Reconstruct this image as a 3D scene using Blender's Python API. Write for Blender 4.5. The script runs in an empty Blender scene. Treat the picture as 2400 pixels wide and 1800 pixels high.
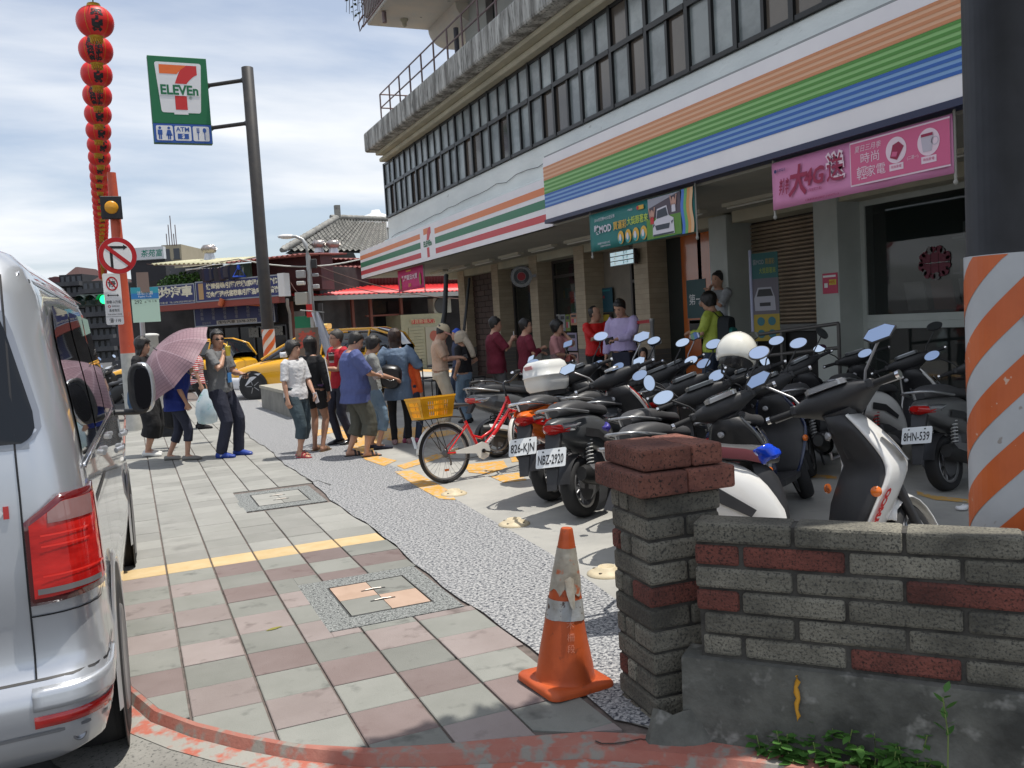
import bpy, math, random
from mathutils import Vector, Matrix, noise
from math import sin, cos, pi, radians as rad, sqrt, atan2, hypot
random.seed(7)
sc = bpy.context.scene
COL = sc.collection
V = Vector

# ---------------------------------------------------------------- camera
FPX = 2075.0
YAW = rad(23.2); ROLL = math.atan(.06)
PITCH = math.atan((900 - 750.6) * cos(ROLL) / FPX)
CP = V((0, 0, 1.6))
F0 = V((sin(YAW), cos(YAW), 0)); R0 = V((cos(YAW), -sin(YAW), 0)); ZU = V((0, 0, 1))
CF = F0 * cos(PITCH) - ZU * sin(PITCH); U0 = ZU * cos(PITCH) + F0 * sin(PITCH)
CR = R0 * cos(ROLL) - U0 * sin(ROLL); CU = U0 * cos(ROLL) + R0 * sin(ROLL)
cam = bpy.data.cameras.new('camera'); camo = bpy.data.objects.new('camera', cam); COL.objects.link(camo)
cam.sensor_width = 36; cam.lens = FPX / 2400 * 36; cam.clip_start = .05; cam.clip_end = 3000
camo.matrix_world = Matrix(((CR.x, CU.x, -CF.x, CP.x), (CR.y, CU.y, -CF.y, CP.y), (CR.z, CU.z, -CF.z, CP.z), (0, 0, 0, 1)))
sc.camera = camo

def ray(px, py): return CF + CR * ((px - 1200) / FPX) + CU * ((900 - py) / FPX)
def gp(px, py, z=0.0):                    # where a line of sight meets a level plane
 d = ray(px, py); return CP + d * ((z - CP.z) / d.z)
def gx(px, py, X):
 d = ray(px, py); return CP + d * (X / d.x)
def at(px, py, dep):
 d = ray(px, py); return CP + d * (dep / d.dot(F0))

# ---------------------------------------------------------------- light
SUN_EL = 75.0; SUN_AZ = -17.0             # azimuth measured from +X towards +Y
sv = V((cos(rad(SUN_EL)) * cos(rad(SUN_AZ)), cos(rad(SUN_EL)) * sin(rad(SUN_AZ)), sin(rad(SUN_EL))))
sl = bpy.data.lights.new('sun', 'SUN'); sl.energy = 5.0; sl.angle = rad(.55); sl.color = (1, .955, .88)
so = bpy.data.objects.new('sun', sl); COL.objects.link(so)
so.rotation_euler = sv.to_track_quat('Z', 'Y').to_euler()
w = bpy.data.worlds.new('World'); sc.world = w; w.use_nodes = True
nt = w.node_tree; nt.nodes.clear()
def nn(t, **k):
 n = nt.nodes.new(t)
 for a, b in k.items(): setattr(n, a, b)
 return n
sky = nn('ShaderNodeTexSky', sky_type='NISHITA', sun_disc=False, sun_elevation=rad(SUN_EL), sun_rotation=rad(90 - SUN_AZ))
sky.air_density = 1.0; sky.dust_density = 1.6; sky.ozone_density = 1.2
tc = nn('ShaderNodeTexCoord'); sep = nn('ShaderNodeSeparateXYZ'); nt.links.new(tc.outputs['Generated'], sep.inputs[0])
add = nn('ShaderNodeMath', operation='ADD'); nt.links.new(sep.outputs['Z'], add.inputs[0]); add.inputs[1].default_value = .22
mx = nn('ShaderNodeMath', operation='MAXIMUM'); nt.links.new(add.outputs[0], mx.inputs[0]); mx.inputs[1].default_value = .05
dv = nn('ShaderNodeVectorMath', operation='DIVIDE'); nt.links.new(tc.outputs['Generated'], dv.inputs[0])
cmb = nn('ShaderNodeCombineXYZ')
for i in (0, 1): nt.links.new(mx.outputs[0], cmb.inputs[i])
cmb.inputs[2].default_value = 1.0
nt.links.new(cmb.outputs[0], dv.inputs[1])
mp = nn('ShaderNodeMapping'); mp.inputs['Rotation'].default_value = (0, 0, rad(30)); mp.inputs['Scale'].default_value = (.75, 1.5, .8); mp.inputs['Location'].default_value = (3.15, 1.2, 0)
nt.links.new(dv.outputs[0], mp.inputs[0])
def wnoise(scale, det, rough, dist=0):
 n = nn('ShaderNodeTexNoise'); n.inputs['Scale'].default_value = scale; n.inputs['Detail'].default_value = det
 n.inputs['Roughness'].default_value = rough; n.inputs['Distortion'].default_value = dist
 nt.links.new(mp.outputs[0], n.inputs['Vector']); return n
n1 = wnoise(1.15, 7, .5, .2); n2 = wnoise(2.6, 6, .55)
r1 = nn('ShaderNodeValToRGB'); r1.color_ramp.elements[0].position = .42; r1.color_ramp.elements[1].position = .62
r1.color_ramp.elements[0].color = (.34, .34, .34, 1)
nt.links.new(n1.outputs[0], r1.inputs[0])
r2 = nn('ShaderNodeValToRGB'); r2.color_ramp.elements[0].position = .3; r2.color_ramp.elements[0].color = (9.6, 10.1, 10.8, 1)
r2.color_ramp.elements[1].position = .68; r2.color_ramp.elements[1].color = (11.2, 11.5, 11.9, 1)
nt.links.new(n2.outputs[0], r2.inputs[0])
mixc = nn('ShaderNodeMixRGB'); nt.links.new(r1.outputs[0], mixc.inputs[0]); skm = nn('ShaderNodeMixRGB', blend_type='MULTIPLY'); skm.inputs[0].default_value = 1; skm.inputs[2].default_value = (1.3, 1.39, 1.5, 1); nt.links.new(sky.outputs[0], skm.inputs[1]); nt.links.new(skm.outputs[0], mixc.inputs[1]); nt.links.new(r2.outputs[0], mixc.inputs[2])
bg = nn('ShaderNodeBackground'); bg.inputs[1].default_value = .1
nt.links.new(mixc.outputs[0], bg.inputs[0])
wo = nn('ShaderNodeOutputWorld'); nt.links.new(bg.outputs[0], wo.inputs[0])
vs = sc.view_settings; vs.view_transform = 'Standard'; vs.look = 'None'; vs.exposure = -.12; vs.gamma = 1; vs.use_curve_mapping = False
sc.cycles.max_bounces = 7; sc.cycles.transparent_max_bounces = 12

# ---------------------------------------------------------------- materials
MATS = {}
ALB = {'grey_tile': .84, 'pink_tile': .86, 'dark_red_tile': .86, 'pale_tile': .86, 'yellow_tile': .84, 'lot_concrete': .90, 'washed_pebble': .92, 'gutter_concrete': .8, 'van_silver': .9}
def mat(name, col=(.5, .5, .5), rough=.6, metal=0., spec=.5, coat=0., col2=None, vs=6., lo=.35, hi=.65, det=5,
  bump=0., bs=60., alpha=None, emit=None, es=1., trans=0., island=0., stretch=None, rnd=0., col3=None, s3=30., lo3=.45, hi3=.6, vor=False, sub=0.):
 if name in MATS: return MATS[name]
 k_ = ALB.get(name)
 if k_: col, col2, col3 = [tuple(q * k_ for q in c) if c else c for c in (col, col2, col3)]
 m = bpy.data.materials.new(name); m.use_nodes = True; MATS[name] = m
 t = m.node_tree; b = t.nodes['Principled BSDF']; L = t.links.new
 b.inputs['Base Color'].default_value = (*col, 1); b.inputs['Roughness'].default_value = rough
 b.inputs['Metallic'].default_value = metal; b.inputs['Specular IOR Level'].default_value = spec
 b.inputs['Coat Weight'].default_value = coat; b.inputs['Coat Roughness'].default_value = .03
 m.diffuse_color = (*col, 1)
 co = None
 def coords():
  nonlocal co
  if co is None:
   tcx = t.nodes.new('ShaderNodeTexCoord'); co = tcx.outputs['Object']
   if rnd:
    oi = t.nodes.new('ShaderNodeObjectInfo'); va = t.nodes.new('ShaderNodeVectorMath'); va.operation = 'ADD'
    ml = t.nodes.new('ShaderNodeMath'); ml.operation = 'MULTIPLY'; ml.inputs[1].default_value = 37
    L(oi.outputs['Random'], ml.inputs[0]); L(co, va.inputs[0]); L(ml.outputs[0], va.inputs[1]); co = va.outputs[0]
   if stretch:
    mpn = t.nodes.new('ShaderNodeMapping'); mpn.inputs['Scale'].default_value = stretch; L(co, mpn.inputs[0]); co = mpn.outputs[0]
  return co
 def nz(scale, d=5):
  if vor and d == 1:
   n = t.nodes.new('ShaderNodeTexVoronoi'); n.inputs['Scale'].default_value = scale; L(coords(), n.inputs['Vector']); return n.outputs['Color']
  n = t.nodes.new('ShaderNodeTexNoise'); n.inputs['Scale'].default_value = scale; n.inputs['Detail'].default_value = d; n.inputs['Roughness'].default_value = .6
  L(coords(), n.inputs['Vector']); return n.outputs[0]
 src = None
 def ramp(inp, a, c):
  r = t.nodes.new('ShaderNodeMapRange'); r.inputs[1].default_value = a; r.inputs[2].default_value = c; L(inp, r.inputs[0]); return r.outputs[0]
 if col2 is not None:
  mxn = t.nodes.new('ShaderNodeMixRGB'); mxn.inputs[1].default_value = (*col, 1); mxn.inputs[2].default_value = (*col2, 1)
  L(ramp(nz(vs, det), lo, hi), mxn.inputs[0]); src = mxn.outputs[0]
 if col3 is not None:
  mxn = t.nodes.new('ShaderNodeMixRGB'); mxn.inputs[1].default_value = (*col, 1); mxn.inputs[2].default_value = (*col3, 1)
  if src is not None: L(src, mxn.inputs[1])
  L(ramp(nz(s3, 1 if vor else 3), lo3, hi3), mxn.inputs[0]); src = mxn.outputs[0]
 if rnd:
  oi = t.nodes.new('ShaderNodeObjectInfo'); hs = t.nodes.new('ShaderNodeHueSaturation')
  mr = t.nodes.new('ShaderNodeMapRange'); mr.inputs[3].default_value = 1 - rnd; mr.inputs[4].default_value = 1 + rnd
  L(oi.outputs['Random'], mr.inputs[0]); L(mr.outputs[0], hs.inputs['Value']); hs.inputs['Color'].default_value = (*col, 1)
  if src is not None: L(src, hs.inputs['Color'])
  src = hs.outputs[0]
 if src is not None: L(src, b.inputs['Base Color'])
 if bump:
  bn = t.nodes.new('ShaderNodeBump'); bn.inputs['Strength'].default_value = 1; bn.inputs['Distance'].default_value = bump
  L(nz(bs, 3), bn.inputs['Height']); L(bn.outputs[0], b.inputs['Normal'])
 if emit: b.inputs['Emission Color'].default_value = (*emit, 1); b.inputs['Emission Strength'].default_value = es
 if trans: b.inputs['Transmission Weight'].default_value = trans; b.inputs['IOR'].default_value = 1.45
 if sub: b.inputs['Subsurface Weight'].default_value = sub; b.inputs['Subsurface Radius'].default_value = (.02, .008, .004)
 if alpha is not None: b.inputs['Alpha'].default_value = alpha
 return m

def glassmat(name, tint=(.02, .025, .025), alpha=.8, rough=.03):
 return mat(name, tint, rough=rough, spec=.6, alpha=alpha)

# ---------------------------------------------------------------- mesh builder
def frame_from(d, up=V((0, 0, 1))):
 d = d.normalized()
 if abs(d.dot(up)) > .98: up = V((0, 1, 0))
 x = up.cross(d).normalized(); y = d.cross(x).normalized()
 return x, y
class MB:
 def __init__(s): s.v = []; s.f = []; s.m = []; s.M = None; s.sm = []
 def add(s, vs_, fs, mi=0, sm=False):
  o = len(s.v)
  if s.M is not None: s.v += [s.M @ V(p) for p in vs_]
  else: s.v += [V(p) for p in vs_]
  s.f += [tuple(o + i for i in f) for f in fs]; s.m += [mi] * len(fs); s.sm += [sm] * len(fs); return s
 def bx(s, x0, x1, y0, y1, z0, z1, mi=0):
  p = [(x, y, z) for z in (z0, z1) for y in (y0, y1) for x in (x0, x1)]
  return s.add(p, [(0, 2, 3, 1), (4, 5, 7, 6), (0, 1, 5, 4), (2, 6, 7, 3), (0, 4, 6, 2), (1, 3, 7, 5)], mi)
 def box(s, c, d, mi=0, rot=None):
  h = [k / 2 for k in d]
  p = [V((x, y, z)) for z in (-h[2], h[2]) for y in (-h[1], h[1]) for x in (-h[0], h[0])]
  if rot is not None: p = [rot @ q for q in p]
  return s.add([q + V(c) for q in p], [(0, 2, 3, 1), (4, 5, 7, 6), (0, 1, 5, 4), (2, 6, 7, 3), (0, 4, 6, 2), (1, 3, 7, 5)], mi)
 def quad(s, a, b, c, d, mi=0): return s.add([a, b, c, d], [(0, 1, 2, 3)], mi)
 def poly(s, pts, mi=0): return s.add(pts, [tuple(range(len(pts)))], mi)
 def loft(s, rings, mi=0, cap=True, sm=True, closed=True):
  n = len(rings[0]); vs_ = [p for r in rings for p in r]; fs = []
  for i in range(len(rings) - 1):
   for j in range(n if closed else n - 1):
    k = (j + 1) % n
    fs.append((i * n + j, i * n + k, (i + 1) * n + k, (i + 1) * n + j))
  s.add(vs_, fs, mi, sm)
  if cap:
   s.add(rings[0], [tuple(reversed(range(n)))], mi); s.add(rings[-1], [tuple(range(n))], mi)
  return s
 def tube(s, path, r, n=8, mi=0, cap=True, flat=1.0, up=V((0, 0, 1)), loop=False):
  P = [V(p) for p in path]; rings = []; N = len(P)
  for i, p in enumerate(P):
   if loop: d = P[(i + 1) % N] - P[i - 1]
   elif i == 0: d = P[1] - P[0]
   elif i == N - 1: d = P[-1] - P[-2]
   else: d = (P[i + 1] - P[i]).normalized() + (P[i] - P[i - 1]).normalized()
   x, y = frame_from(d, up); rr = r[i] if isinstance(r, (list, tuple)) else r
   rings.append([p + x * (rr * cos(a)) + y * (rr * flat * sin(a)) for a in [2 * pi * k / n for k in range(n)]])
  if loop: rings.append(rings[0])
  return s.loft(rings, mi, cap and not loop)
 def cyl(s, a, b, r, n=16, mi=0): return s.tube([a, b], r, n, mi)
 def lathe(s, prof, n=24, mi=0, c=(0, 0, 0), ax=(0, 0, 1), cap=True):
  ax = V(ax).normalized(); x, y = frame_from(ax); c = V(c)
  rings = [[c + ax * z + x * (r * cos(2 * pi * k / n)) + y * (r * sin(2 * pi * k / n)) for k in range(n)] for r, z in prof]
  return s.loft(rings, mi, cap)
 def ell(s, c, r, n=16, m=10, mi=0, rot=None):
  rings = []
  for i in range(m + 1):
   t = pi * i / m; q = []
   for k in range(n):
    a = 2 * pi * k / n; p = V((r[0] * max(sin(t), .001) * cos(a), r[1] * max(sin(t), .001) * sin(a), -r[2] * cos(t)))
    if rot is not None: p = rot @ p
    q.append(p + V(c))
   rings.append(q)
  return s.loft(rings, mi, False)
 def prism(s, pts, z0, z1, mi=0, sm=False):
  a = [(p[0], p[1], z0) for p in pts]; b = [(p[0], p[1], z1) for p in pts]
  return s.loft([a, b], mi, True, sm)
 def build(s, name, ms, parent=None, bevel=0, sub=0, label=None, cat=None, group=None, kind=None, smooth=None, bseg=1, mods=None, noclean=False):
  me = bpy.data.meshes.new(name); me.from_pydata([tuple(p) for p in s.v], [], s.f)
  if not isinstance(ms, (list, tuple)): ms = [ms]
  for m in ms: me.materials.append(m)
  me.polygons.foreach_set('material_index', s.m); me.polygons.foreach_set('use_smooth', s.sm if smooth is None else [smooth] * len(s.f))
  me.update()
  o = bpy.data.objects.new(name, me); COL.objects.link(o)
  if parent is not None: o.parent = parent
  if bevel:
   b = o.modifiers.new('bevel', 'BEVEL'); b.width = bevel; b.segments = bseg; b.limit_method = 'ANGLE'; b.angle_limit = rad(35)
  if sub:
   b = o.modifiers.new('sub', 'SUBSURF'); b.levels = sub; b.render_levels = sub
  tag(o, label, cat, group, kind); return o
def tag(o, label=None, cat=None, group=None, kind=None):
 if label: o['label'] = label
 if cat: o['category'] = cat
 if group: o['group'] = group
 if kind: o['kind'] = kind
 return o
def thing(name, loc, label, cat, rz=0, group=None, sc_=1):
 o = bpy.data.objects.new(name, None); COL.objects.link(o); o.location = loc; o.rotation_euler = (0, 0, rz); o.scale = (sc_,) * 3
 o.empty_display_size = .2
 return tag(o, label, cat, group)
def dup(o, parent=None, first=True):
 c = o.copy(); COL.objects.link(c); c.parent = parent
 for ch in list(o.children): dup(ch, c)
 return c
def basis(o, xd, up):
 x = V(xd).normalized(); n = x.cross(V(up)).normalized(); u = n.cross(x).normalized()
 return Matrix(((x.x, u.x, n.x, o[0]), (x.y, u.y, n.y, o[1]), (x.z, u.z, n.z, o[2]), (0, 0, 0, 1)))
_tm = {}
def tmesh(s, size, wide=None, bold=0.0, align='CENTER'):
 cu = bpy.data.curves.new('t', 'FONT'); cu.body = s; cu.size = size; cu.align_x = align; cu.align_y = 'CENTER'
 cu.extrude = 0; cu.offset = bold; cu.resolution_u = 2
 o = bpy.data.objects.new('t', cu); COL.objects.link(o)
 dg = bpy.context.evaluated_depsgraph_get(); me = bpy.data.meshes.new_from_object(o.evaluated_get(dg))
 vs_ = [tuple(v.co) for v in me.vertices]; fs = [tuple(p.vertices) for p in me.polygons]
 bpy.data.objects.remove(o); bpy.data.curves.remove(cu); bpy.data.meshes.remove(me)
 if wide and vs_:
  x0 = min(p[0] for p in vs_); x1 = max(p[0] for p in vs_); k = wide / max(1e-6, x1 - x0); c = (x0 + x1) / 2 if align == 'CENTER' else x0
  d = 0 if align == 'CENTER' else x0
  vs_ = [((p[0] - c) * k + d, p[1], p[2]) for p in vs_]
 return vs_, fs
class Panel:
 """flat printing on a surface: local x right, y up, n towards the viewer"""
 def __init__(s, M, mats): s.M = M; s.mb = MB(); s.mats = mats; s.mb.M = M
 def rect(s, x0, x1, y0, y1, mi, lv=1): s.mb.quad((x0, y0, lv * .0025), (x1, y0, lv * .0025), (x1, y1, lv * .0025), (x0, y1, lv * .0025), mi); return s
 def poly(s, pts, mi, lv=1): s.mb.poly([(p[0], p[1], lv * .0025) for p in pts], mi); return s
 def disc(s, cx, cy, r, mi, lv=1, ry=None, n=32):
  ry = ry or r; return s.poly([(cx + r * cos(2 * pi * k / n), cy + ry * sin(2 * pi * k / n)) for k in range(n)], mi, lv)
 def ring(s, cx, cy, r0, r1, mi, lv=1, n=40, ky=1):
  for k in range(n):
   a, b = 2 * pi * k / n, 2 * pi * (k + 1) / n
   s.poly([(cx + r0 * cos(a), cy + ky * r0 * sin(a)), (cx + r1 * cos(a), cy + ky * r1 * sin(a)), (cx + r1 * cos(b), cy + ky * r1 * sin(b)), (cx + r0 * cos(b), cy + ky * r0 * sin(b))], mi, lv)
  return s
 def text(s, t, x, y, size, mi, lv=2, wide=None, bold=0.0, align='CENTER', rot=0, shear=0):
  vs_, fs = tmesh(t, size, wide, bold * size, align); c, k = cos(rot), sin(rot)
  s.mb.add([(x + (p[0] + shear * p[1]) * c - p[1] * k, y + (p[0] + shear * p[1]) * k + p[1] * c, lv * .0025) for p in vs_], fs, mi); return s
 def build(s, name, parent=None, **k): return s.mb.build(name, s.mats, parent, **k)
def rrect(x0, x1, y0, y1, r, n=5):
 P = []
 for cx, cy, a0 in ((x1 - r, y1 - r, 0), (x0 + r, y1 - r, pi / 2), (x0 + r, y0 + r, pi), (x1 - r, y0 + r, 3 * pi / 2)):
  for k in range(n + 1): a = a0 + pi / 2 * k / n; P.append((cx + r * cos(a), cy + r * sin(a)))
 return P
def flat(name, c=(.5, .5, .5), r=.55, **k): return mat(name, c, rough=r, **k)
WHITE = flat('white_print', (.8, .8, .8)); BLACK = flat('black_print', (.012, .012, .014)); RED = flat('red_print', (.55, .02, .02)); BLUE = flat('blue_print', (.02, .07, .36))
GREEN = flat('green_print', (.01, .16, .06)); ORANGE = flat('orange_print', (.75, .17, .03)); YELLOW = flat('yellow_print', (.8, .5, .05)); NAVY = flat('navy_print', (.015, .02, .12))
# ================================================================ GROUND
asph = mat('road_asphalt', (.06, .06, .062), .9, col2=(.1, .1, .1), vs=3, bump=.004, bs=180)
conc = mat('gutter_concrete', (.34, .33, .30), .9, col2=(.22, .21, .19), vs=3, col3=(.12, .12, .11), s3=70, lo3=.56, hi3=.66, bump=.003, bs=90)
lotm = mat('lot_concrete', (.42, .41, .375), .85, col2=(.30, .295, .275), vs=1.1, lo=.4, hi=.7, col3=(.28, .28, .27), s3=9, lo3=.58, hi3=.8, bump=.002, bs=60)
aggr = mat('washed_pebble', (.21, .215, .225), .8, col2=(.46, .46, .455), vs=62, lo=.47, hi=.55, det=3, col3=(.04, .045, .06), s3=50, lo3=.53, hi3=.60, bump=.003, bs=150)
aggd = mat('washed_pebble_dark', (.15, .16, .155), .85, col2=(.36, .37, .36), vs=130, lo=.5, hi=.58, det=2, col3=(.04, .045, .045), s3=60, lo3=.52, hi3=.62, bump=.003, bs=130)
mortar = mat('mortar_joint', (.17, .135, .12), .95, col2=(.10, .085, .075), vs=14)
tkw = dict(rough=.85, vs=2.2, bump=.0022, bs=170, rnd=.12)
tG = mat('grey_tile', (.235, .24, .215), col2=(.285, .288, .262), col3=(.10, .105, .095), s3=6, lo3=.585, hi3=.80, **tkw)
tP = mat('pink_tile', (.282, .235, .220), col2=(.335, .285, .27), col3=(.15, .12, .11), s3=7, lo3=.585, hi3=.80, **tkw)
tR = mat('dark_red_tile', (.195, .148, .138), col2=(.24, .19, .18), col3=(.14, .09, .085), s3=6.5, lo3=.60, hi3=.78, **tkw)
tF = mat('pale_tile', (.29, .29, .265), col2=(.345, .34, .315), col3=(.19, .19, .175), s3=2.5, lo3=.60, hi3=.80, **tkw)
tY = mat('yellow_tile', (.60, .43, .21), rough=.8, col2=(.66, .50, .28), vs=8, bump=.002, bs=60, rnd=.06)
tO = mat('orange_tile', (.36, .25, .185), rough=.85, col2=(.42, .30, .23), vs=6, rnd=.1)
redp = mat('kerb_red_paint', (.34, .115, .085), .8, col2=(.38, .17, .13), vs=4, col3=(.26, .24, .21), s3=10, lo3=.50, hi3=.62, bump=.002, bs=60)
redworn = mat('worn_red_paint', (.40, .12, .08), .8, col3=(.30, .29, .26), s3=9, lo3=.44, hi3=.54, bump=.002, bs=70)
yelp = mat('lot_yellow_paint', (.62, .30, .035), .7, col2=(.60, .36, .10), vs=2, col3=(.42, .39, .33), s3=14, lo3=.50, hi3=.62)

g = MB(); g.quad((-400, -60, -.075), (400, -60, -.075), (400, 900, -.075), (-400, 900, -.075)); g.build('road', asph, kind='structure')
arc = [(-.205, 30), (-.205, 7), (-.20, 5.6), (-.185, 4.95), (-.14, 4.45), (-.03, 4.1), (.12, 3.85), (.28, 3.64), (.47, 3.43), (.69, 3.24), (.92, 3.11), (1.17, 3.0), (1.45, 2.87), (1.70, 2.66), (1.95, 2.42), (2.25, 2.08), (2.6, 1.65), (3.2, .9)]
def offset(path, d):
 P = []
 for i, p in enumerate(path):
  a = V((*path[max(0, i - 1)], 0)); b = V((*path[min(len(path) - 1, i + 1)], 0)); t = (b - a).normalized()
  P.append((p[0] + t.y * d, p[1] - t.x * d))
 return P
inner = [offset(arc, -(.018 if k < 8 else .018 + .022 * (k - 8)))[k] for k in range(len(arc))]; outer = offset(arc, .42)
# kerb stones: painted top and drop, one piece every few decimetres
kb = thing('kerb', (0, 0, 0), 'curved kerb painted flaking red round the tiled corner', 'kerb'); kb['kind'] = 'structure'; del kb['category']; del kb['label']
def band(name, A, B, z0, z1, m, parent=None, kind=None):
 b = MB()
 for i in range(len(A) - 1):
  b.quad((*A[i], z0), (*B[i], z1), (*B[i + 1], z1), (*A[i + 1], z0))
 return b.build(name, m, parent, kind=kind)
band('kerb_top', inner, arc, 0.001, -.004, redp, kb); band('kerb_face', arc, offset(arc, .02), -.004, -.045, redp, kb)
band('gutter', offset(arc, .02), outer, -.045, -.068, conc, kind='structure')
band('painted_line', offset(arc[4:14], .025), offset(arc[4:14], .125), -.042, -.048, redworn, kb)
# sidewalk bed
sw = MB(); P = [(p[0], p[1], -.012) for p in inner[:15]] + [(2.05, 2.5, -.012), (2.05, 3.2, -.012), (1.70, 3.9, -.012), (1.66, 6, -.012), (1.68, 12, -.012), (1.72, 16, -.012), (1.9, 30, -.012)]
sw.poly(P); side = sw.build('sidewalk', mortar, kind='structure')
def wob(y): return 1.665 + .02 * sin(y * 2.1) + .012 * sin(y * 7.3)
def clip(poly, a, b):                    # keep the part left of a->b reversed (inside of the kerb line)
 out = []; n = len(poly)
 def sd(p): return (b[0] - a[0]) * (p[1] - a[1]) - (b[1] - a[1]) * (p[0] - a[0])
 for i in range(n):
  p, q = poly[i], poly[(i + 1) % n]; s1, s2 = sd(p), sd(q)
  if s1 >= 0: out.append(p)
  if (s1 >= 0) != (s2 >= 0):
   t = s1 / (s1 - s2); out.append((p[0] + (q[0] - p[0]) * t, p[1] + (q[1] - p[1]) * t))
 return out
hole = [(.86, 1.66, 4.66, 5.66), (.86, 1.64, 8.36, 9.40)]
tile_count = 0; far = MB(); rr = random.Random(4)
def tile(pts, m, nparts=[0]):
 for i in range(len(inner) - 1): 
  a, b = inner[i], inner[i + 1]
  if min(p[1] for p in pts) > 6.2: break
  if min(p[0] for p in pts) > b[0] + .05 and i < 9 or min(p[0] for p in pts) > b[0] + .02: continue
  if max(p[0] for p in pts) < a[0] - .02: continue
  pts = clip(pts, a, b)
  if len(pts) < 3: return
 if len(pts) < 3: return
 ar = abs(sum(pts[i][0] * pts[(i + 1) % len(pts)][1] - pts[(i + 1) % len(pts)][0] * pts[i][1] for i in range(len(pts)))) / 2
 if ar < .003: return
 dz = rr.uniform(-.0022, .0012)
 tgt = MB() if nparts[0] < 296 else far
 c = (sum(p[0] for p in pts) / len(pts), sum(p[1] for p in pts) / len(pts))
 k = .006
 top = [(p[0] + (k if p[0] < c[0] else -k) * .7, p[1] + (k if p[1] < c[1] else -k) * .7, dz) for p in pts]; bot = [(p[0], p[1], -.012) for p in pts]
 top2 = [(p[0], p[1], dz - .003) for p in pts]
 tgt.loft([bot, top2, top], 0 if tgt is not far else 0, True, False)
 if tgt is not far:
  o = tgt.build('tile', m, side); nparts[0] += 1
CX = [-.185, .112, .414, .716, 1.018, 1.32]
def col_edges(i):
 return CX[i] + .006, (CX[i + 1] - .006 if i < 5 else None)
rows = []; y = 6.49
while y > 2.5: rows.append((y - .313, y)); y -= .319
order = []
for r, (y0, y1) in enumerate(rows):
 for i in range(6):
  x0, x1 = col_edges(i); x1b = x1
  if x1 is None: x1 = wob(y0) - .01; x1b = wob(y1) - .01
  if i == 5 and y0 < 3.9: x1 = x1b = 1.625
  ch = (r + i) % 2 == 0
  m = (tR if (r in (0, 1, 2) and i >= 2) or (r >= 6 and (i * 7 + r * 3) % 3 == 0) or rr.random() < .1 else tP) if ch else tG
  pts = [(x0, y0), (x1, y0), (x1b, y1), (x0, y1)]
  cut = False
  for (hx0, hx1, hy0, hy1) in hole:
   if x1 > hx0 and x0 < hx1 and y1 > hy0 and y0 < hy1:
    cut = True
    for seg in ([(x0, y0), (min(x1, hx0), y0), (min(x1, hx0), y1), (x0, y1)] if x0 < hx0 - .02 else None,
       [(max(x0, hx0), y0), (x1, y0), (x1, hy0), (max(x0, hx0), hy0)] if y0 < hy0 - .02 else None,
       [(max(x0, hx0), hy1), (x1, hy1), (x1b, y1), (max(x0, hx0), y1)] if y1 > hy1 + .02 else None):
     if seg: tile(seg, m)
  if not cut: tile(pts, m)
for i in range(6):
 x0, x1 = col_edges(i); x1 = x1 or wob(6.6) - .01
 tile([(x0, 6.497), (x1, 6.497), (x1, 6.765), (x0, 6.765)], tY)
y = 6.772
while y < 24:
 for i in range(6):
  x0, x1 = col_edges(i); x1b = x1
  if x1 is None: x1 = wob(y) - .01; x1b = wob(y + .3) - .01
  y1 = y + .297; cut = False
  hx0, hx1, hy0, hy1 = hole[1]
  if x1 > hx0 and y1 > hy0 and y < hy1:
   if x0 < hx0 - .02: tile([(x0, y), (hx0, y), (hx0, y1), (x0, y1)], tF)
   continue
  tile([(x0, y), (x1, y), (x1b, y1), (x0, y1)], tF)
 y += .302
o = far.build('far_tile', tF, side); o['kind'] = 'stuff'
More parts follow.
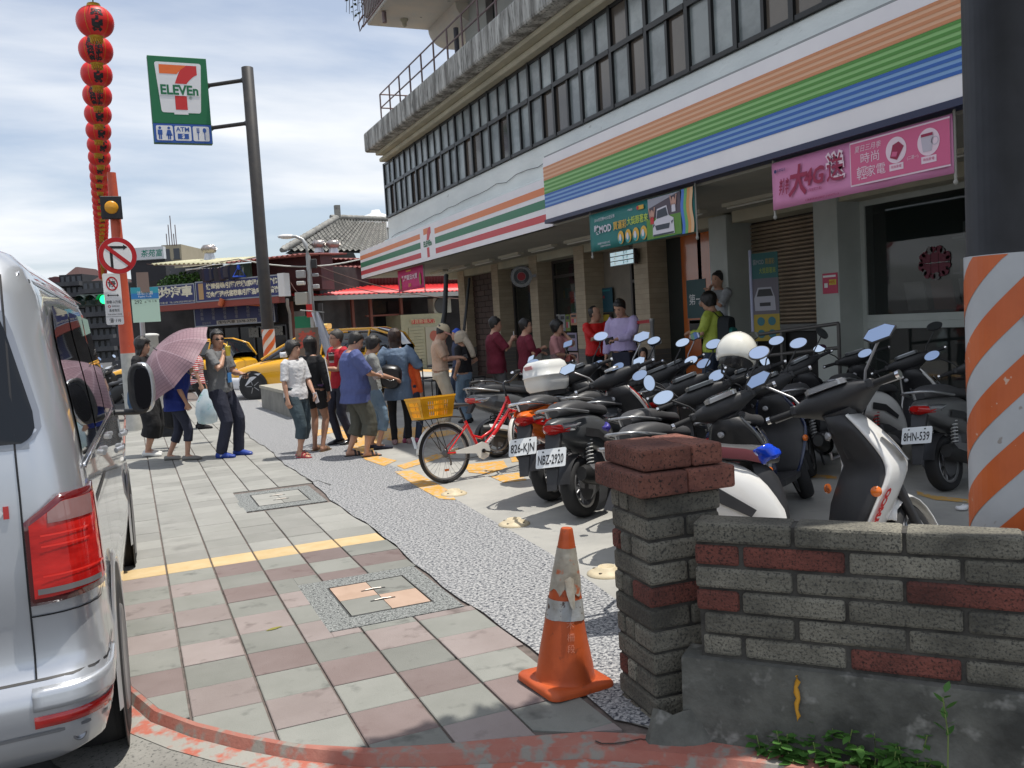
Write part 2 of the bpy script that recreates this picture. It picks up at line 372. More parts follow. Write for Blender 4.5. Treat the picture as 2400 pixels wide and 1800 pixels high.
# the two service covers let into the tiles
for (x0, x1, y0, y1, ms, lab, rim) in ((1.02, 1.49, 4.86, 5.47, (tO, tG, tG, tO), 'square service cover of grey and orange tiles nearest the cone', aggd), (1.0, 1.47, 8.54, 9.17, (tF, tF, tF, tF), 'pale square service cover further along the grey paving', aggd)):
 t = thing('service_cover', ((x0 + x1) / 2, (y0 + y1) / 2, 0), lab, 'service cover', group='service covers in the pavement')
 cx, cy = (x0 + x1) / 2, (y0 + y1) / 2; b = MB()
 hx = (x1 - x0) / 2; hy = (y1 - y0) / 2; ox, oy = .165, .19
 b.bx(-hx - ox, -hx - .012, -hy - oy, hy + oy, -.011, -.001); b.bx(hx + .012, hx + ox - .03, -hy - oy, hy + oy, -.011, -.001)
 b.bx(-hx - .012, hx + .012, -hy - oy, -hy - .012, -.011, -.001); b.bx(-hx - .012, hx + .012, hy + .012, hy + oy, -.011, -.001)
 b.build('aggregate_surround', rim, t)
 fr = MB(); e = .006
 for q in ((-hx - .011, hx + .011, -hy - .011, -hy - .011 + e), (-hx - .011, hx + .011, hy + .011 - e, hy + .011), (-hx - .011, -hx - .011 + e, -hy - .004, hy + .004), (hx + .011 - e, hx + .011, -hy - .004, hy + .004)): fr.bx(*q, -.011, .0015)
 fr.build('steel_frame', mat('dull_steel', (.12, .12, .115), .5, .6), t)
 k = 0
 for (a, b_) in ((-1, 1), (1, 1), (-1, -1), (1, -1)):
  q = MB(); xs = sorted((a * .002, a * (hx - .003))); ys = sorted((b_ * .002, b_ * (hy - .003)))
  q.bx(xs[0], xs[1], ys[0], ys[1], -.01, .0005); q.build('cover_tile', ms[k], t); k += 1
 for yy in (-.35 * hy, .40 * hy):
  q = MB(); q.bx(-.075, .075, yy - .008, yy + .008, .0006, .0022); q.build('handle_slot', mat('slot_black', (.01, .01, .01), .9), t)
  q = MB(); q.tube([(-.05, yy, .004), (0, yy, .007), (.05, yy, .004)], .004, 6); q.build('handle_bar', mat('bright_bar', (.55, .5, .45), .4, .5), t)
# pebble strip and lot
ps = MB(); Lp = [(wob(y), y) for y in [3.9 + .3 * i for i in range(88)]]
Rp = [(2.35, 3.9), (2.42, 4.5), (2.52, 5.4), (2.62, 7.5), (2.70, 9.6), (2.66, 11.5), (2.74, 16), (2.9, 30)]
ps.poly([(1.64, 3.0, 0), (2.02, 2.5, 0), (2.30, 3.3, 0)] + [(a, b, 0) for a, b in Rp] + [(a, b, 0) for a, b in reversed(Lp)])
ps.build('pebble_path', aggr, kind='structure')
lt = MB(); lt.poly([(2.02, 2.5, .0), (2.6, 1.9, 0), (3.2, 1.2, 0), (30, 1.2, 0), (30, 30, 0), (2.9, 30, 0)] + [(a, b, 0) for a, b in reversed(Rp)] + [(2.30, 3.3, 0)])
lt.build('parking_forecourt', lotm, kind='structure')
# kerb-side concrete apron in front of the wall
ap = MB(); ap.poly([(*p, -.002) for p in inner[13:]] + [(3.4, 1.15, -.002), (2.62, 1.88, -.002), (2.02, 2.5, -.002), (1.64, 3.02, -.002)]); ap.build('wall_apron', conc, kind='structure')
# painted bay markings on the forecourt (worn orange-yellow)
ym = MB()
def qs(pts, z=.004): ym.poly([(*gp(px, py).xy, z) for px, py in pts])
qs([(790, 1012), (905, 1005), (1010, 1000), (1004, 1016), (900, 1030), (872, 1044), (880, 1068), (930, 1080), (900, 1093), (856, 1078)])
qs([(905, 1030), (1075, 1005), (1080, 1016), (935, 1040)])
qs([(930, 1092), (1075, 1050), (1080, 1060), (948, 1100)])
qs([(925, 1106), (965, 1102), (1052, 1150), (1068, 1172), (1030, 1170), (975, 1140)])
qs([(735, 1010), (870, 985), (874, 994), (745, 1022)]); qs([(880, 955), (915, 948), (930, 965), (918, 990), (890, 1000), (896, 975)])
qs([(1085, 1090), (1180, 1080), (1190, 1096), (1145, 1112), (1100, 1108)]); qs([(1150, 1118), (1215, 1108), (1235, 1126), (1180, 1132)])
qs([(1195, 1072), (1245, 1066), (1250, 1078), (1200, 1084)]); qs([(700, 942), (820, 925), (822, 931), (705, 950)])
qs([(2148, 1152), (2190, 1162), (2275, 1172), (2276, 1180), (2190, 1172), (2150, 1160)]); qs([(1880, 1110), (1960, 1116), (1962, 1124), (1880, 1118)])
qs([(960, 865), (1085, 868), (1084, 874), (960, 870)])
ym.build('bay_marking', yelp, kind='structure')
ck = MB()
def crack(path, wd=.006):
 P = [gp(*p) for p in path]
 for i in range(len(P) - 1):
  d = (P[i + 1] - P[i]).normalized(); n = V((-d.y, d.x, 0)) * wd * (.5 + rr.random())
  ck.quad(P[i] + n + ZU * .003, P[i] - n + ZU * .003, P[i + 1] - n + ZU * .003, P[i + 1] + n + ZU * .003)
crack([(717, 1122), (730, 1130), (745, 1126), (760, 1132), (776, 1137)]); crack([(1395, 1738), (1410, 1744), (1440, 1744), (1470, 1740), (1500, 1733), (1540, 1739)], .004)
ck.build('pavement_crack', mat('crack_black', (.03, .028, .025), .95), kind='structure')
# drain grate at the kerb
dg_ = thing('drain_grate', (1.30, 2.62, -.052), 'black barred drain grate at the foot of the red kerb', 'drain grate', rz=rad(-33))
b = MB(); b.bx(-.30, .30, -.17, .17, -.03, -.02); b.build('grate_pit', mat('pit_black', (.006, .006, .006), .9), dg_)
b = MB()
for s_ in (-1, 1): b.bx(-.31, .31, s_ * .165 - .015, s_ * .165 + .015, -.02, .004); b.bx(s_ * .30 - .012, s_ * .30 + .012, -.15, .15, -.02, .004)
b.build('grate_frame', mat('cast_iron', (.06, .06, .062), .55, .7), dg_)
for k in range(16):
 b = MB(); x = -.285 + .038 * k; b.bx(x - .004, x + .004, -.15, .15, -.02, .002); b.build('grate_bar', mat('cast_iron'), dg_)
for yy in (-.05, .05): b = MB(); b.bx(-.288, .288, yy - .004, yy + .004, -.02, .003); b.build('cross_bar', mat('cast_iron'), dg_)

# ================================================================ SHOP BUILDING
stucco = mat('stained_stucco', (.80, .84, .82), .85, col2=(.66, .70, .69), vs=1.2, lo=.35, hi=.7, col3=(.25, .26, .24), s3=5, lo3=.66, hi3=.8, bump=.006, bs=25, stretch=(1, .6, 1.6))
slabm = mat('weathered_parapet', (.52, .52, .49), .9, col2=(.17, .165, .15), vs=1.4, lo=.40, hi=.60, det=8, col3=(.07, .07, .06), s3=7, lo3=.54, hi3=.68, bump=.0025, bs=30, stretch=(3.2, 3.2, .45))
beige = mat('beige_plaster', (.50, .47, .36), .85, col2=(.40, .38, .29), vs=2, bump=.003, bs=20)
soff = mat('soffit_panel', (.36, .345, .29), .7, col2=(.30, .29, .245), vs=1.5)
tilem = mat('facade_tile', (.44, .36, .25), .55, col2=(.36, .29, .20), vs=3, rnd=.06)
graym = mat('grey_column', (.46, .49, .46), .6, col2=(.40, .43, .40), vs=2)
blackf = mat('black_frame', (.02, .021, .022), .35, .4)
frost = mat('frosted_pane', (.30, .335, .335), .22, col2=(.17, .195, .20), vs=1.0, lo=.4, hi=.6, stretch=(1, 1, 1.6), rnd=.25, spec=.6)
brown = mat('brown_pane', (.075, .062, .052), .12, col2=(.10, .085, .07), vs=1.2, rnd=.3, spec=.6)
bt = thing('shop_building', (8, 14, 0), 'grey concrete corner building with black strip windows above the striped shop signs', 'building')
bt.location = (0, 0, 0)
b = MB(); b.bx(6.42, 14, 1.0, 22.5, 3.83, 4.42); b.bx(6.55, 14, 1.0, 22.45, 4.42, 5.80); b.bx(6.30, 14, .95, 22.55, 3.8, 3.86)
b.build('wall', stucco, bt, bevel=.02)
b = MB(); b.bx(5.80, 14, .8, 22.0, 5.98, 6.46); b.build('roof_slab', slabm, bt, bevel=.05, bseg=2)
b = MB(); b.bx(6.05, 14, .85, 21.9, 5.90, 5.98); b.bx(6.22, 14, .9, 22.2, 5.80, 5.90); b.build('slab_soffit', beige, bt, bevel=.02)
b = MB(); b.bx(6.26, 14, 1.0, 24.9, 3.03, 3.10); b.build('arcade_ceiling', soff, bt)
b = MB(); b.bx(6.34, 14, 1.0, 24.85, 3.10, 3.80); b.build('canopy_core', beige, bt)
# strip windows
def strip_window(y1, n):
 f = MB(); w_ = .895; z0, zs, z1 = 4.42, 5.20, 5.80; x = 6.40
 f.bx(x - .03, x + .05, y1 - .035, y1 + .035, z0, z1); f.bx(x - .02, x + .05, y1 - w_ + .035, y1 - .035, z0, z0 + .05)
 f.bx(x - .02, x + .05, y1 - w_ + .035, y1 - .035, z1 - .05, z1); f.bx(x - .035, x + .05, y1 - w_ + .035, y1 - .035, zs - .035, zs + .035)
 f.bx(x - .015, x + .04, y1 - w_ / 2 - .022, y1 - w_ / 2 + .022, zs + .035, z1 - .05); f.bx(x - .015, x + .04, y1 - w_ / 2 - .025, y1 - w_ / 2 + .025, z0 + .05, zs - .035)
 o = f.build('window', blackf, bt)
 for (a, c, d, e, kind) in ((y1 - w_ / 2 + .022, y1 - .035, zs + .035, z1 - .05, 0), (y1 - w_ + .035, y1 - w_ / 2 - .022, zs + .035, z1 - .05, 0),
                               (y1 - w_ / 2 + .025, y1 - .035, z0 + .05, zs - .035, 1), (y1 - w_ + .035, y1 - w_ / 2 - .025, z0 + .05, zs - .035, 2)):
  p = MB(); xx = x + (.012 if kind != 2 else .026); p.bx(xx, xx + .006, a, c, d, e)
  m = frost if kind == 0 else (frost if (kind == 1) == ((n // 1) % 2 == 0 or rr.random() < .2) else brown)
  if n > 12 and rr.random() < .35: m = brown
  p.build('pane', m, o)
y1 = 22.42
for n in range(23): strip_window(y1, n); y1 -= .895
# striped shop sign
Y711 = lambda px, py=560: gx(px, py, 6.24).y
sg = thing('striped_shop_sign', (6.24, 24.9, 3.03), 'white fascia sign with orange, green and red stripes and a 7 logo', 'shop sign')
sg.location = (0, 0, 0)
signw = mat('sign_white', (.84, .81, .82), .4, col2=(.78, .75, .77), vs=1.5); b = MB(); b.bx(6.24, 6.34, 12.56, 24.95, 3.03, 3.80); b.build('sign_box', signw, sg)
sO = flat('stripe_orange', (.72, .20, .055), .4); sG = flat('stripe_green', (.012, .17, .075), .4); sR = flat('stripe_red', (.56, .035, .045), .4)
M7 = Matrix(((0, 0, -1, 6.24), (-1, 0, 0, 24.95), (0, 1, 0, 3.03), (0, 0, 0, 1)))
p = Panel(M7, [sO, sG, sR, WHITE, GREEN])
H = .77; a0 = 24.95 - gx(986, 580, 6.24).y; a1 = 24.95 - gx(1021, 580, 6.24).y; Wd = 12.39
for x0, x1 in ((0, a0), (a1, Wd)):
 p.rect(x0, x1, .68 * H, .83 * H, 0); p.rect(x0, x1, .40 * H, .58 * H, 1); p.rect(x0, x1, .13 * H, .28 * H, 2)
cx = (a0 + a1) / 2
def seven(p, cx, cy, s, o, r, lv=1):
 p.poly([(cx - .36 * s, cy + .45 * s), (cx + .17 * s, cy + .45 * s), (cx + .05 * s, cy + .36 * s), (cx - .03 * s, cy + .27 * s), (cx - .36 * s, cy + .27 * s)], o, lv)
 for i in range(8):
  t0, t1 = i / 8, (i + 1) / 8
  def L_(t): return (cx + (.05 - .13 * t ** .8) * s, cy + (.36 - .28 * t) * s) if t > 0 else (cx + .05 * s, cy + .36 * s)
  def R_(t): return (cx + (.36 - .22 * t ** .7) * s, cy + (.27 - .19 * t) * s)
  p.poly([L_(t0), R_(t0), R_(t1), L_(t1)], r, lv)
 p.poly([(cx + .05 * s, cy + .36 * s), (cx + .17 * s, cy + .45 * s), (cx + .36 * s, cy + .45 * s), (cx + .36 * s, cy + .27 * s)], r, lv)
 p.poly([(cx - .1 * s, cy - .14 * s), (cx + .13 * s, cy - .14 * s), (cx + .13 * s, cy - .44 * s), (cx - .1 * s, cy - .44 * s)], r, lv)
seven(p, cx, .385, .72, 0, 2); p.text('ELEVEn', cx, .365, .17, 4, 3, wide=.56, bold=.03)
p.build('sign_print', sg)
# rainbow telecom fascia
rb = thing('rainbow_shop_sign', (6.1, 12.5, 3.05), 'large white fascia sign with orange, green and blue pinstripe bands', 'shop sign'); rb.location = (0, 0, 0)
b = MB(); b.bx(6.10, 6.34, 1.2, 12.50, 3.12, 4.06); b.build('sign_box', signw, rb)
b = MB(); b.bx(6.08, 6.33, 1.2, 12.52, 3.06, 3.12); b.build('bottom_rail', flat('rail_navy', (.01, .015, .06), .4), rb)
b = MB(); b.bx(6.12, 6.36, 1.2, 12.49, 4.06, 4.09); b.build('top_flashing', mat('flashing', (.25, .26, .26), .4, .5), rb)
MR = Matrix(((0, 0, -1, 6.10), (-1, 0, 0, 12.50), (0, 1, 0, 3.12), (0, 0, 0, 1)))
cols = [flat('rb_orange', (.60, .24, .10), .4), flat('rb_orange_light', (.74, .42, .25), .4), flat('rb_green', (.07, .26, .03), .4), flat('rb_green_light', (.24, .50, .16), .4), flat('rb_blue', (.015, .11, .42), .4), flat('rb_blue_light', (.19, .36, .62), .4)]
p = Panel(MR, cols)
yy = .80
for k in range(3):
 h = .205; p.rect(0, 11.3, yy - h, yy, 2 * k + 1)
 for j in range(4): p.rect(0, 11.3, yy - h * (2 * j + 1) / 7, yy - h * (2 * j) / 7, 2 * k, 2)
 yy -= h + .002
p.build('sign_print', rb)
# wires and drips on the stucco band
b = MB(); pts = [(6.40, 22.3 - i * .45, 3.87 + .05 * abs(sin(i * 1.1)) + .010 * i + .03 * rr.random()) for i in range(22)]
b.tube(pts, .005, 5); b.build('loose_cable', mat('cable_black', (.02, .02, .02), .6), bt)
# roof railing
rail = mat('rusty_rail', (.16, .10, .10), .6, .2, col2=(.22, .17, .17), vs=9)
rl = thing('roof_railing', (6.2, 15, 6.46), 'rusty three bar railing along the roof edge of the corner building', 'railing'); rl.location = (0, 0, 0)
b = MB()
for z in (7.35, 7.02, 6.70): b.tube([(6.2, 5, z), (6.2, 21.65, z), (9.0, 21.65, z)], .018, 6)
b.build('rails', rail, rl)
for k in range(20):
 b = MB(); yy = 21.65 - .83 * k; b.tube([(6.2, yy, 6.4), (6.2, yy, 7.35)], .02, 6); b.build('post', rail, rl)
for k in range(4): b = MB(); xx = 6.85 + .7 * k; b.tube([(xx, 21.65, 6.4), (xx, 21.65, 7.35)], .016, 6); b.build('post', rail, rl)
# upper storey and its balcony
up = mat('upper_wall', (.40, .41, .38), .85, col2=(.33, .34, .32), vs=1.2, col3=(.2, .2, .19), s3=4, lo3=.62, hi3=.75)
b = MB(); b.bx(7.35, 14, 2, 18.6, 6.46, 12.6); b.build('upper_wall', up, bt, bevel=.02)
b = MB(); b.bx(7.31, 7.35, 14.3, 15.2, 6.9, 8.3); b.bx(7.31, 7.35, 16.9, 17.25, 6.5, 8.2); b.build('upper_opening', mat('opening_dark', (.03, .03, .032), .3), bt)
b = MB(); b.bx(7.27, 7.31, 14.25, 14.33, 6.9, 8.35); b.bx(7.27, 7.31, 15.17, 15.25, 6.9, 8.35); b.bx(7.27, 7.31, 14.33, 15.17, 8.27, 8.35); b.build('opening_frame', blackf, bt)
bal = mat('balcony_plaster', (.62, .56, .47), .8, col2=(.50, .49, .45), vs=1.1, col3=(.16, .17, .16), s3=2.3, lo3=.66, hi3=.70, bump=.003, bs=12)
b = MB(); b.bx(5.60, 7.36, 9.0, 20.2, 8.50, 8.66); b.bx(7.36, 8.4, 9.0, 20.4, 8.50, 8.66)
b.build('balcony_slab', bal, bt, bevel=.02)
b = MB()                                  # quarter-round bracket under the far end
P = [(7.05, 8.50)] + [(7.05 + .45 * (1 - cos(a)), 8.50 - .42 * sin(a)) for a in [pi / 2 * k / 8 for k in range(9)]] + [(7.95, 8.08), (7.95, 8.50)]
b.loft([[(x, 20.17, z) for x, z in P], [(x, 18.3, z) for x, z in P]], 0, True, False); b.build('balcony_bracket', bal, bt)
b = MB(); b.bx(5.56, 5.66, 9.0, 20.22, 8.66, 9.55); b.bx(5.66, 7.9, 20.12, 20.22, 8.66, 9.55); b.build('balcony_parapet', slabm, bt, bevel=.02)
b = MB()
for k in range(26): yy = 20.15 - .13 * k; b.tube([(5.50, yy, 8.45), (5.50, yy, 10.0)], .012, 5)
b.tube([(5.5, 20.2, 8.47), (5.5, 16.9, 8.47)], .02, 6); b.tube([(5.50, 20.2, 8.50), (5.42, 20.2, 8.36), (5.40, 20.2, 8.55), (5.47, 20.0, 8.66)], .022, 6)
b.build('balcony_grille', rail, bt)
b = MB(); b.lathe([(.02, 8.33), (.05, 8.36), (.05, 8.42), (.09, 8.48), (.09, 8.50)], 14, c=(6.3, 19.6, 0)); b.build('ceiling_lamp', beige, bt)
b = MB(); b.lathe([(.05, 8.25), (.05, 8.48)], 10, c=(5.72, 19.2, 0)); b.build('drain_spout', rail, bt)
b = MB(); b.tube([(7.2, 18.75, 6.4), (7.2, 18.75, 8.1)], .06, 8); b.build('steel_post', mat('dark_post', (.07, .07, .09), .5), bt)
# straggling plant hanging on the balcony corner
def leafy(mb, c, R, n, sz, rnd_, mi=0, flatz=1.0):
 for _ in range(n):
  while True:
   q = V((rnd_.uniform(-1, 1), rnd_.uniform(-1, 1), rnd_.uniform(-1, 1)))
   if q.length < 1: break
  q = V((q.x * R[0], q.y * R[1], q.z * R[2])) + V(c)
  a = V((rnd_.gauss(0, 1), rnd_.gauss(0, 1), rnd_.gauss(0, .7))).normalized(); b2 = a.cross(V((rnd_.gauss(0, 1), rnd_.gauss(0, 1), rnd_.gauss(0, 1)))).normalized()
  s_ = sz * rnd_.uniform(.6, 1.3)
  mb.add([q - a * s_, q - b2 * s_ * .45, q + a * s_, q + b2 * s_ * .45], [(0, 1, 2, 3)], mi)
leafm = mat('leaf_green', (.05, .12, .025), .6, col2=(.09, .18, .04), vs=3, spec=.3)
t = thing('hanging_plant', (5.45, 20.3, 9.3), 'straggly twigs hanging off the balcony corner against the sky', 'plant')
b = MB(); leafy(b, (0, 0, .1), (.28, .3, .8), 160, .05, rr); b.build('foliage', mat('twig_leaf', (.06, .08, .05), .7), t)
b = MB()
for k in range(7): a = rr.uniform(-.2, .1); b.tube([(0.1, 0, .9), (a, .1 * rr.random(), .3), (a - .1 * rr.random(), .1, -.4 - .4 * rr.random())], .006, 4)
b.build('twigs', mat('twig_brown', (.07, .05, .035), .8), t)

# ---------------------------------------------------------------- ground floor
XF, XI, ZC = 8.45, 8.85, 3.03
def yF(px, py=640): return gx(px, py, XF).y
def yI(px, py=640): return gx(px, py, XI).y
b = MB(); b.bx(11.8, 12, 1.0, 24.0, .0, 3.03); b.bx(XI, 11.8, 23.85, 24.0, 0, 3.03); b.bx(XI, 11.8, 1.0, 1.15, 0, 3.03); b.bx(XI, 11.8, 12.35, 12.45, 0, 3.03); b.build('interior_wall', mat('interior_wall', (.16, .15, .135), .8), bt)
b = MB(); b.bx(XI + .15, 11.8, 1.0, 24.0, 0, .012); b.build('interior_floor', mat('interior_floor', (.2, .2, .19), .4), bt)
b = MB(); b.bx(8.2, XI + .15, 1.0, 24.0, 0, .10); b.build('shop_plinth', mat('plinth', (.26, .26, .25), .6), bt)
b = MB(); b.bx(XF + .02, XI + .3, 11.2, 24.0, 2.86, 3.028); b.bx(XF + .02, XI + .3, 1.0, 11.0, 2.86, 3.028); b.build('lintel', beige, bt)
def tiled_column(y0, y1, x1=XI + .1):
 c = MB(); c.bx(XF + .006, x1, y0 + .006, y1 - .006, .1, 3.0); o = c.build('tiled_column', mat('grout', (.30, .25, .18), .8), bt)
 for k in range(32):
  z = .13 + .09 * k; q = MB(); q.bx(XF, x1 - .01, y0, y1, z, z + .083)
  q.build('tile', mat('grey_base_tile', (.17, .155, .14), .6, rnd=.08) if z < .9 else tilem, o)
cols_y = [(gx(1075, 700, XF).y, gx(1090, 700, XF).y), (yF(1151), yF(1166)), (yF(1240), yF(1258)), (yF(1346), yF(1369)), (yF(1486), yF(1519))]
for a, c in cols_y: tiled_column(min(a, c), max(a, c))
for (pa, pb) in ((1667, 1708), (1912, 1968)):
 ya, yb = yF(pa), yF(pb); b = MB(); b.bx(XF - .02, XI + .2, min(ya, yb), max(ya, yb), .1, 3.0); b.build('plain_column', graym, bt, bevel=.008)
# dark brown brick panel
ya, yb = cols_y[0][1] if cols_y[0][1] < cols_y[0][0] else cols_y[0][0], max(cols_y[1])
bp = thing('brown_brick_panel', (0, 0, 0), 'dark brown brick panel between the first two shop columns', 'wall panel')
b = MB(); b.bx(XI - .13, XI + .05, yb, ya, .1, 2.86); b.build('panel_bed', mat('bed_black', (.012, .008, .007), .9), bp)
dbr = mat('dark_brown_brick', (.055, .028, .022), .6, rnd=.25, bump=.003, bs=40)
for r_ in range(19):
 z = .12 + r_ * .145; n = 4; w_ = (ya - yb) / 3.5; off = 0 if r_ % 2 else -.5
 for k in range(5):
  y0 = yb + (k + off) * w_ + .01; y1 = y0 + w_ - .022
  y0 = max(y0, yb + .005); y1 = min(y1, ya - .005)
  if y1 - y0 > .05: q = MB(); q.bx(XI - .16, XI - .12, y0, y1, z, min(z + .13, 2.85)); q.build('brick', dbr, bp)
# shop windows
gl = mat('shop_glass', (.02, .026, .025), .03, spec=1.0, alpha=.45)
def shop_window(y0, y1, z0, z1, fm, name='shop_window', fw=.06, x=XI, mull=()):
 f = MB(); f.bx(x - .03, x + .05, y0, y0 + fw, z0, z1); f.bx(x - .03, x + .05, y1 - fw, y1, z0, z1); f.bx(x - .03, x + .05, y0 + fw, y1 - fw, z0, z0 + fw); f.bx(x - .03, x + .05, y0 + fw, y1 - fw, z1 - fw, z1)
 for m_ in mull: f.bx(x - .025, x + .045, y0 + fw, y1 - fw, m_ - fw / 2, m_ + fw / 2)
 o = f.build(name, fm, bt, bevel=.004); zs_ = [z0 + fw] + [q for m_ in mull for q in (m_ - fw / 2, m_ + fw / 2)] + [z1 - fw]
 for k in range(0, len(zs_), 2): q = MB(); q.bx(x, x + .008, y0 + fw, y1 - fw, zs_[k], zs_[k + 1]); q.build('pane', gl, o)
 return o
dkf = mat('bronze_frame', (.06, .05, .045), .4, .3)
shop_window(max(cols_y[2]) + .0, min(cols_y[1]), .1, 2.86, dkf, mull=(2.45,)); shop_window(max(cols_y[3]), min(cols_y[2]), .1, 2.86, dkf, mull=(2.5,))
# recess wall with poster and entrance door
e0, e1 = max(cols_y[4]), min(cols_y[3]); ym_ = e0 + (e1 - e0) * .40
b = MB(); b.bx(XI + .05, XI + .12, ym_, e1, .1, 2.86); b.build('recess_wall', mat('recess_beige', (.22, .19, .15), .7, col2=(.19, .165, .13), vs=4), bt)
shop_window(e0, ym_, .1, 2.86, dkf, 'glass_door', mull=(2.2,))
# orange glass bay
o0, o1 = yI(1667), yI(1598)
b = MB(); b.bx(XI, XI + .06, min(o0, o1), max(o0, o1), .1, 2.86); b.build('orange_panel', mat('orange_lacquer', (.52, .13, .02), .15, col2=(.40, .09, .015), vs=1.2, coat=.5), bt)
b = MB(); b.bx(XI, XI + .06, max(o0, o1), min(cols_y[4]), .1, 2.86); b.build('dark_door', mat('dark_door', (.025, .03, .028), .2), bt)
pw = Panel(Matrix(((0, 0, -1, XI - .001), (-1, 0, 0, max(o0, o1)), (0, 1, 0, 0), (0, 0, 0, 1))), [mat('poster_teal', (.02, .07, .075), .5), WHITE, mat('glass_dark', (.01, .01, .01), .1), RED])
pw.rect(.12, .68, 1.45, 2.1, 0); pw.rect(.16, .62, 1.1, 1.42, 2); pw.text('第一', .38, 1.75, .2, 1); pw.text('CITY CAFE', .25, .42, .15, 1); pw.rect(.17, .60, 1.36, 1.41, 1); pw.build('door_poster', bt)
# shutter
s0, s1 = yI(1912), yI(1743); s0, s1 = min(s0, s1), max(s0, s1)
b = MB(); b.bx(XI + .06, XI + .1, s0, s1, 1.30, 2.86); shu = b.build('roller_shutter', mat('shutter_dark', (.05, .04, .03), .6, .3), bt)
for k in range(26):
 z = 1.31 + .059 * k; q = MB(); n = 6
 P = [(XI + .06 - .028 * sin(pi * j / n), z + .05 * j / n) for j in range(n + 1)] + [(XI + .07, z + .05), (XI + .07, z)]
 q.loft([[(x, s0, zz) for x, zz in P], [(x, s1, zz) for x, zz in P]], 0, True, True); q.build('slat', mat('shutter_slat', (.42, .33, .24), .4, .5, col2=(.33, .26, .19), vs=2), shu)
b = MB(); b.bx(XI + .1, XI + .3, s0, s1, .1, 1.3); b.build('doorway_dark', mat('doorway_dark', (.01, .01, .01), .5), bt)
b = MB(); b.bx(XI + .02, XI + .08, s0, s1, 1.20, 1.30); b.bx(XI + .02, XI + .08, (s0 + s1) / 2 - .03, (s0 + s1) / 2 + .03, .1, 1.2); b.build('door_frame', mat('door_frame_grey', (.2, .2, .19), .5), bt)
# right hand show window in a grey frame with rounded glass
w1 = yI(2020); 
b = MB(); b.bx(XI - .02, XI + .1, w1, min(yF(1912), yF(1968)), .1, 3.0); b.build('wall_return', graym, bt)
for (z0, z1) in ((1.38, 2.80), (.22, 1.22)):
 f = MB(); y0, y1 = w1 - 4.6, w1; A = [(y0, z0 - .08), (y1, z0 - .08), (y1, z1 + .08), (y0, z1 + .08)]
 shop_window(y0, y1, z0 - .08, z1 + .08, graym, 'show_window', .09)
b = MB(); b.bx(XI - .02, XI + .1, w1 - 4.6, w1, 1.24, 1.36) ; b.build('window_ledge', graym, bt)
b = MB(); b.bx(XI - .02, XI + .1, 1.0, w1 - 4.6, .1, 3.0); b.build('end_wall', graym, bt)
# goods and display inside the windows
it = thing('shop_shelf', (10.2, 17, 0), 'dark shelf of snacks behind the glass of the striped shop', 'shelf')
cm = [flat('pack_red', (.3, .03, .02)), flat('pack_white', (.5, .5, .48)), flat('pack_teal', (.03, .22, .2)), flat('pack_yellow', (.4, .28, .05)), flat('pack_brown', (.12, .07, .04))]
b = MB()
for k in range(5): b.bx(-.4, .4, -2.6, 2.6, .35 + .42 * k, .38 + .42 * k)
b.bx(.38, .4, -2.6, 2.6, 0, 2.3); b.build('shelf_board', mat('shelf_grey', (.15, .15, .15), .5), it)
b = MB()
for k in range(5):
 y = -2.5
 while y < 2.4: w_ = rr.uniform(.08, .2); h = rr.uniform(.12, .33); b.bx(-.35, -.1, y, y + w_ * .9, .38 + .42 * k, .38 + .42 * k + h, rr.randrange(5)); y += w_
b.build('packets', cm, it)
for k, (yy, cc) in enumerate(((8.15, 1), (7.75, 0), (7.35, 1), (6.95, 2), (6.5, 1), (6.1, 1))):
 b = MB(); b.box((XI + .18, yy, 1.60), (.02, .30, .36), 0, Matrix.Rotation(rad(-12), 3, 'Y')); tag(b.build('brochure', mat('brochure_%d' % cc, [(.3, .12, .1), (.42, .42, .40), (.12, .2, .12)][cc], .5)), ['leftmost brochure in the show window, pale', 'reddish brochure in the show window', 'pale brochure just right of the reddish one', 'green and grey brochure in the show window', 'pale brochure just right of the green one', 'rightmost pale brochure next to the striped pole'][k], 'brochure', 'brochures leaning in the show window')
for i, (yy, zz, r_) in enumerate(((7.7, 1.98, .17), (6.35, 2.0, .19))):
 t = thing('red_window_decal', (XI - .006, yy, zz), ['dim red round decal on the left of the show window', 'red tiled decal on the show window next to the striped pole'][i], 'window decal')
 pz = Panel(Matrix(((0, 0, -1, 0), (-1, 0, 0, 0), (0, 1, 0, 0), (0, 0, 0, 1))), [flat('decal_red', (.13, .012, .03)), flat('decal_pale', (.14, .13, .13))])
 for a in range(3):
  for c in range(2): pz.poly([(q[0] + (a - 1) * r_ * .66, q[1] + (c - .5) * r_ * .75) for q in rrect(-r_ * .31, r_ * .31, -r_ * .35, r_ * .35, r_ * .1, 3)], 0)
 for k in range(26): a = 2 * pi * k / 26; pz.disc(r_ * 1.15 * cos(a), r_ * .95 * sin(a), .02 + .015 * (k % 3), k % 4 == 0, 2, n=8)
 pz.build('decal_print', t)
t = thing('display_rack', (XI + 1.2, 6.4, 0), 'dim display rack of boxed phones inside the right show window', 'shelf'); b = MB()
for k in range(5): b.bx(-.2, .2, -1.9, 1.9, .5 + .45 * k, .53 + .45 * k)
b.bx(.2, .24, -1.9, 1.9, 0, 2.7); b.build('rack_board', mat('rack_grey', (.32, .33, .32), .5), t); b = MB()
for k in range(5):
 y = -1.8
 while y < 1.75: w_ = rr.uniform(.1, .28); b.bx(-.15, .05, y, y + w_ * .8, .53 + .45 * k, .53 + .45 * k + rr.uniform(.15, .36), rr.randrange(5)); y += w_
b.build('packets', cm, t)
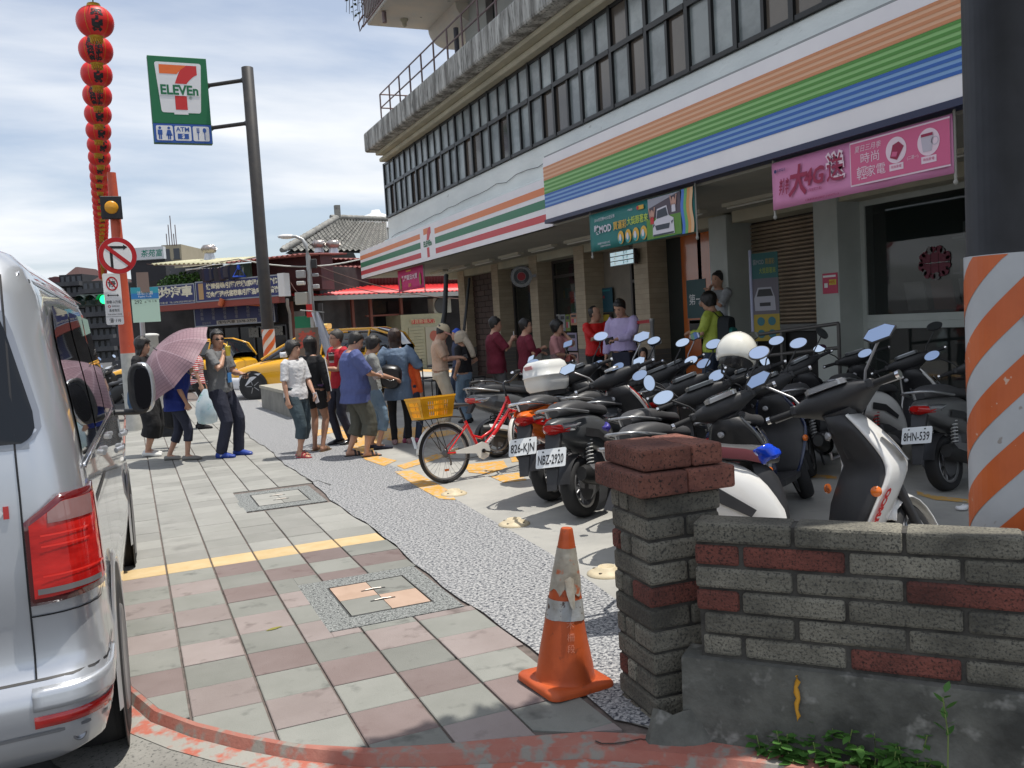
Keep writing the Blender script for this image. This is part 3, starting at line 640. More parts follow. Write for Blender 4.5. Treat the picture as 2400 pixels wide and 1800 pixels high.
# ceiling lights in the arcade
for k in range(11):
 yy = 22.6 - 1.62 * k
 t = thing('arcade_light', (7.75, yy, 3.03), ['unlit tube light under the arcade ceiling, number of places from the far end: ' + n_ for n_ in ('first', 'second', 'third', 'fourth', 'fifth', 'sixth', 'seventh', 'eighth', 'ninth', 'tenth', 'eleventh')][k].replace(', number of places from the far end:', ', counted from the far end:'), 'ceiling light', group='tube lights under the arcade ceiling')
 b = MB(); b.bx(-.07, .07, -.55, .55, -.05, -.001); b.build('fitting', mat('fitting_cream', (.55, .53, .44), .5), t); b = MB(); b.cyl((0, -.52, -.065), (0, .52, -.065), .014, 8); b.build('tube', mat('tube_white', (.65, .65, .6), .3), t)
# ================================================================ FOREGROUND WALL AND PILLAR
bkw = dict(rough=.95, bump=.008, bs=75, rnd=.2)
bG = mat('grey_split_brick', (.235, .22, .175), col2=(.085, .08, .065), vs=3.2, col3=(.045, .044, .04), s3=115, lo3=.50, hi3=.66, **bkw)
bR = mat('red_split_brick', (.22, .070, .052), col2=(.08, .03, .024), vs=3.5, col3=(.04, .02, .017), s3=115, lo3=.50, hi3=.66, **bkw)
bC = mat('red_cap_brick', (.24, .095, .065), col2=(.12, .045, .035), vs=5, col3=(.03, .018, .015), s3=80, lo3=.56, hi3=.66, **bkw)
bT = mat('sunlit_coping_brick', (.44, .40, .29), col2=(.30, .28, .22), vs=7, col3=(.05, .045, .035), s3=70, lo3=.55, hi3=.62, **bkw)
joint = mat('sooty_joint', (.032, .03, .027), .95, col2=(.085, .08, .07), vs=9, bump=.004, bs=60)
foot = mat('mossy_footing', (.17, .17, .15), .95, col2=(.045, .045, .04), vs=3.0, det=8, col3=(.26, .255, .235), s3=11, lo3=.58, hi3=.74, bump=.010, bs=18)
def brick(parent, M, x0, x1, y0, y1, z0, z1, m, jit=.003):
 b = MB(); b.M = M; n = 1
 j = lambda: rr.uniform(-jit, jit)
 b.bx(x0 + j(), x1 + j(), y0 + j() * 1.4, y1 + j(), z0, z1)
 return b.build('brick', m, parent, bevel=.012, bseg=2)
pil = thing('brick_pillar', (1.76, 2.88, -.02), 'square pillar of grey and red split bricks with a double red brick cap', 'pillar', rz=rad(-4))
I4 = Matrix.Identity(4)
b = MB(); b.bx(.012, .318, .012, .308, -.08, .95); b.build('pillar_core', joint, pil)
ch = .0885
for k in range(11):
 z0 = .916 - ch * (k + 1) + .004; z1 = z0 + ch - .010
 if k % 2 == 0:
  brick(pil, I4, 0, .33 if k < 1 else .325, 0, .155, z0, z1, bR if k in (4,) else bG); brick(pil, I4, 0, .11, .165, .24, z0, z1, bG); brick(pil, I4, 0, .12, .25, .32, z0, z1, bR if k in (2, 8) else bG); brick(pil, I4, .13, .33, .165, .32, z0, z1, bG)
 else:
  brick(pil, I4, 0, .17, 0, .32, z0, z1, bG); brick(pil, I4, .18, .325, 0, .155, z0, z1, bG); brick(pil, I4, .18, .325, .165, .32, z0, z1, bG)
brick(pil, I4, -.045, .165, -.045, .365, .918, 1.008, bC); brick(pil, I4, .169, .375, -.045, .365, .918, 1.008, bC)
brick(pil, I4, -.01, .20, -.015, .335, 1.014, 1.098, bC); brick(pil, I4, .204, .34, -.015, .335, 1.014, 1.098, bC)
wl = thing('brick_wall', (1.87, 2.735, 0), 'low wall of rough grey bricks with scattered red ones on a stained footing', 'wall', rz=atan2(-.76, .65))
b = MB(); b.bx(.01, 2.3, .012, .118, .29, .805); b.build('wall_core', joint, wl)
L_ = .362; hc_ = .0855
rws = [(0, [L_] * 7, 'GGGGGGG'), (0, [.178] + [L_] * 6, 'RRGGGRG'), (0, [L_] * 7, 'GGRGGGG'), (0, [.172] + [L_ + .005] * 6, 'RGGGRGG'), (.03, [.335] + [L_] * 6, 'GGGGGGG'), (.02, [.155, L_] + [L_] * 5, 'GGRGGRG')]
for r_, (u, ws, cs) in enumerate(rws):
 z1 = .812 - hc_ * r_; z0 = z1 - hc_ + .009
 for w_, c in zip(ws, cs):
  if r_ == 0: brick(wl, I4, u, u + w_ - .012, -.004, .135, z0, z1, bG, .002)
  else: brick(wl, I4, u, u + w_ - .012, 0, .13, z0, z1, bG if c == 'G' else bR)
  u += w_
b = MB()
NX = 40
rings = []
for i in range(NX + 1):
 x = -.06 + 2.5 * i / NX; nz_ = lambda k: .010 * noise.noise(V((x * 3, k * 2.7, 0)))
 rings.append([V((x, -.028 + nz_(1), .298 + nz_(5) * .3)), V((x, -.034 + nz_(2), .24)), V((x, -.040 + nz_(3), .12)), V((x, -.05 + nz_(4) * 1.6, .02)), V((x, -.085 + nz_(6) * 2, -.06)), V((x, -.12, -.16)), V((x, .12, -.16)), V((x, .12, .298))])
b.loft(rings, 0, True, False); b.build('wall_footing', foot, wl)
b = MB()
for i in range(9):
 a = i / 8; 
b.tube([(.36 + .004 * sin(i * 2), -.043 - .002 * i, .285 - .02 * i) for i in range(9)], [.008, .010, .007, .011, .008, .009, .006, .008, .003], 6, flat=.5); b.build('paint_drip', mat('drip_yellow', (.55, .27, .02), .6), wl)
# rubble skirt at the pillar foot
b = MB(); rings = []
for i in range(15):
 t = i / 14; a = -pi * .95 + t * pi * .9
 c = V((1.87 + .23 * cos(a) * (1 + .15 * noise.noise(V((t * 6, 0, 0)))), 2.82 + .18 * sin(a), 0)); q = V((1.88 + .17 * cos(a), 2.84 + .12 * sin(a), 0))
 rings.append([(c.x, c.y, -.02), ((c.x + q.x) / 2, (c.y + q.y) / 2, .035 + .02 * noise.noise(V((t * 9, 1, 0)))), (q.x, q.y, .10 + .03 * noise.noise(V((t * 7, 4, 0))))])
b.loft(rings, 0, False, False, closed=False); b.build('footing_mortar', foot, pil).parent = None
bpy.data.objects['footing_mortar']['kind'] = 'structure'
# traffic cone
cone = thing('traffic_cone', (1.635, 3.42, .002), 'battered orange traffic cone with torn silver bands beside the brick pillar', 'traffic cone', rz=rad(6), sc_=.95); cone.rotation_euler = (rad(1.2), rad(2.6), rad(6))
co_ = mat('cone_orange', (.52, .095, .022), .48, col2=(.40, .07, .018), vs=5, col3=(.20, .05, .02), s3=22, lo3=.64, hi3=.78, spec=.4, bump=.001, bs=30)
b = MB(); P = rrect(-.172, .172, -.172, .172, .045, 5)
b.loft([[(x, y, 0) for x, y in P], [(x * 1.0, y * 1.0, .018) for x, y in P], [(x * .96, y * .96, .028) for x, y in P], [(x * .70, y * .70, .034) for x, y in P]], 0); b.build('cone_base', co_, cone)
def cone_r(z): return .138 + (.027 - .138) * (z - .03) / .69
def cone_ring(z, k=1.0, n=40):
 r = cone_r(z) * k; out = []
 for i in range(n):
  a = 2 * pi * i / n; d = 0
  if .10 < z < .48: d = .022 * math.exp(-((a - 5.9) / .35) ** 2) * math.exp(-((z - .30) / .13) ** 2)
  wv = .0022 * noise.noise(V((cos(a) * 3, sin(a) * 3, z * 9)))
  lean = (z / .7) ** 2 * .012
  out.append(((r - d + wv) * cos(a) + lean, (r - d + wv) * sin(a), z))
 return out
b = MB(); zs_ = [.024, .03, .045] + [.06 + .03 * i for i in range(22)] + [.715, .722]
b.loft([cone_ring(z, 1.12 if z < .03 else 1.03 if z < .04 else .93 if z > .72 else 1) for z in zs_], 0); b.build('cone_body', co_, cone)
slv = mat('torn_silver_sleeve', (.42, .40, .34), .5, col2=(.24, .20, .15), vs=7, det=8, col3=(.42, .12, .05), s3=11, lo3=.60, hi3=.66, bump=.0025, bs=24)
slv2 = mat('cracked_silver_sleeve', (.40, .42, .43), .35, col2=(.26, .24, .20), vs=8, det=8, col3=(.08, .05, .04), s3=26, lo3=.60, hi3=.66, bump=.002, bs=24)
for (z0, z1, m, jag) in ((.435, .635, slv, .03), (.315, .405, slv2, .006)):
 b = MB(); rings = []
 for k in range(9):
  ring = []
  for i in range(40):
   a = 2 * pi * i / 40; zz = z0 + (z1 - z0) * k / 8
   if k == 0: zz += jag * noise.noise(V((cos(a) * 2.5, sin(a) * 2.5, z0 * 9))) * 1.3
   r = cone_r(zz) + .003 + .002 * noise.noise(V((cos(a) * 5, sin(a) * 5, zz * 20))); lean = (zz / .7) ** 2 * .012
   if .10 < zz < .48: r -= .022 * math.exp(-((a - 5.9) / .35) ** 2) * math.exp(-((zz - .30) / .13) ** 2)
   ring.append((r * cos(a) + lean, r * sin(a), zz))
  rings.append(ring)
 b.loft(rings, 0, False); b.build('reflective_band', m, cone)
b = MB(); 
fa = -1.9
def fl(a, z, o): r = cone_r(z) + o; return (r * cos(a) + .008, r * sin(a), z)
b.loft([[fl(fa - .35, .50, .004), fl(fa, .515, .012), fl(fa + .3, .50, .004)], [fl(fa - .22, .44, .018), fl(fa + .02, .45, .032), fl(fa + .24, .45, .012)], [fl(fa - .05, .385, .030), fl(fa + .06, .375, .036), fl(fa + .15, .39, .022)]], 0, False, True, closed=False)
b.build('peeling_flap', slv, cone)
def ontocone(s, z, size, m, name, a0):
 vs_, fs = tmesh(s, size, bold=0.0); out = []
 for x, y, _ in vs_:
  zz = z + y; r = cone_r(zz) + .0025; a = a0 + x / r; out.append((r * cos(a) + (zz / .7) ** 2 * .012, r * sin(a), zz))
 b = MB(); b.add(out, fs); return b.build(name, m, cone)
fade = mat('faded_lettering', (.66, .24, .14), .6)
view_a = atan2(-3.42, -1.635) - rad(6) + .22
for s_, z in (('木', .30), ('柵', .245), ('段', .195)): ontocone(s_, z, .038, fade, 'lettering', view_a)
# striped utility pole at the right edge
up_ = thing('utility_pole', (3.075, 2.315, -.02), 'thick black utility pole wrapped in orange and white stripes at right', 'pole')
b = MB(); b.lathe([(.172, 0), (.172, 1.76), (.165, 1.762), (.158, 9.0)], 40); o = b.build('pole_shaft', [mat('pole_black', (.012, .012, .013), .55, col2=(.02, .02, .022), vs=9)], up_)
b = MB(); b.lathe([(.174, .005), (.1745, 1.755)], 48, cap=False); b.build('wrap_white', mat('wrap_grey_white', (.50, .51, .52), .45, col2=(.42, .43, .44), vs=3, col3=(.30, .27, .25), s3=14, lo3=.68, hi3=.72), up_)
wo_ = mat('wrap_orange', (.62, .14, .035), .4, col2=(.52, .11, .03), vs=3, col3=(.62, .42, .32), s3=18, lo3=.68, hi3=.71)
per, sl_ = .275, 1.02
for k in range(-5, 8):
 b = MB(); R_ = .176; N = 48
 for i in range(N):
  a0, a1 = 2 * pi * i / N, 2 * pi * (i + 1) / N
  def zz(a, off): return min(1.752, max(.008, k * per + off + a * R_ * sl_))
  q = [(R_ * cos(a0), R_ * sin(a0), zz(a0, 0)), (R_ * cos(a1), R_ * sin(a1), zz(a1, 0)), (R_ * cos(a1), R_ * sin(a1), zz(a1, per * .5)), (R_ * cos(a0), R_ * sin(a0), zz(a0, per * .5))]
  if q[3][2] - q[0][2] > .001 or q[2][2] - q[1][2] > .001: b.add(q, [(0, 1, 2, 3)], 0, True)
 if b.v: b.build('wrap_stripe', wo_, up_)
b = MB()
for z in (.78, 1.52): b.box((-.12, -.135, z), (.03, .012, .02))
b.build('clip', mat('clip_pale', (.5, .48, .44), .5), up_)
# tree added out of view to shade the pavement by the wall
tr = thing('added_shade_tree', (3.75, 1.15, -.1), 'leafy tree added unseen beyond the right edge to shade the pavement', 'tree')
b = MB(); b.tube([(0, 0, 0), (.05, -.02, 1.5), (-.05, .05, 3.0), (-.35, .5, 4.1), (-.9, 1.1, 4.75)], [.11, .09, .075, .05, .02], 8); b.tube([(-.05, .05, 3.0), (.4, -.3, 4.2), (.7, -.6, 5)], [.06, .04, .015], 6); b.build('trunk', mat('bark', (.12, .10, .08), .9, bump=.01, bs=20), tr)
b = MB(); rt = random.Random(11)
def shade(c, R, n):
 for _ in range(n):
  while True:
   q = V((rt.uniform(-1, 1), rt.uniform(-1, 1), rt.uniform(-1, 1)))
   if q.length < 1: break
  q = V((q.x * R[0], q.y * R[1], q.z * R[2])) + V(c); h = q.z
  gx_, gy_ = q.x - h * .2562, q.y + h * .0783
  if ((gx_ - 1.93) / .17) ** 2 + ((gy_ - 2.38) / .13) ** 2 < 1: continue  # gap shaped in the leaves so a sun patch reaches the ground
  leafy(b, (q.x - 3.75, q.y - 1.15, q.z + .1), (.02, .02, .02), 1, .085, rt)
shade((2.30, 2.47, 4.75), (.88, .50, .34), 2900); shade((1.95, 2.10, 4.9), (.6, .5, .3), 900); shade((4.4, .6, 5.2), (1.1, 1.1, .8), 1400)
b.build('crown', leafm, tr)
# weeds along the footing
wd = thing('weed_clump', (*gp(1860, 1775, -.02).xy, -.03), 'broad leaved green weeds growing at the foot of the brick wall', 'weeds')
wleaf = mat('weed_leaf', (.035, .105, .018), .5, col2=(.07, .17, .03), vs=8, spec=.4)
b = MB(); rw = random.Random(5)
def leaf(mb, base, d, ln, wd_, curl=.3):
 d = V(d).normalized(); s_ = d.cross(ZU).normalized(); P = []
 for t, k in ((0, 0), (.25, .8), (.5, 1), (.75, .65), (1, 0)):
  c = V(base) + d * (ln * t) + ZU * (-curl * ln * t * t)
  P.append([c - s_ * wd_ * k, c + ZU * (-.1 * wd_ * k), c + s_ * wd_ * k])
 mb.loft(P, 0, False, True, closed=False)
stems = MB()
for k in range(75):
 u = rw.uniform(-.12, .50); base = V((u * .65, -u * .76, 0)) + V((-.76, -.65, 0)) * rw.uniform(-.03, .09); h = rw.uniform(.03, .15) * (1.2 if k % 3 == 0 else .8)
 top = base + V((rw.uniform(-.04, .04), rw.uniform(-.04, .04), h)); stems.tube([base, (base + top) / 2 + V((.01, 0, 0)), top], .0022, 4)
 for j in range(rw.randint(4, 7)):
  a = rw.uniform(0, 2 * pi); leaf(b, base + (top - base) * rw.uniform(.5, 1), (cos(a), sin(a), rw.uniform(0, .5)), rw.uniform(.03, .062), rw.uniform(.011, .02))
tall = V((.27, -.42, 0)); stems.tube([tall, tall + V((.01, 0, .2)), tall + V((-.01, 0, .33))], .003, 4)
for j in range(9): leaf(b, tall + V((0, 0, .2 + .018 * j)), (cos(j * 2.4), sin(j * 2.4), .8), .05, .011, .1)
b.build('leaf', wleaf, wd)['kind'] = 'stuff'; stems.build('stem', mat('weed_stem', (.16, .22, .06), .6), wd)['kind'] = 'stuff'
gr = thing('grass_tuft', (*gp(1790, 1768, -.02).xy, -.03), 'small grass tuft with long arching blades by the wall foot', 'grass tuft')
b = MB()
for k in range(34):
 a = rw.uniform(0, 2 * pi); ln = rw.uniform(.06, .13) * (1.5 if k < 4 else 1); leaf(b, (rw.uniform(-.05, .05), rw.uniform(-.05, .05), 0), (cos(a) * .6, sin(a) * .6, .9), ln, .003, .9)
b.build('blade', mat('grass_blade', (.10, .24, .05), .5), gr)['kind'] = 'stuff'
# bollard sockets, litter, dead leaf
for (x, y, lb) in ((2.69, 7.82, 'farthest'), (2.66, 6.33, 'middle'), (2.60, 4.75, 'nearest')):
 t = thing('bollard_socket', (x, y, 0), {'farthest': 'cream bollard socket on the yellow paint near the bicycle wheel', 'middle': 'cream bollard socket alone on bare concrete between bicycle and cone', 'nearest': 'cream bollard socket half hidden by the brick pillar'}[lb], 'bollard base', group='empty bollard sockets on the forecourt')
 b = MB(); b.lathe([(.125, 0), (.125, .008), (.10, .022), (.062, .034), (.056, .048), (.044, .048), (.040, .02), (.001, .018)], 28); b.build('flange', mat('cream_plastic', (.62, .53, .36), .6, col2=(.5, .42, .28), vs=12), t)
 for k in range(4): a = .6 + k * pi / 2; q = MB(); q.lathe([(.011, .012), (.011, .0305), (.001, .031)], 10, c=(.088 * cos(a), .088 * sin(a), -.003)); q.build('bolt_hole', mat('hole_dark', (.06, .045, .03), .8), t)
P = gp(623, 1480); b = MB(); leaf(b, (P.x, P.y, .004), (1, .3, .02), .10, .016, .02); tag(b.build('fallen_leaf', mat('dead_leaf', (.22, .20, .03), .6)), 'single yellow green fallen leaf on the grey and pink tiles', 'leaf')
P = gp(2255, 1196); b = MB(); b.ell((P.x, P.y, .02), (.06, .035, .018), 9, 6); o = b.build('litter', mat('tissue_white', (.75, .75, .76), .7)); tag(o, 'crumpled white tissue on the shaded concrete near the striped pole', 'litter')
for v in o.data.vertices: v.co += V((noise.noise(v.co * 40), noise.noise(v.co * 40 + V((3, 3, 3))), noise.noise(v.co * 50))) * .018

# ================================================================ POLE SIGN, LANTERNS, STREET SIGNS
pl = thing('sign_pole', (0, 0, 0), 'tall dark steel pole carrying the lit style 7 logo box sign', 'sign pole')
KS = 1.27; pt = at(577, 160, 24.1); pb_ = V((pt.x + .02, pt.y - .05, 0)); pl.location = (pb_.x, pb_.y, 0)
stl = mat('dark_steel', (.028, .027, .028), .55, .1, col2=(.045, .04, .036), vs=4)
b = MB(); b.lathe([(.165, 0), (.165, 2.0), (.155, pt.z), (.14, pt.z + .01), (.02, pt.z + .02)], 24); b.build('pole_shaft', stl, pl)
b = MB(); zw_ = at(624, 772, 24.1).z; b.lathe([(.169, .3), (.169, zw_)], 24, cap=False); b.build('wrap_white', mat('wrap_white2', (.6, .6, .6), .5), pl)
for k in range(-4, 6):
 b = MB(); R_ = .172
 for i in range(24):
  a0, a1 = 2 * pi * i / 24, 2 * pi * (i + 1) / 24; f = lambda a, o_: min(zw_ - .005, max(.3, .3 + k * .36 + o_ + a * R_ * 1.1))
  q = [(R_ * cos(a0), R_ * sin(a0), f(a0, 0)), (R_ * cos(a1), R_ * sin(a1), f(a1, 0)), (R_ * cos(a1), R_ * sin(a1), f(a1, .18)), (R_ * cos(a0), R_ * sin(a0), f(a0, .18))]
  if q[3][2] - q[0][2] > .001: b.add(q, [(0, 1, 2, 3)], 0, True)
 if b.v: b.build('wrap_stripe', wo_, pl)
TL, TR, BL, BR = at(344, 128, 18.72 * KS), at(483, 138, 19.2 * KS), at(361, 334, 18.72 * KS), at(499, 338.5, 19.2 * KS)
xd = ((TR - TL) + (BR - BL)) / 2; xd.z = 0; Wd = xd.length; Hh = (TL.z - BL.z + TR.z - BR.z) / 2; org = V(((TL.x + BL.x) / 2, (TL.y + BL.y) / 2, (BL.z + BR.z) / 2))
MS = basis(org, xd, ZU) @ Matrix.Scale(KS, 4); Wd /= KS; Hh /= KS
bxs = thing('logo_box_sign', (0, 0, 0), 'green and white 7 logo box sign hung from the tall dark pole', 'sign')
b = MB(); b.M = MS; b.bx(0, Wd, .0, .40, -.16, 0); b.bx(0, Wd, .40, Hh, -.161, 0); b.build('sign_box', mat('box_green', (.02, .13, .06), .4), bxs, bevel=.012)
p = Panel(MS, [GREEN, WHITE, flat('logo_orange', (.85, .17, .03)), flat('logo_red', (.62, .03, .03)), flat('pict_blue', (.03, .10, .38))])
p.rect(.01, Wd - .01, .41, Hh - .01, 0); p.rect(.01, Wd - .01, .01, .40, 4)
x0, x1 = .11 * Wd, .90 * Wd; y0, y1 = .40 + .13 * Hh, Hh - .12
def taper(P): return [(Wd / 2 + (x - Wd / 2) * (.84 + .16 * (y - y0) / (y1 - y0)), y) for x, y in P]
p.poly(taper(rrect(x0, x1, y0, y1, .05)), 1, 2); p.poly([(Wd * .38, y0), (Wd * .62, y0), (Wd * .62, y0 - .035), (Wd * .38, y0 - .035)], 1, 2)
s_ = (y1 - y0) * 1.04; cy = (y0 + y1) / 2 - .0
p.rect(Wd*.13, Wd*.13, 0, 0, 1) if 0 else None; seven(p, Wd / 2, cy, s_ * .96, 2, 3, 3)
b2 = p; p.rect(Wd * .15, Wd * .85, cy - .155 * s_, cy + .045 * s_, 1, 4); p.text('ELEVEn', Wd / 2, cy - .055 * s_, .27, 0, 5, wide=Wd * .64, bold=.035)
p.text('®', Wd * .68, cy - .19 * s_, .09, 0, 4)
for i in range(3):
 a = Wd * (.05 + .31 * i); c = a + Wd * .28; p.poly(rrect(a, c, .055, .36, .03), 1, 2)
 m_ = (a + c) / 2
 if i == 0:
  for s2, d in ((-.09, 0), (.085, 1)):
   p.disc(m_ + s2, .31, .028, 4, 3)
   if d: p.poly([(m_ + s2 - .03, .27), (m_ + s2 + .03, .27), (m_ + s2 + .065, .15), (m_ + s2 - .065, .15)], 4, 3)
   else: p.poly([(m_ + s2 - .045, .27), (m_ + s2 + .045, .27), (m_ + s2 + .045, .17), (m_ + s2 - .045, .17)], 4, 3)
   p.rect(m_ + s2 - .03, m_ + s2 - .005, .075, .18, 4, 3); p.rect(m_ + s2 + .005, m_ + s2 + .03, .075, .18, 4, 3)
 elif i == 1: p.text('ATM', m_, .285, .13, 4, 3, bold=.02); p.rect(m_ - .11, m_ + .11, .09, .20, 4, 3); p.text('$', m_, .145, .11, 1, 4, bold=.03)
 else:
  for q in (-.08, -.06, -.04): p.rect(m_ + q - .006, m_ + q + .006, .24, .33, 4, 3)
  p.rect(m_ - .086, m_ - .034, .225, .245, 4, 3); p.rect(m_ - .068, m_ - .052, .08, .24, 4, 3); p.disc(m_ + .07, .28, .035, 4, 3, ry=.05); p.rect(m_ + .061, m_ + .079, .08, .25, 4, 3)
p.build('sign_print', bxs)
for z in (at(500, 193, 24.2).z, at(500, 294, 24.2).z):
 b = MB(); a = MS @ V((Wd, 0, -.08)); a.z = z; c = V((pb_.x, pb_.y, z - .02)); b.tube([a - pb_, c - pb_], .052, 10)
 b.lathe([(.085, 0), (.045, .09)], 10, c=a - pb_, ax=(c - a)); b.lathe([(.045, 0), (.10, .12)], 10, c=(c - pb_) + (a - c).normalized() * .24, ax=(a - c) * -1); b.build('arm', stl, pl)

# lantern string
lred = mat('lantern_red', (.74, .022, .018), .45, col2=(.62, .012, .012), vs=3, emit=(.5, .02, .01), es=.0)
gold = mat('lantern_gold', (.55, .33, .03), .45, .3); fr = mat('gold_fringe', (.55, .30, .02), .7)
def lantern_parts(t, R, txt=None, va=0.0):
 b = MB(); prof = []
 n = 40
 for i in range(n + 1):
  a = -pi / 2 * .86 + pi * .86 * i / n; r = R * cos(a) ** .8; prof.append((r * (1 + (.010 if i % 2 else -.006)), R * .86 * sin(a)))
 b.lathe(prof, 28); b.build('lantern_shade', lred, t)
 b = MB(); b.lathe([(.02, -R * 1.0), (.06, -R * .95), (.085, -R * .80), (.085, R * .80), (.07, R * 1.0), (.02, R * 1.01)], 16); b.build('gold_cap', gold, t)
 b = MB()
 for k in range(14): a = 2 * pi * k / 14; b.tube([(.06 * cos(a), .06 * sin(a), -R * .93), (.06 * cos(a + .1), .06 * sin(a + .1), -R * 1.15)], .009, 4)
 b.build('fringe', fr, t)
 if txt:
  for s, x0, sz, ys in txt:
   b = MB()
   for ch_, y in zip(s, ys):
    vs_, fs = tmesh(ch_, sz, bold=.012); out = []
    for x, yy, _ in vs_:
     z = y + yy; r = R * (max(.0, 1 - (z / (R * .93)) ** 2)) ** .42 * 1.012; a = va + (x + x0) / R; out.append((r * cos(a), r * sin(a), z))
    b.add(out, fs)
   b.build('lettering', BLACK, t)
  b = MB()
  for s in (-.62, -.28, .28, .62):
   out = []
   for i in range(21):
    z = R * .80 * (-1 + 2 * i / 20); r = R * (max(.0, 1 - (z / (R * .93)) ** 2)) ** .42 * 1.014
    out.append([(r * cos(va + s + e_), r * sin(va + s + e_), z) for e_ in (-.012, .012)])
   if abs(s) > .5: b.loft(out, 0, False, True, closed=False)
  b.build('gold_line', gold, t)
LZ = 5.335; ordn = ['nearest', 'second', 'third', 'fourth', 'fifth', 'sixth', 'seventh', 'eighth', 'ninth', 'tenth']
lp = None; wp = []
for k in range(38):
 y = 11.52 + 1.09 * k; x = -.045 - .0225 * (y - 11.52); z = LZ + .02 * sin(k * .7) - .012 * min(k, 12)
 wp.append((x, y, z + .27))
 if k == 0: lb = 'nearest and largest red paper lantern at the top of the string'
 elif k < 10: lb = ordn[k] + ' red paper lantern from the top of the receding string'
 else: lb = 'small red paper lantern in the crowded middle of the string' if k < 22 else 'tiny red paper lantern at the far end of the string'
 if k < 5 or lp is None:
  t = thing('paper_lantern', (x, y, z), lb, 'lantern', group='red paper lanterns strung over the street')
  lantern_parts(t, .205, (('平安', .0 if k % 2 == 0 else -.03, .12, (.03, -.09)), ) if k % 2 == 0 else (('國泰民安', -.055, .075, (.09, .02, -.05, -.12)), ('風調雨順', .05, .075, (.09, .02, -.05, -.12))), atan2(-y, -x) + (.12 if k % 2 == 0 else -.05))
  lp = t
  if k == 4: lp5 = t
 else:
  t = dup(lp5 if k % 2 == 0 else lp5); t.location = (x, y, z); t['label'] = lb; t.rotation_euler = (rad(rr.uniform(-6, 6)), rad(rr.uniform(-8, 8)), rr.uniform(-.3, .3))
b = MB(); b.tube([(-.02, 9.0, LZ + .7)] + wp + [(-1.2, 60, LZ)], .008, 5); tag(b.build('lantern_wire', mat('wire_dark', (.1, .05, .04), .6)), 'thin wire carrying the long row of red lanterns', 'wire')
b = MB(); b.lathe([(.02, 0), (.14, .05), (.12, .25), (.15, .5)], 14, c=(-.04, 11.5, LZ + .26)); tag(b.build('gold_tassel', gold), 'gold tassel just above the nearest red lantern', 'tassel')

# red painted pole with traffic signs
PR = at(296, 790, 16.2); rp = thing('red_pole', (PR.x, PR.y, 0), 'orange red painted street pole behind the round no turn sign', 'pole')
orr = mat('pole_orange_red', (.62, .11, .05), .55, col2=(.52, .08, .04), vs=3, col3=(.35, .2, .15), s3=8, lo3=.66, hi3=.72)
top = at(258, 405, 16.2); b = MB()
b.lathe([(.125, 1.42), (.115, 2.4), (.085, 4.2), (.075, top.z)], 20, c=(0, 0, 0)); b.build('painted_shaft', orr, rp)
b = MB(); b.lathe([(.135, 0), (.126, 1.42)], 20); b.build('white_foot', mat('foot_white', (.55, .54, .5), .7, col2=(.4, .4, .37), vs=5), rp)
nd = (CP - V((PR.x, PR.y, 1.6))).normalized(); xs = V((-nd.y, nd.x, 0)) * -1
if xs.dot(R0) < 0: xs = -xs
def board(name, px, py, dep, label, cat): return None
def discsign(px, py, dep, r):
 c = at(px, py, dep); t = thing('no_turn_sign', (0, 0, 0), 'round red ringed sign forbidding the right turn, on the orange pole', 'traffic sign')
 M = basis(c, (xs * .97 + nd * -.25), ZU)
 b = MB(); b.M = M; b.lathe([(r, -.012), (r, 0)], 48); b.build('sign_plate', mat('plate_grey', (.4, .4, .4), .5, .5), t)
 p = Panel(M, [WHITE, flat('sign_red', (.48, .015, .02), .4), BLACK])
 p.disc(0, 0, r * .99, 1, 1, n=48); p.disc(0, 0, r * .74, 0, 2, n=48)
 p.poly([(-.13, -.20), (-.085, -.22), (-.085, .12), (.10, .12), (.10, .10), (.17, .145), (.10, .19), (.10, .165), (-.13, .165)], 2, 3)
 a = rad(-40); w_ = .034
 p.poly([(cos(a) * -r * .8 - sin(a) * w_, sin(a) * -r * .8 + cos(a) * w_), (cos(a) * -r * .8 + sin(a) * w_, sin(a) * -r * .8 - cos(a) * w_), (cos(a) * r * .8 + sin(a) * w_, sin(a) * r * .8 - cos(a) * w_), (cos(a) * r * .8 - sin(a) * w_, sin(a) * r * .8 + cos(a) * w_)], 1, 4)
 p.build('sign_face', t); return t
discsign(276, 599, 15.6, .318)
c0, c1 = at(242, 642, 15.65), at(289, 760, 15.65); t = thing('no_parking_sign', (0, 0, 0), 'tall white tow-away sign with a red ringed parking ban character', 'traffic sign')
w_ = .29; h_ = abs(c0.z - c1.z) * 1.0; M = basis((c0 + c1) / 2 - ZU * 0, xs * .97 - nd * .25, ZU)
b = MB(); b.M = M; P = rrect(-w_ / 2, w_ / 2, -h_ / 2, h_ / 2, .03); b.prism(P, -.01, 0); b.build('sign_plate', WHITE, t)
p = Panel(M, [WHITE, flat('sign_red'), BLACK]); p.ring(0, h_ * .30, .078, .10, 1, ky=1.25); p.text('停', 0, h_ * .30, .13, 2, 2, bold=.02); p.poly([(-.07, h_ * .30 + .075), (-.055, h_ * .30 + .095), (.07, h_ * .30 - .075), (.055, h_ * .30 - .095)], 1, 3)
y = h_ * .075; p.poly([(-.10, y), (-.07, y + .022), (-.07, y + .007), (.07, y + .007), (.07, y + .022), (.10, y), (.07, y - .022), (.07, y - .007), (-.07, y - .007), (-.07, y - .022)], 2, 2)
p.text('騎樓·人行道', 0, -h_ * .06, .062, 2, 2, wide=.235); p.text('SIDEWALK', .03, -h_ * .14, .042, 2, 2, wide=.13); p.ring(-.075, -h_ * .14, .014, .024, 1, n=16); p.text('違者拖吊', 0, -h_ * .225, .06, 2, 2, wide=.17); p.text('TOW-AWAY ZONE', 0, -h_ * .30, .04, 2, 2, wide=.235)
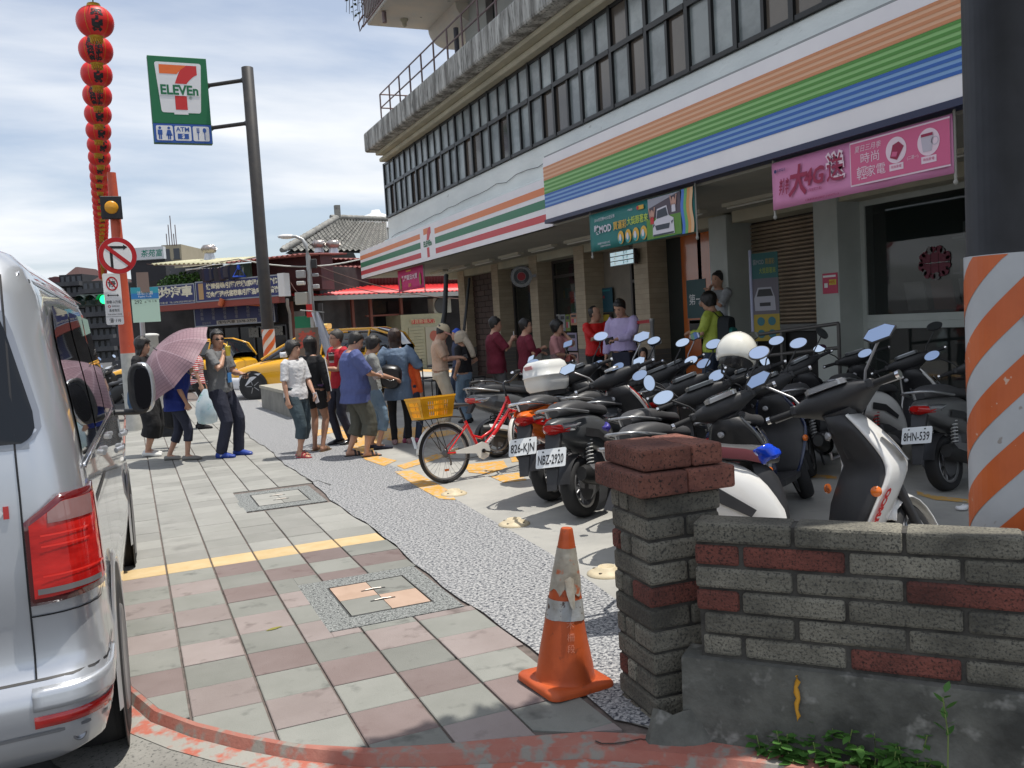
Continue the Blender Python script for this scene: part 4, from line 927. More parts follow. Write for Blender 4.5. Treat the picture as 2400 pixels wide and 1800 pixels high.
p.rect(-.145, .145, -h_ * .343, -h_ * .338, 2, 2); p.text('☎ 110', .0, -h_ * .42, .075, 2, 2, wide=.19, bold=.01); p.build('sign_face', t)
b = MB(); b.box(at(335, 662, 15.9), (.20, .03, .36), 0, Matrix.Rotation(atan2(xs.y, xs.x), 3, 'Z')); tag(b.build('small_sign', mat('back_brown', (.24, .17, .14), .6)), 'back of a small grey brown plate behind the parking sign', 'sign')
# amber signal box on the pole
t = thing('amber_signal', (0, 0, 0), 'small black square box with an unlit amber lamp on the orange pole', 'signal'); M = basis(at(261, 486, 16.0), xs, ZU)
b = MB(); b.M = M; b.bx(-.175, .175, -.20, .20, -.12, 0); b.build('signal_box', mat('box_black', (.012, .012, .015), .5), t, bevel=.01)
b = MB(); b.M = M; b.lathe([(.115, .0), (.115, .006), (.09, .02), (.001, .03)], 28); b.build('amber_lens', mat('amber_lens', (.72, .33, .02), .3), t)
# bus stop sign and its pale post
PB = at(331, 790, 16.8); t = thing('bus_stop_sign', (0, 0, 0), 'blue and pale green bus stop plate reading 292', 'bus sign'); 
b = MB(); b.tube([(PB.x, PB.y, 0), at(325, 640, 16.8)], .045, 10); b.build('post', mat('galvanised', (.5, .52, .54), .4, .6), t)
c0, c1 = at(311, 674, 15.9), at(372, 754, 15.9); M = basis(V(((c0.x + c1.x) / 2, (c0.y + c1.y) / 2, (c0.z + c1.z) / 2)), xs * .99 - nd * .1, ZU); w_, h_ = .46, .62
b = MB(); b.M = M; b.bx(-w_ / 2, w_ / 2, -h_ / 2, h_ / 2, -.012, 0); b.build('plate', mat('plate_mint', (.50, .68, .56), .35), t)
p = Panel(M, [flat('bus_teal', (.04, .33, .42), .4), flat('bus_blue', (.03, .20, .50), .4), WHITE, BLACK, mat('plate_mint')]); p.rect(-w_ / 2, w_ / 2, h_ * .33, h_ / 2, 0); p.rect(-w_ / 2, w_ / 2, h_ * .17, h_ * .33, 1)
p.text('法治公園', 0, h_ * .33, .07, 2, 2, wide=.26); p.text('Fazhi Park', 0, h_ * .235, .045, 2, 2, wide=.22); p.text('292', -.12, h_ * .08, .085, 3, 2); p.text('區', .0, h_ * .07, .035, 3, 2); p.text('往 三 角', .12, h_ * .09, .04, 3, 2, wide=.13)
p.build('sign_face', t)
t = thing('white_marker_post', (*at(352, 800, 17.2).xy, 0), 'short white concrete marker post beside the bus stop', 'post'); h_ = at(352, 782, 17.2).z
b = MB(); b.lathe([(.15, 0), (.15, h_ - .06), (.17, h_ - .06), (.17, h_ - .02), (.12, h_), (.001, h_ + .01)], 16); b.build('shaft', mat('post_white', (.62, .62, .60), .7), t)
# traffic light over the road
t = thing('traffic_light', (0, 0, 0), 'horizontal traffic light showing green beyond the van roof', 'traffic light'); c = at(222, 703, 30); M = basis(c, R0, ZU)
b = MB(); b.M = M; b.bx(-.62, .52, -.2, .2, -.2, 0); b.build('housing', mat('housing_dark', (.015, .03, .025), .5), t, bevel=.03)
for i, x in enumerate((-.42, -.05, .32)):
 b = MB(); b.M = M; b.lathe([(.15, 0), (.14, .02), (.001, .035)], 20, c=(x, 0, .001)); b.build('lens', mat('green_lamp', (.02, .8, .3), .3, emit=(.02, 1, .25), es=3.0) if i == 2 else mat('dark_lens', (.01, .03, .025), .2), t)
 b = MB(); b.M = M; b.loft([[(x + .17 * cos(a), .17 * sin(a), z_) for a in [pi * k / 10 for k in range(11)]] for z_ in (0, .22)], 0, False, True, closed=False); b.build('visor', mat('housing_dark'), t)
b = MB(); b.tube([c + V((.3, .3, .12)), at(262, 692, 30.5)], .05, 8); b.build('mast_arm', mat('galvanised'), t)
# concrete planter with board and banner
pc = [V((2.74, 16.80, 0)), V((3.90, 17.25, 0)), V((3.8, 20.6, 0)), V((2.60, 20.2, 0))]
plt = thing('concrete_planter', (0, 0, 0), 'low square concrete planter block behind the queue', 'planter'); gc = mat('planter_concrete', (.24, .235, .21), .9, col2=(.17, .165, .15), vs=3, bump=.006, bs=30)
b = MB(); b.loft([[p + ZU * .0 for p in pc], [p + ZU * .44 for p in pc]], 0, True, False); b.build('block', gc, plt)
b = MB(); c = sum(pc, V()) / 4; b.loft([[c + (p - c) * 1.03 + ZU * z for p in pc] for z in (.44, .50)], 0, True, False); b.build('coping', mat('coping_stone', (.40, .37, .30), .8, col2=(.32, .30, .25), vs=4), plt)
c = at(722, 815, 18.6); t = thing('red_marked_board', (c.x, c.y, 0), 'brown wooden board with red painted characters behind the white shirt woman', 'board'); z0, z1 = .5, at(722, 768, 18.6).z; M = basis((0, 0, 0), xs, ZU)
b = MB(); b.M = M; b.bx(-.24, .24, z0, z1, -.03, 0)
b.build('plank_board', mat('board_brown', (.24, .18, .14), .8, col2=(.18, .13, .10), vs=5), t)
p = Panel(M, [flat('faded_red', (.50, .09, .06))]); p.text('禁', 0, z1 - .28, .38, 0, 1, bold=.03); p.build('painted_mark', t); p = Panel(M, [flat('faded_red')]); p.rect(-.22, .22, z0 + .02, z0 + .45, 0); p.build('painted_patch', t)
c = at(745, 760, 18.9); t = thing('white_banner_flag', (c.x, c.y, 0), 'white cloth banner drooping from a slanted stick above the board', 'banner'); z1 = at(733, 730, 18.9).z; u = xs
b = MB(); b.tube([(0, 0, 0), (u * -.05) + ZU * z1], .02, 6); b.tube([u * -.35 + ZU * (z1 + .04), u * .15 + ZU * (z1 - .03)], .014, 6); b.build('stick', mat('stick_grey', (.4, .4, .38), .5), t)
b = MB(); rings = []
for i in range(12):
 f = i / 11; rings.append([u * (-.12 + .30 * j / 8 * (.55 + .6 * f) + .25 * f * (1 - .2 * j / 8)) + nd * (.05 * sin(j * 1.3 + f * 3)) + ZU * (z1 - .02 - 1.05 * f) for j in range(9)])
b.loft(rings, 0, False, True, closed=False); b.build('cloth', mat('cloth_white', (.72, .74, .80), .7), t)
b = MB(); 
for k in range(5): b.box(u * (.02 + .04 * k) + nd * .09 + ZU * (z1 - .4 - .14 * k), (.06, .01, .05), 0, Matrix.Rotation(atan2(u.y, u.x), 3, 'Z'))
# ================================================================ SCOOTERS AND BICYCLE
rub = mat('tyre_rubber', (.018, .018, .019), .8, bump=.001, bs=90)
plk = mat('black_plastic', (.022, .022, .024), .5, col2=(.032, .032, .034), vs=7)
blkp = mat('black_gloss', (.012, .012, .014), .22, coat=.4)
seatm = mat('seat_vinyl', (.045, .045, .048), .48, col2=(.06, .06, .062), vs=6, bump=.0006, bs=300)
alu = mat('cast_alloy', (.36, .36, .37), .42, .8); chrome = mat('chrome', (.75, .75, .77), .08, 1.0); steel = mat('engine_grey', (.14, .14, .145), .5, .6)
mirg = mat('mirror_glass', (.52, .62, .78), .015, 1.0)
redl = mat('tail_red', (.45, .008, .006), .12, coat=.8); ambl = mat('amber_plastic', (.75, .16, .01), .2, coat=.5); clr = mat('clear_lens', (.42, .43, .45), .08, .6, coat=1)
whp = mat('pearl_white_paint', (.78, .77, .74), .18, coat=.7); silp = mat('silver_paint', (.36, .365, .37), .28, .7, coat=.5); gryp = mat('grey_paint', (.11, .115, .12), .3, .3, coat=.5)
blup = mat('blue_black_paint', (.015, .025, .07), .2, coat=.6); redpt = mat('red_paint', (.62, .018, .015), .22, coat=.6); orp = mat('orange_paint', (.80, .16, .02), .22, coat=.6); wht = mat('plate_white', (.76, .78, .78), .35)
def ryz(x, w, z0, z1, p=2.8, n=20, sh=0., taper=1.0):
 out = []; zc, hz = (z0 + z1) / 2, (z1 - z0) / 2
 for k in range(n):
  a = 2 * pi * k / n; c, s_ = cos(a), sin(a)
  yy = abs(c) ** (2 / p) * (1 if c >= 0 else -1); zz_ = abs(s_) ** (2 / p) * (1 if s_ >= 0 else -1)
  k_ = 1 + (taper - 1) * (zz_ + 1) / 2
  out.append((x + sh * zz_ * hz, w / 2 * yy * k_, zc + hz * zz_))
 return out
def lofty(name, secs, m, parent, M=None, n=20, sub=0, p=2.8, **k):
 b = MB(); b.M = M; b.loft([ryz(*s[:4], p=(s[4] if len(s) > 4 else p), n=n, sh=(s[5] if len(s) > 5 else 0), taper=(s[6] if len(s) > 6 else 1)) for s in secs]); return b.build(name, m, parent, sub=sub, **k)
_wc = {}
def wheel(t, x, z, r, wd, M=None, rimm=None, disc_=True):
 key = (r, wd)
 T = Matrix.Translation((x, 0, z)); T = M @ T if M is not None else T
 prof = [(r * .70, -wd * .40), (r * .82, -wd * .50), (r * .93, -wd * .46), (r * .985, -wd * .28), (r, 0), (r * .985, wd * .28), (r * .93, wd * .46), (r * .82, wd * .50), (r * .70, wd * .40)]
 b = MB(); b.M = T; b.lathe(prof + [prof[0]], 36, ax=(0, 1, 0), cap=False); o = b.build('tyre', rub, t)
 b = MB(); b.M = T; b.lathe([(r * .60, -wd * .36), (r * .705, -wd * .42), (r * .705, wd * .42), (r * .60, wd * .36), (r * .60, -wd * .36)], 30, ax=(0, 1, 0), cap=False)
 b.lathe([(r * .16, -wd * .45), (r * .16, wd * .45)], 14, ax=(0, 1, 0))
 for k in range(5):
  a = 2 * pi * k / 5
  for d in (-.22, .22): b.tube([(r * .12 * cos(a), 0, r * .12 * sin(a)), (r * .63 * cos(a + d), 0, r * .63 * sin(a + d))], [r * .075, r * .055], 6, flat=.8)
 b.build('rim', rimm or alu, t)
 if disc_: b = MB(); b.M = T; b.lathe([(r * .45, -wd * .5), (r * .45, -wd * .47)], 24, ax=(0, 1, 0)); b.build('brake_disc', steel, t)
def scooter(loc, heading, label, body=whp, plate=None, steer=32, lean=-8, S=1.0, front=None, seat=None, tail=None, mirror='oval', dash='lcd', group='scooters parked on the forecourt', top_box=False, shield=plk, hbar=None, rim=.02, grab=silp, screen=False, wr=.222, piping=None, details=True):
 t = thing('scooter', loc, label, 'scooter', group=group); t.rotation_euler = (rad(lean), 0, rad(heading)); t.scale = (S,) * 3
 front = front or body; tail = tail or body; hbar = hbar or plk; seat = seat or seatm
 X1 = 1.26
 ax = V((-.40, 0, .92)).normalized(); pv = V((1.06, 0, .60))
 SM = Matrix.Translation(pv) @ Matrix.Rotation(rad(steer), 4, ax) @ Matrix.Translation(-pv)
 wheel(t, 0, wr, wr, .115); wheel(t, X1, wr, wr, .105, SM)
 # fork, fender
 b = MB(); b.M = SM
 for s in (-1, 1): b.tube([(X1, s * .075, wr), (X1 - .13, s * .075, .56)], [.024, .028], 8); b.tube([(X1 - .09, s * .075, .46), (X1 - .14, s * .05, .60), (1.08, 0, .62)], .022, 8)
 b.tube([(X1 - .15, 0, .58), (X1 - .27, 0, .88)], .03, 8); b.build('fork', plk, t)
 b = MB(); b.M = SM; R_ = wr + .035; rings = []
 for i in range(11):
  a = rad(-18 + 165 * i / 10); w_ = .075 * (1 if 1 < i < 9 else .7); rings.append([(X1 + (R_ - .02) * cos(a), -w_, wr + (R_ - .02) * sin(a)), (X1 + R_ * cos(a), -w_ * .7, wr + R_ * sin(a)), (X1 + (R_ + .012) * cos(a), 0, wr + (R_ + .012) * sin(a)), (X1 + R_ * cos(a), w_ * .7, wr + R_ * sin(a)), (X1 + (R_ - .02) * cos(a), w_, wr + (R_ - .02) * sin(a))])
 b.loft(rings, 0, False, True, closed=False); o = b.build('front_fender', front, t); so_ = o.modifiers.new('s', 'SOLIDIFY'); so_.thickness = .006
 # apron shell: rows by height (z, x_edge, x_front, half width)
 rows_ = [(.245, .86, .98, .12), (.33, .88, 1.08, .17), (.45, .93, 1.15, .20), (.57, 1.0, 1.22, .215), (.64, 1.03, 1.26, .205), (.72, .995, 1.22, .185), (.82, .94, 1.13, .15), (.90, .90, 1.04, .10)]
 b = MB(); rings = []
 for z, xe, xf, hw in rows_:
  ring = []
  for k in range(17):
   u = -1 + 2 * k / 16; cur = abs(u) ** 2.4
   ring.append((xf - (xf - xe) * cur, hw * (u * (1 - .05 * (1 - cur))), z))
  if rim > .03: ring = [(xe + .006, -(hw - rim), z)] + ring + [(xe + .006, hw - rim, z)]
  rings.append(ring)
 b.loft(rings, 0, False, True, closed=False); o = b.build('front_apron', front, t, sub=1); so_ = o.modifiers.new('s', 'SOLIDIFY'); so_.thickness = .022; so_.offset = -1
 # dark inner shield
 b = MB(); rings = []
 for z, xe, xf, hw in rows_:
  ring = []
  for k in range(13):
   u = -1 + 2 * k / 12; ring.append((xe + .012 - .05 * (1 - u * u) * (.4 if z < .5 else 1), (hw - rim) * u, z + (.006 if z < .3 else 0)))
  rings.append(ring)
 b.loft(rings, 0, False, True, closed=False); o = b.build('inner_shield', shield, t); so_ = o.modifiers.new('s', 'SOLIDIFY'); so_.thickness = .03; so_.offset = 0
 b = MB(); b.lathe([(.022, 0), (.022, .012), (.012, .014)], 14, c=(.885, .045, .80), ax=(-1, 0, .1)); b.build('key_switch', alu, t)
 b = MB(); b.tube([(.90, 0, .70), (.86, 0, .69), (.855, 0, .72)], .008, 6); b.build('bag_hook', alu, t)
 for s in (-1, 1):
  b = MB(); b.box((.945, s * .155, .50), (.10, .012, .012)); 
  b = MB(); b.lathe([(.026, 0), (.024, .010), (.001, .014)], 16, c=(.945, s * .203, .53), ax=(-.45, s, 0)); b.build('reflector', ambl, t)
  b = MB()                                              # corner lamp in the apron
  b.loft([[(1.045, s * .150, .80), (1.06, s * .135, .815), (1.075, s * .118, .80)], [(1.09, s * .172, .73), (1.12, s * .150, .735), (1.15, s * .112, .72)], [(1.145, s * .172, .66), (1.18, s * .145, .66), (1.20, s * .11, .655)]], 0, True, True); b.build('corner_lamp', clr, t)
 # floor
 b = MB(); b.loft([[(x, y, z) for y, z in ((-w_, .235), (-w_ - .01, .28), (-w_ + .02, .295), (w_ - .02, .295), (w_ + .01, .28), (w_, .235))] for x, w_ in ((.40, .13), (.50, .155), (.72, .155), (.90, .13))], 0, True, False); b.build('floorboard', plk, t, bevel=.006)
 # centre and tail body
 lofty('side_panel', [(-.30, .06, .70, .745), (-.24, .15, .63, .765), (-.12, .225, .56, .785), (.05, .27, .50, .79), (.22, .29, .43, .765), (.36, .285, .36, .72), (.46, .26, .31, .64), (.53, .21, .28, .52)], tail, t, sub=1)
 lofty('seat_front_cowl', [(.40, .20, .28, .74), (.48, .20, .27, .72), (.545, .17, .27, .66), (.57, .12, .28, .55)], plk, t, sub=1)
 if details:
  for s in (-1, 1): b = MB(); b.poly([(-.02, s * .137, .60), (.16, s * .149, .56), (.33, s * .147, .47), (.36, s * .146, .50), (.18, s * .149, .62), (.0, s * .14, .66)][::s]); b.build('panel_trim', plk, t)
 # seat
 b = MB(); secs = []
 for x, w_, z0, z1, pw_ in ((-.20, .10, .775, .83, 2.4), (-.16, .20, .765, .868, 2.6), (-.05, .27, .765, .882, 3), (.08, .285, .76, .875, 3), (.20, .27, .745, .835, 3), (.32, .26, .73, .808, 3), (.44, .225, .71, .80, 2.8), (.53, .15, .695, .785, 2.4), (.565, .07, .70, .76, 2.2)):
  secs.append(ryz(x, w_, z0, z1, p=pw_, n=20, taper=.86))
 b.loft(secs); b.build('seat', seat, t, sub=1)
 if piping:
  for s in (-1, 1):
   b = MB(); P = [(-.12, .792), (.05, .80), (.2, .775), (.34, .752), (.44, .725)]
   b.loft([[(x, s * (.144 if x < .15 else .136 if x < .3 else .128 if x < .4 else .108), z - .018), (x, s * (.147 if x < .15 else .139 if x < .3 else .131 if x < .4 else .111), z + .012), (x, s * (.143 if x < .15 else .134 if x < .3 else .126 if x < .4 else .105), z + .034)] for x, z in P], 0, False, True, closed=False); b.build('seat_side_band', piping, t)
 # grab rail
 b = MB(); b.tube([(.06, .145, .77), (-.10, .145, .80), (-.24, .12, .83), (-.30, .06, .84), (-.31, 0, .84), (-.30, -.06, .84), (-.24, -.12, .83), (-.10, -.145, .80), (.06, -.145, .77)], .014, 8, flat=.8); b.tube([(-.28, 0, .78), (-.30, 0, .84)], .014, 6); b.build('grab_rail', grab, t)
 # tail light, plate, flap
 b = MB(); b.loft([[(-.315, y * .62, z) for y, z in ((-.07, .70), (-.055, .735), (.055, .735), (.07, .70), (0, .675))], [(-.27, y, z) for y, z in ((-.085, .665), (-.09, .735), (.09, .735), (.085, .665), (0, .64))], [(-.17, y * 1.33, z) for y, z in ((-.085, .65), (-.09, .73), (.09, .73), (.085, .65), (0, .62))]]); b.build('tail_light', redl, t, sub=1)
 for s in (-1, 1): b = MB(); b.loft([[(-.235, s * .078, .672), (-.235, s * .095, .70), (-.235, s * .082, .728)], [(-.13, s * .121, .66), (-.13, s * .123, .69), (-.13, s * .119, .72)], [(-.05, s * .133, .70), (-.05, s * .134, .702), (-.05, s * .133, .705)]]); b.build('rear_signal', clr, t)
 b = MB(); b.loft([[(-.20, -.06, .66), (-.20, .06, .66), (-.26, .065, .66), (-.26, -.065, .66)], [(-.28, -.06, .55), (-.28, .06, .55), (-.31, .06, .56), (-.31, -.06, .56)], [(-.335, -.055, .42), (-.335, .055, .42), (-.347, .055, .43), (-.347, -.055, .43)], [(-.40, -.04, .27), (-.40, .04, .27), (-.408, .04, .275), (-.408, -.04, .275)]][:4 if plate else 2], 0, True, False); b.build('rear_mudguard', plk, t, bevel=.004)
 b = MB(); R_ = wr + .03; rings = [[(R_ * cos(a), y, wr + R_ * sin(a) - (.006 if abs(y) > .04 else 0)) for y in (-.06, -.03, .03, .06)] for a in [rad(70 + 95 * i / 6) for i in range(7)]]
 b.loft(rings, 0, False, True, closed=False); b.build('hugger', plk, t)
 PM = basis((-.342, 0, .50), (0, -1, 0), (.42, 0, .9))
 if plate:
  b = MB(); b.M = PM; b.prism(rrect(-.125, .125, -.07, .07, .012, 3), -.004, 0); o = b.build('license_plate', wht, t)
  p = Panel(PM, [BLACK]); p.text(plate, 0, -.014, .10, 0, 1, wide=.215, bold=.012); p.rect(-.075, -.06, .045, .055, 0); p.rect(.06, .075, .045, .055, 0); p.build('plate_number', o)
 # engine, belt case, exhaust, shocks, stands
 b = MB()
 rings = []
 for y in (.055, .075, .135, .15):
  k = .86 if y in (.055, .15) else 1; rings.append([(.25 + (x - .25) * k, y, .25 + (z - .25) * k) for x, z in ((-.09, .22), (-.07, .32), (.0, .35), (.2, .33), (.45, .33), (.53, .27), (.50, .19), (.35, .16), (.1, .17), (-.03, .155))])
 b.loft(rings, 0, True, False); b.build('belt_case', steel, t, bevel=.006)
 b = MB(); b.box((.36, -.02, .29), (.26, .15, .16)); b.box((.30, -.03, .40), (.30, .12, .10)); b.build('engine', steel, t, bevel=.02)
 b = MB(); b.tube([(.42, -.08, .22), (.30, -.12, .19), (.2, -.14, .22)], .018, 8); b.tube([(.24, -.145, .235), (.18, -.15, .25), (-.16, -.155, .335), (-.22, -.155, .35)], [.035, .058, .062, .045], 12, flat=1.15); b.build('exhaust', mat('exhaust_black', (.03, .03, .03), .45, .4), t)
 b = MB(); b.loft([[(.2, -.20, .25), (.2, -.215, .28), (.2, -.18, .33)], [(.0, -.205, .30), (.0, -.22, .33), (.0, -.185, .385)], [(-.14, -.205, .345), (-.14, -.215, .365), (-.14, -.19, .40)]], 0, True, False); b.build('heat_shield', alu if details else steel, t)
 for s in ((-1, 1) if details else (1,)):
  b = MB(); pts = []; p0, p1 = V((.0, s * .105, .27)), V((.09, s * .10, .60)); d = p1 - p0; ex, ey = frame_from(d)
  for i in range(85): f = i / 84; a = 2 * pi * 9 * f; pts.append(p0 + d * (.18 + .74 * f) + ex * .026 * cos(a) + ey * .026 * sin(a))
  b.tube(pts, .0052, 5); b.build('shock_spring', mat('spring_white', (.55, .55, .53), .4) if body is not whp else mat('spring_red', (.5, .03, .03), .4), t)
  b = MB(); b.tube([p0, p1], .014, 8); b.build('shock_rod', steel, t)
 b = MB(); b.tube([(.42, .10, .2), (.44, .24, .01), (.47, .27, .0)], .010, 6); b.build('side_stand', steel, t)
 b = MB(); b.tube([(.30, .09, .17), (.16, .12, .07), (.12, .13, .06)], .011, 6); b.tube([(.30, -.09, .17), (.16, -.12, .07)], .011, 6); b.build('centre_stand', steel, t)
 # handlebar cowl (turns with the fork)
 b = MB(); b.M = SM; secs = []
 for y, hx0, hx1, z0, z1 in ((-.235, .895, .935, .97, 1.00), (-.19, .875, .965, .955, 1.015), (-.13, .855, 1.02, .93, 1.035), (-.06, .845, 1.075, .90, 1.045), (0, .84, 1.095, .89, 1.05), (.06, .845, 1.075, .90, 1.045), (.13, .855, 1.02, .93, 1.035), (.19, .875, .965, .955, 1.015), (.235, .895, .935, .97, 1.00)):
  ring = []
  for k in range(18):
   a = 2 * pi * k / 18; c, s_ = cos(a), sin(a); e = 2 / 2.5
   ring.append(((hx0 + hx1) / 2 + (hx1 - hx0) / 2 * abs(c) ** e * (1 if c > 0 else -1), y, (z0 + z1) / 2 + (z1 - z0) / 2 * abs(s_) ** e * (1 if s_ > 0 else -1) - .22 * (((hx0 + hx1) / 2 + (hx1 - hx0) / 2 * c) - .9)))
  secs.append(ring)
 b.loft(secs); b.build('handlebar_cowl', hbar, t, sub=1)
 b = MB(); b.M = SM; b.tube([(1.005, 0, .70), (.965, 0, .82), (.93, 0, .93)], [.06, .065, .085], 12); b.build('steering_neck', plk, t)
 def hx(px_, py_, pz_): return px_, py_, pz_
 DM = SM @ basis((.895, 0, 1.052), (0, -1, 0), (1, 0, .05)) if True else None
 b = MB(); b.M = DM
 if dash == 'round': b.lathe([(.062, -.01), (.062, .010), (.050, .014)], 24); b.build('meter_ring', silp, t); b = MB(); b.M = DM; b.lathe([(.050, .012), (.03, .017), (.001, .018)], 24); b.build('meter_glass', clr, t)
 else:
  P = [(-.10, -.03), (-.075, -.05), (.075, -.05), (.10, -.03), (.07, .05), (.03, .075), (-.03, .075), (-.07, .05)]
  b.prism([(x * 1.12, y * 1.12) for x, y in P], -.02, .004); b.build('meter_bezel', silp if dash == 'silver' else gryp, t, bevel=.006)
  b = MB(); b.M = DM; b.prism(P, .002, .010); b.build('meter_glass', clr, t, bevel=.004)
 b = MB(); b.M = SM; b.loft([[(1.06, y, z - .03) for y, z in ((-.07, .93), (-.08, .975), (.08, .975), (.07, .93))], [(1.105, y * .8, z - .035) for y, z in ((-.05, .93), (-.06, .968), (.06, .968), (.05, .93))]]); b.build('head_light', clr, t, sub=1)
 for s in (-1, 1):
  b = MB(); b.M = SM; b.tube([(.905, s * .20, .985), (.885, s * .34, .985)], .0175, 10); b.build('grip', rub, t)
  b = MB(); b.M = SM; b.tube([(.885, s * .34, .985), (.883, s * .358, .985)], .020, 10); b.build('bar_end', chrome, t)
  b = MB(); b.M = SM; b.tube([(.945, s * .20, .985), (.955, s * .25, .98), (.935, s * .345, .975)], [.009, .008, .010], 6, flat=.7); b.build('brake_lever', alu, t)
  b = MB(); b.M = SM; b.box((.905, s * .205, .99), (.055, .035, .05)); b.build('switch_block', plk, t, bevel=.008)
  b = MB(); b.M = SM; b.tube([(.93, s * .21, .975), (1.02, s * .15, .98), (1.04, s * .08, .90), (.99, s * .03, .78)], .0045, 5); b.build('brake_cable', rub, t)
  tw = rr.uniform(-.25, .25); mc = V((.86 + rr.uniform(-.02, .02), s * .335, 1.20 + rr.uniform(-.02, .02)))
  b = MB(); b.M = SM; b.tube([(.915, s * .175, 1.01), (.905, s * .20, 1.06), (.875, s * .30, 1.15), mc + V((.018, 0, -.01))], .0065, 6); b.build('mirror_stem', alu if mirror == 'hex' else plk, t)
  MM = SM @ basis(mc, (-s * .18 + tw * .5, -1, 0), (.50, s * .1, .86))
  P = [(.078 * cos(a) * (1 + .12 * s * 0), .050 * sin(a)) for a in [2 * pi * k / 22 for k in range(22)]]
  if mirror == 'hex': P = [(-.085 * s * -1, .0), (-.05, .045), (.04, .052), (.088, .01), (.055, -.042), (-.045, -.045)]; P = [(-.085, .0), (-.05, .045), (.04, .050), (.088, .012), (.05, -.044), (-.045, -.045)]
  if mirror == 'tall': P = [(.048 * cos(a), .080 * sin(a)) for a in [2 * pi * k / 22 for k in range(22)]]
  if mirror == 'rect': P = rrect(-.07, .07, -.045, .045, .022, 3)
  P = [(x * .86, y * .86) for x, y in P]
  b = MB(); b.M = MM; b.loft([[(x * 1.08, y * 1.1, .001) for x, y in P], [(x * 1.06, y * 1.08, -.012) for x, y in P], [(x * .6, y * .6, -.028) for x, y in P]]); o = b.build('mirror', plk if mirror != 'rect' else silp, t)
  b = MB(); b.M = MM; b.poly([(x, y, .003) for x, y in P]); b.build('mirror_glass', mirg, o)
 if screen:
  b = MB(); b.M = SM; b.loft([[(1.08 - .02 * abs(u) * 4, u * .17, .98), (1.0 - .03 * abs(u) * 4, u * .13, 1.10), (.95 - .03 * abs(u) * 4, u * .09, 1.17)] for u in (-1, -.6, -.2, .2, .6, 1)], 0, False, True, closed=False); b.build('wind_screen', mat('smoked_screen', (.10, .12, .12), .08, alpha=.6), t)
 if top_box:
  bx_ = thing('top_box_tmp', (0, 0, 0), 'x', 'x'); bpy.data.objects.remove(bx_)
  b = MB(); secs = []
  for z, k in ((.90, .80), (.93, .93), (.99, .985), (1.04, 1.0), (1.042, 1.035), (1.056, 1.035), (1.058, 1.0), (1.12, .985), (1.17, .90), (1.195, .74), (1.20, .5)):
   secs.append([(-.26 + (x - 0) * k, y * k, z) for x, y in rrect(-.18, .18, -.20, .20, .10, 5)])
  b.loft(secs); o = b.build('top_box', mat('top_box_white', (.66, .66, .63), .3, coat=.3), t, label='white lidded top box')
  b = MB(); b.prism([(-.26 + x, y) for x, y in rrect(-.13, .13, -.14, .14, .03)], .855, .90); b.build('top_box_rack', plk, t)
  b = MB(); b.box((-.445, .02, 1.14), (.006, .12, .035), 0, Matrix.Rotation(rad(-14), 3, 'Y')); b.build('top_box_reflector', mat('pale_red_lens', (.5, .22, .24), .3), o)
 return t, SM
def sc_at(px, py, dep, head, off=.93):
 """ground point of the rear axle, given where the handlebar centre is seen"""
 c = at(px, py, dep); return (c.x - off * cos(rad(head)), c.y - off * sin(rad(head)), 0)
wline = mat('maroon_vinyl', (.12, .022, .028), .5)
A, _ = scooter(sc_at(1966, 952, 4.62, -11), -11, 'white scooter nearest the brick wall with a maroon banded seat', whp, steer=36, lean=-8, mirror='hex', piping=wline, dash='silver', S=1.10, rim=.034)
# lettering on the near scooter's apron edge and side
b = MB(); vs_, fs = tmesh('KYMCO', .052, bold=.004)
AR = [(.33, .88, 1.08, .17), (.45, .93, 1.15, .20), (.57, 1.0, 1.22, .215), (.64, 1.03, 1.26, .205)]
def apr(u, v):                                    # along z, across the right flank of the apron
 z = .36 + u; i_ = 0 if z < .45 else 1 if z < .57 else 2; f = (z - AR[i_][0]) / (AR[i_ + 1][0] - AR[i_][0]); xe, xf, hw = [AR[i_][k] + f * (AR[i_ + 1][k] - AR[i_][k]) for k in (1, 2, 3)]
 q = .985 - 1.9 * v; c_ = q ** 2.4; return V((xf - (xf - xe) * c_ + .004, -hw * q * (1 - .05 * (1 - c_)) - .009, z))
b.add([apr(p[0] * 1.05 + .08, .03 - p[1]) for p in vs_], fs); b.build('brand_lettering', RED, A)
b = MB(); vs_, fs = tmesh('GS', .06, bold=.006); b.add([V((.17 + p[0] * 1.2, -.1475, .575 + p[1] * .8)) for p in vs_], fs); b.build('side_badge', flat('badge_blue', (.08, .07, .25)), A)
B_, _ = scooter(sc_at(1749, 958, 5.6, 34), 34, 'dark grey scooter between the white one and the pillar, round mirror glass', gryp, steer=34, mirror='oval', dash='silver')
C_, _ = scooter((*gp(1372, 1210).xy, 0), 34, 'black tailed scooter with plate NBZ-2920 and a white and red front', gryp, plate='NBZ-2920', steer=34, front=whp, mirror='hex', dash='round', grab=silp, tail=gryp, S=1.07)
D_, _ = scooter((*gp(1296, 1172).xy, 0), 38, 'scooter with plate 826-KJN and an orange and red striped tail', redpt, plate='826-KJN', steer=30, front=gryp, tail=orp, mirror='oval', grab=chrome, S=1.07)
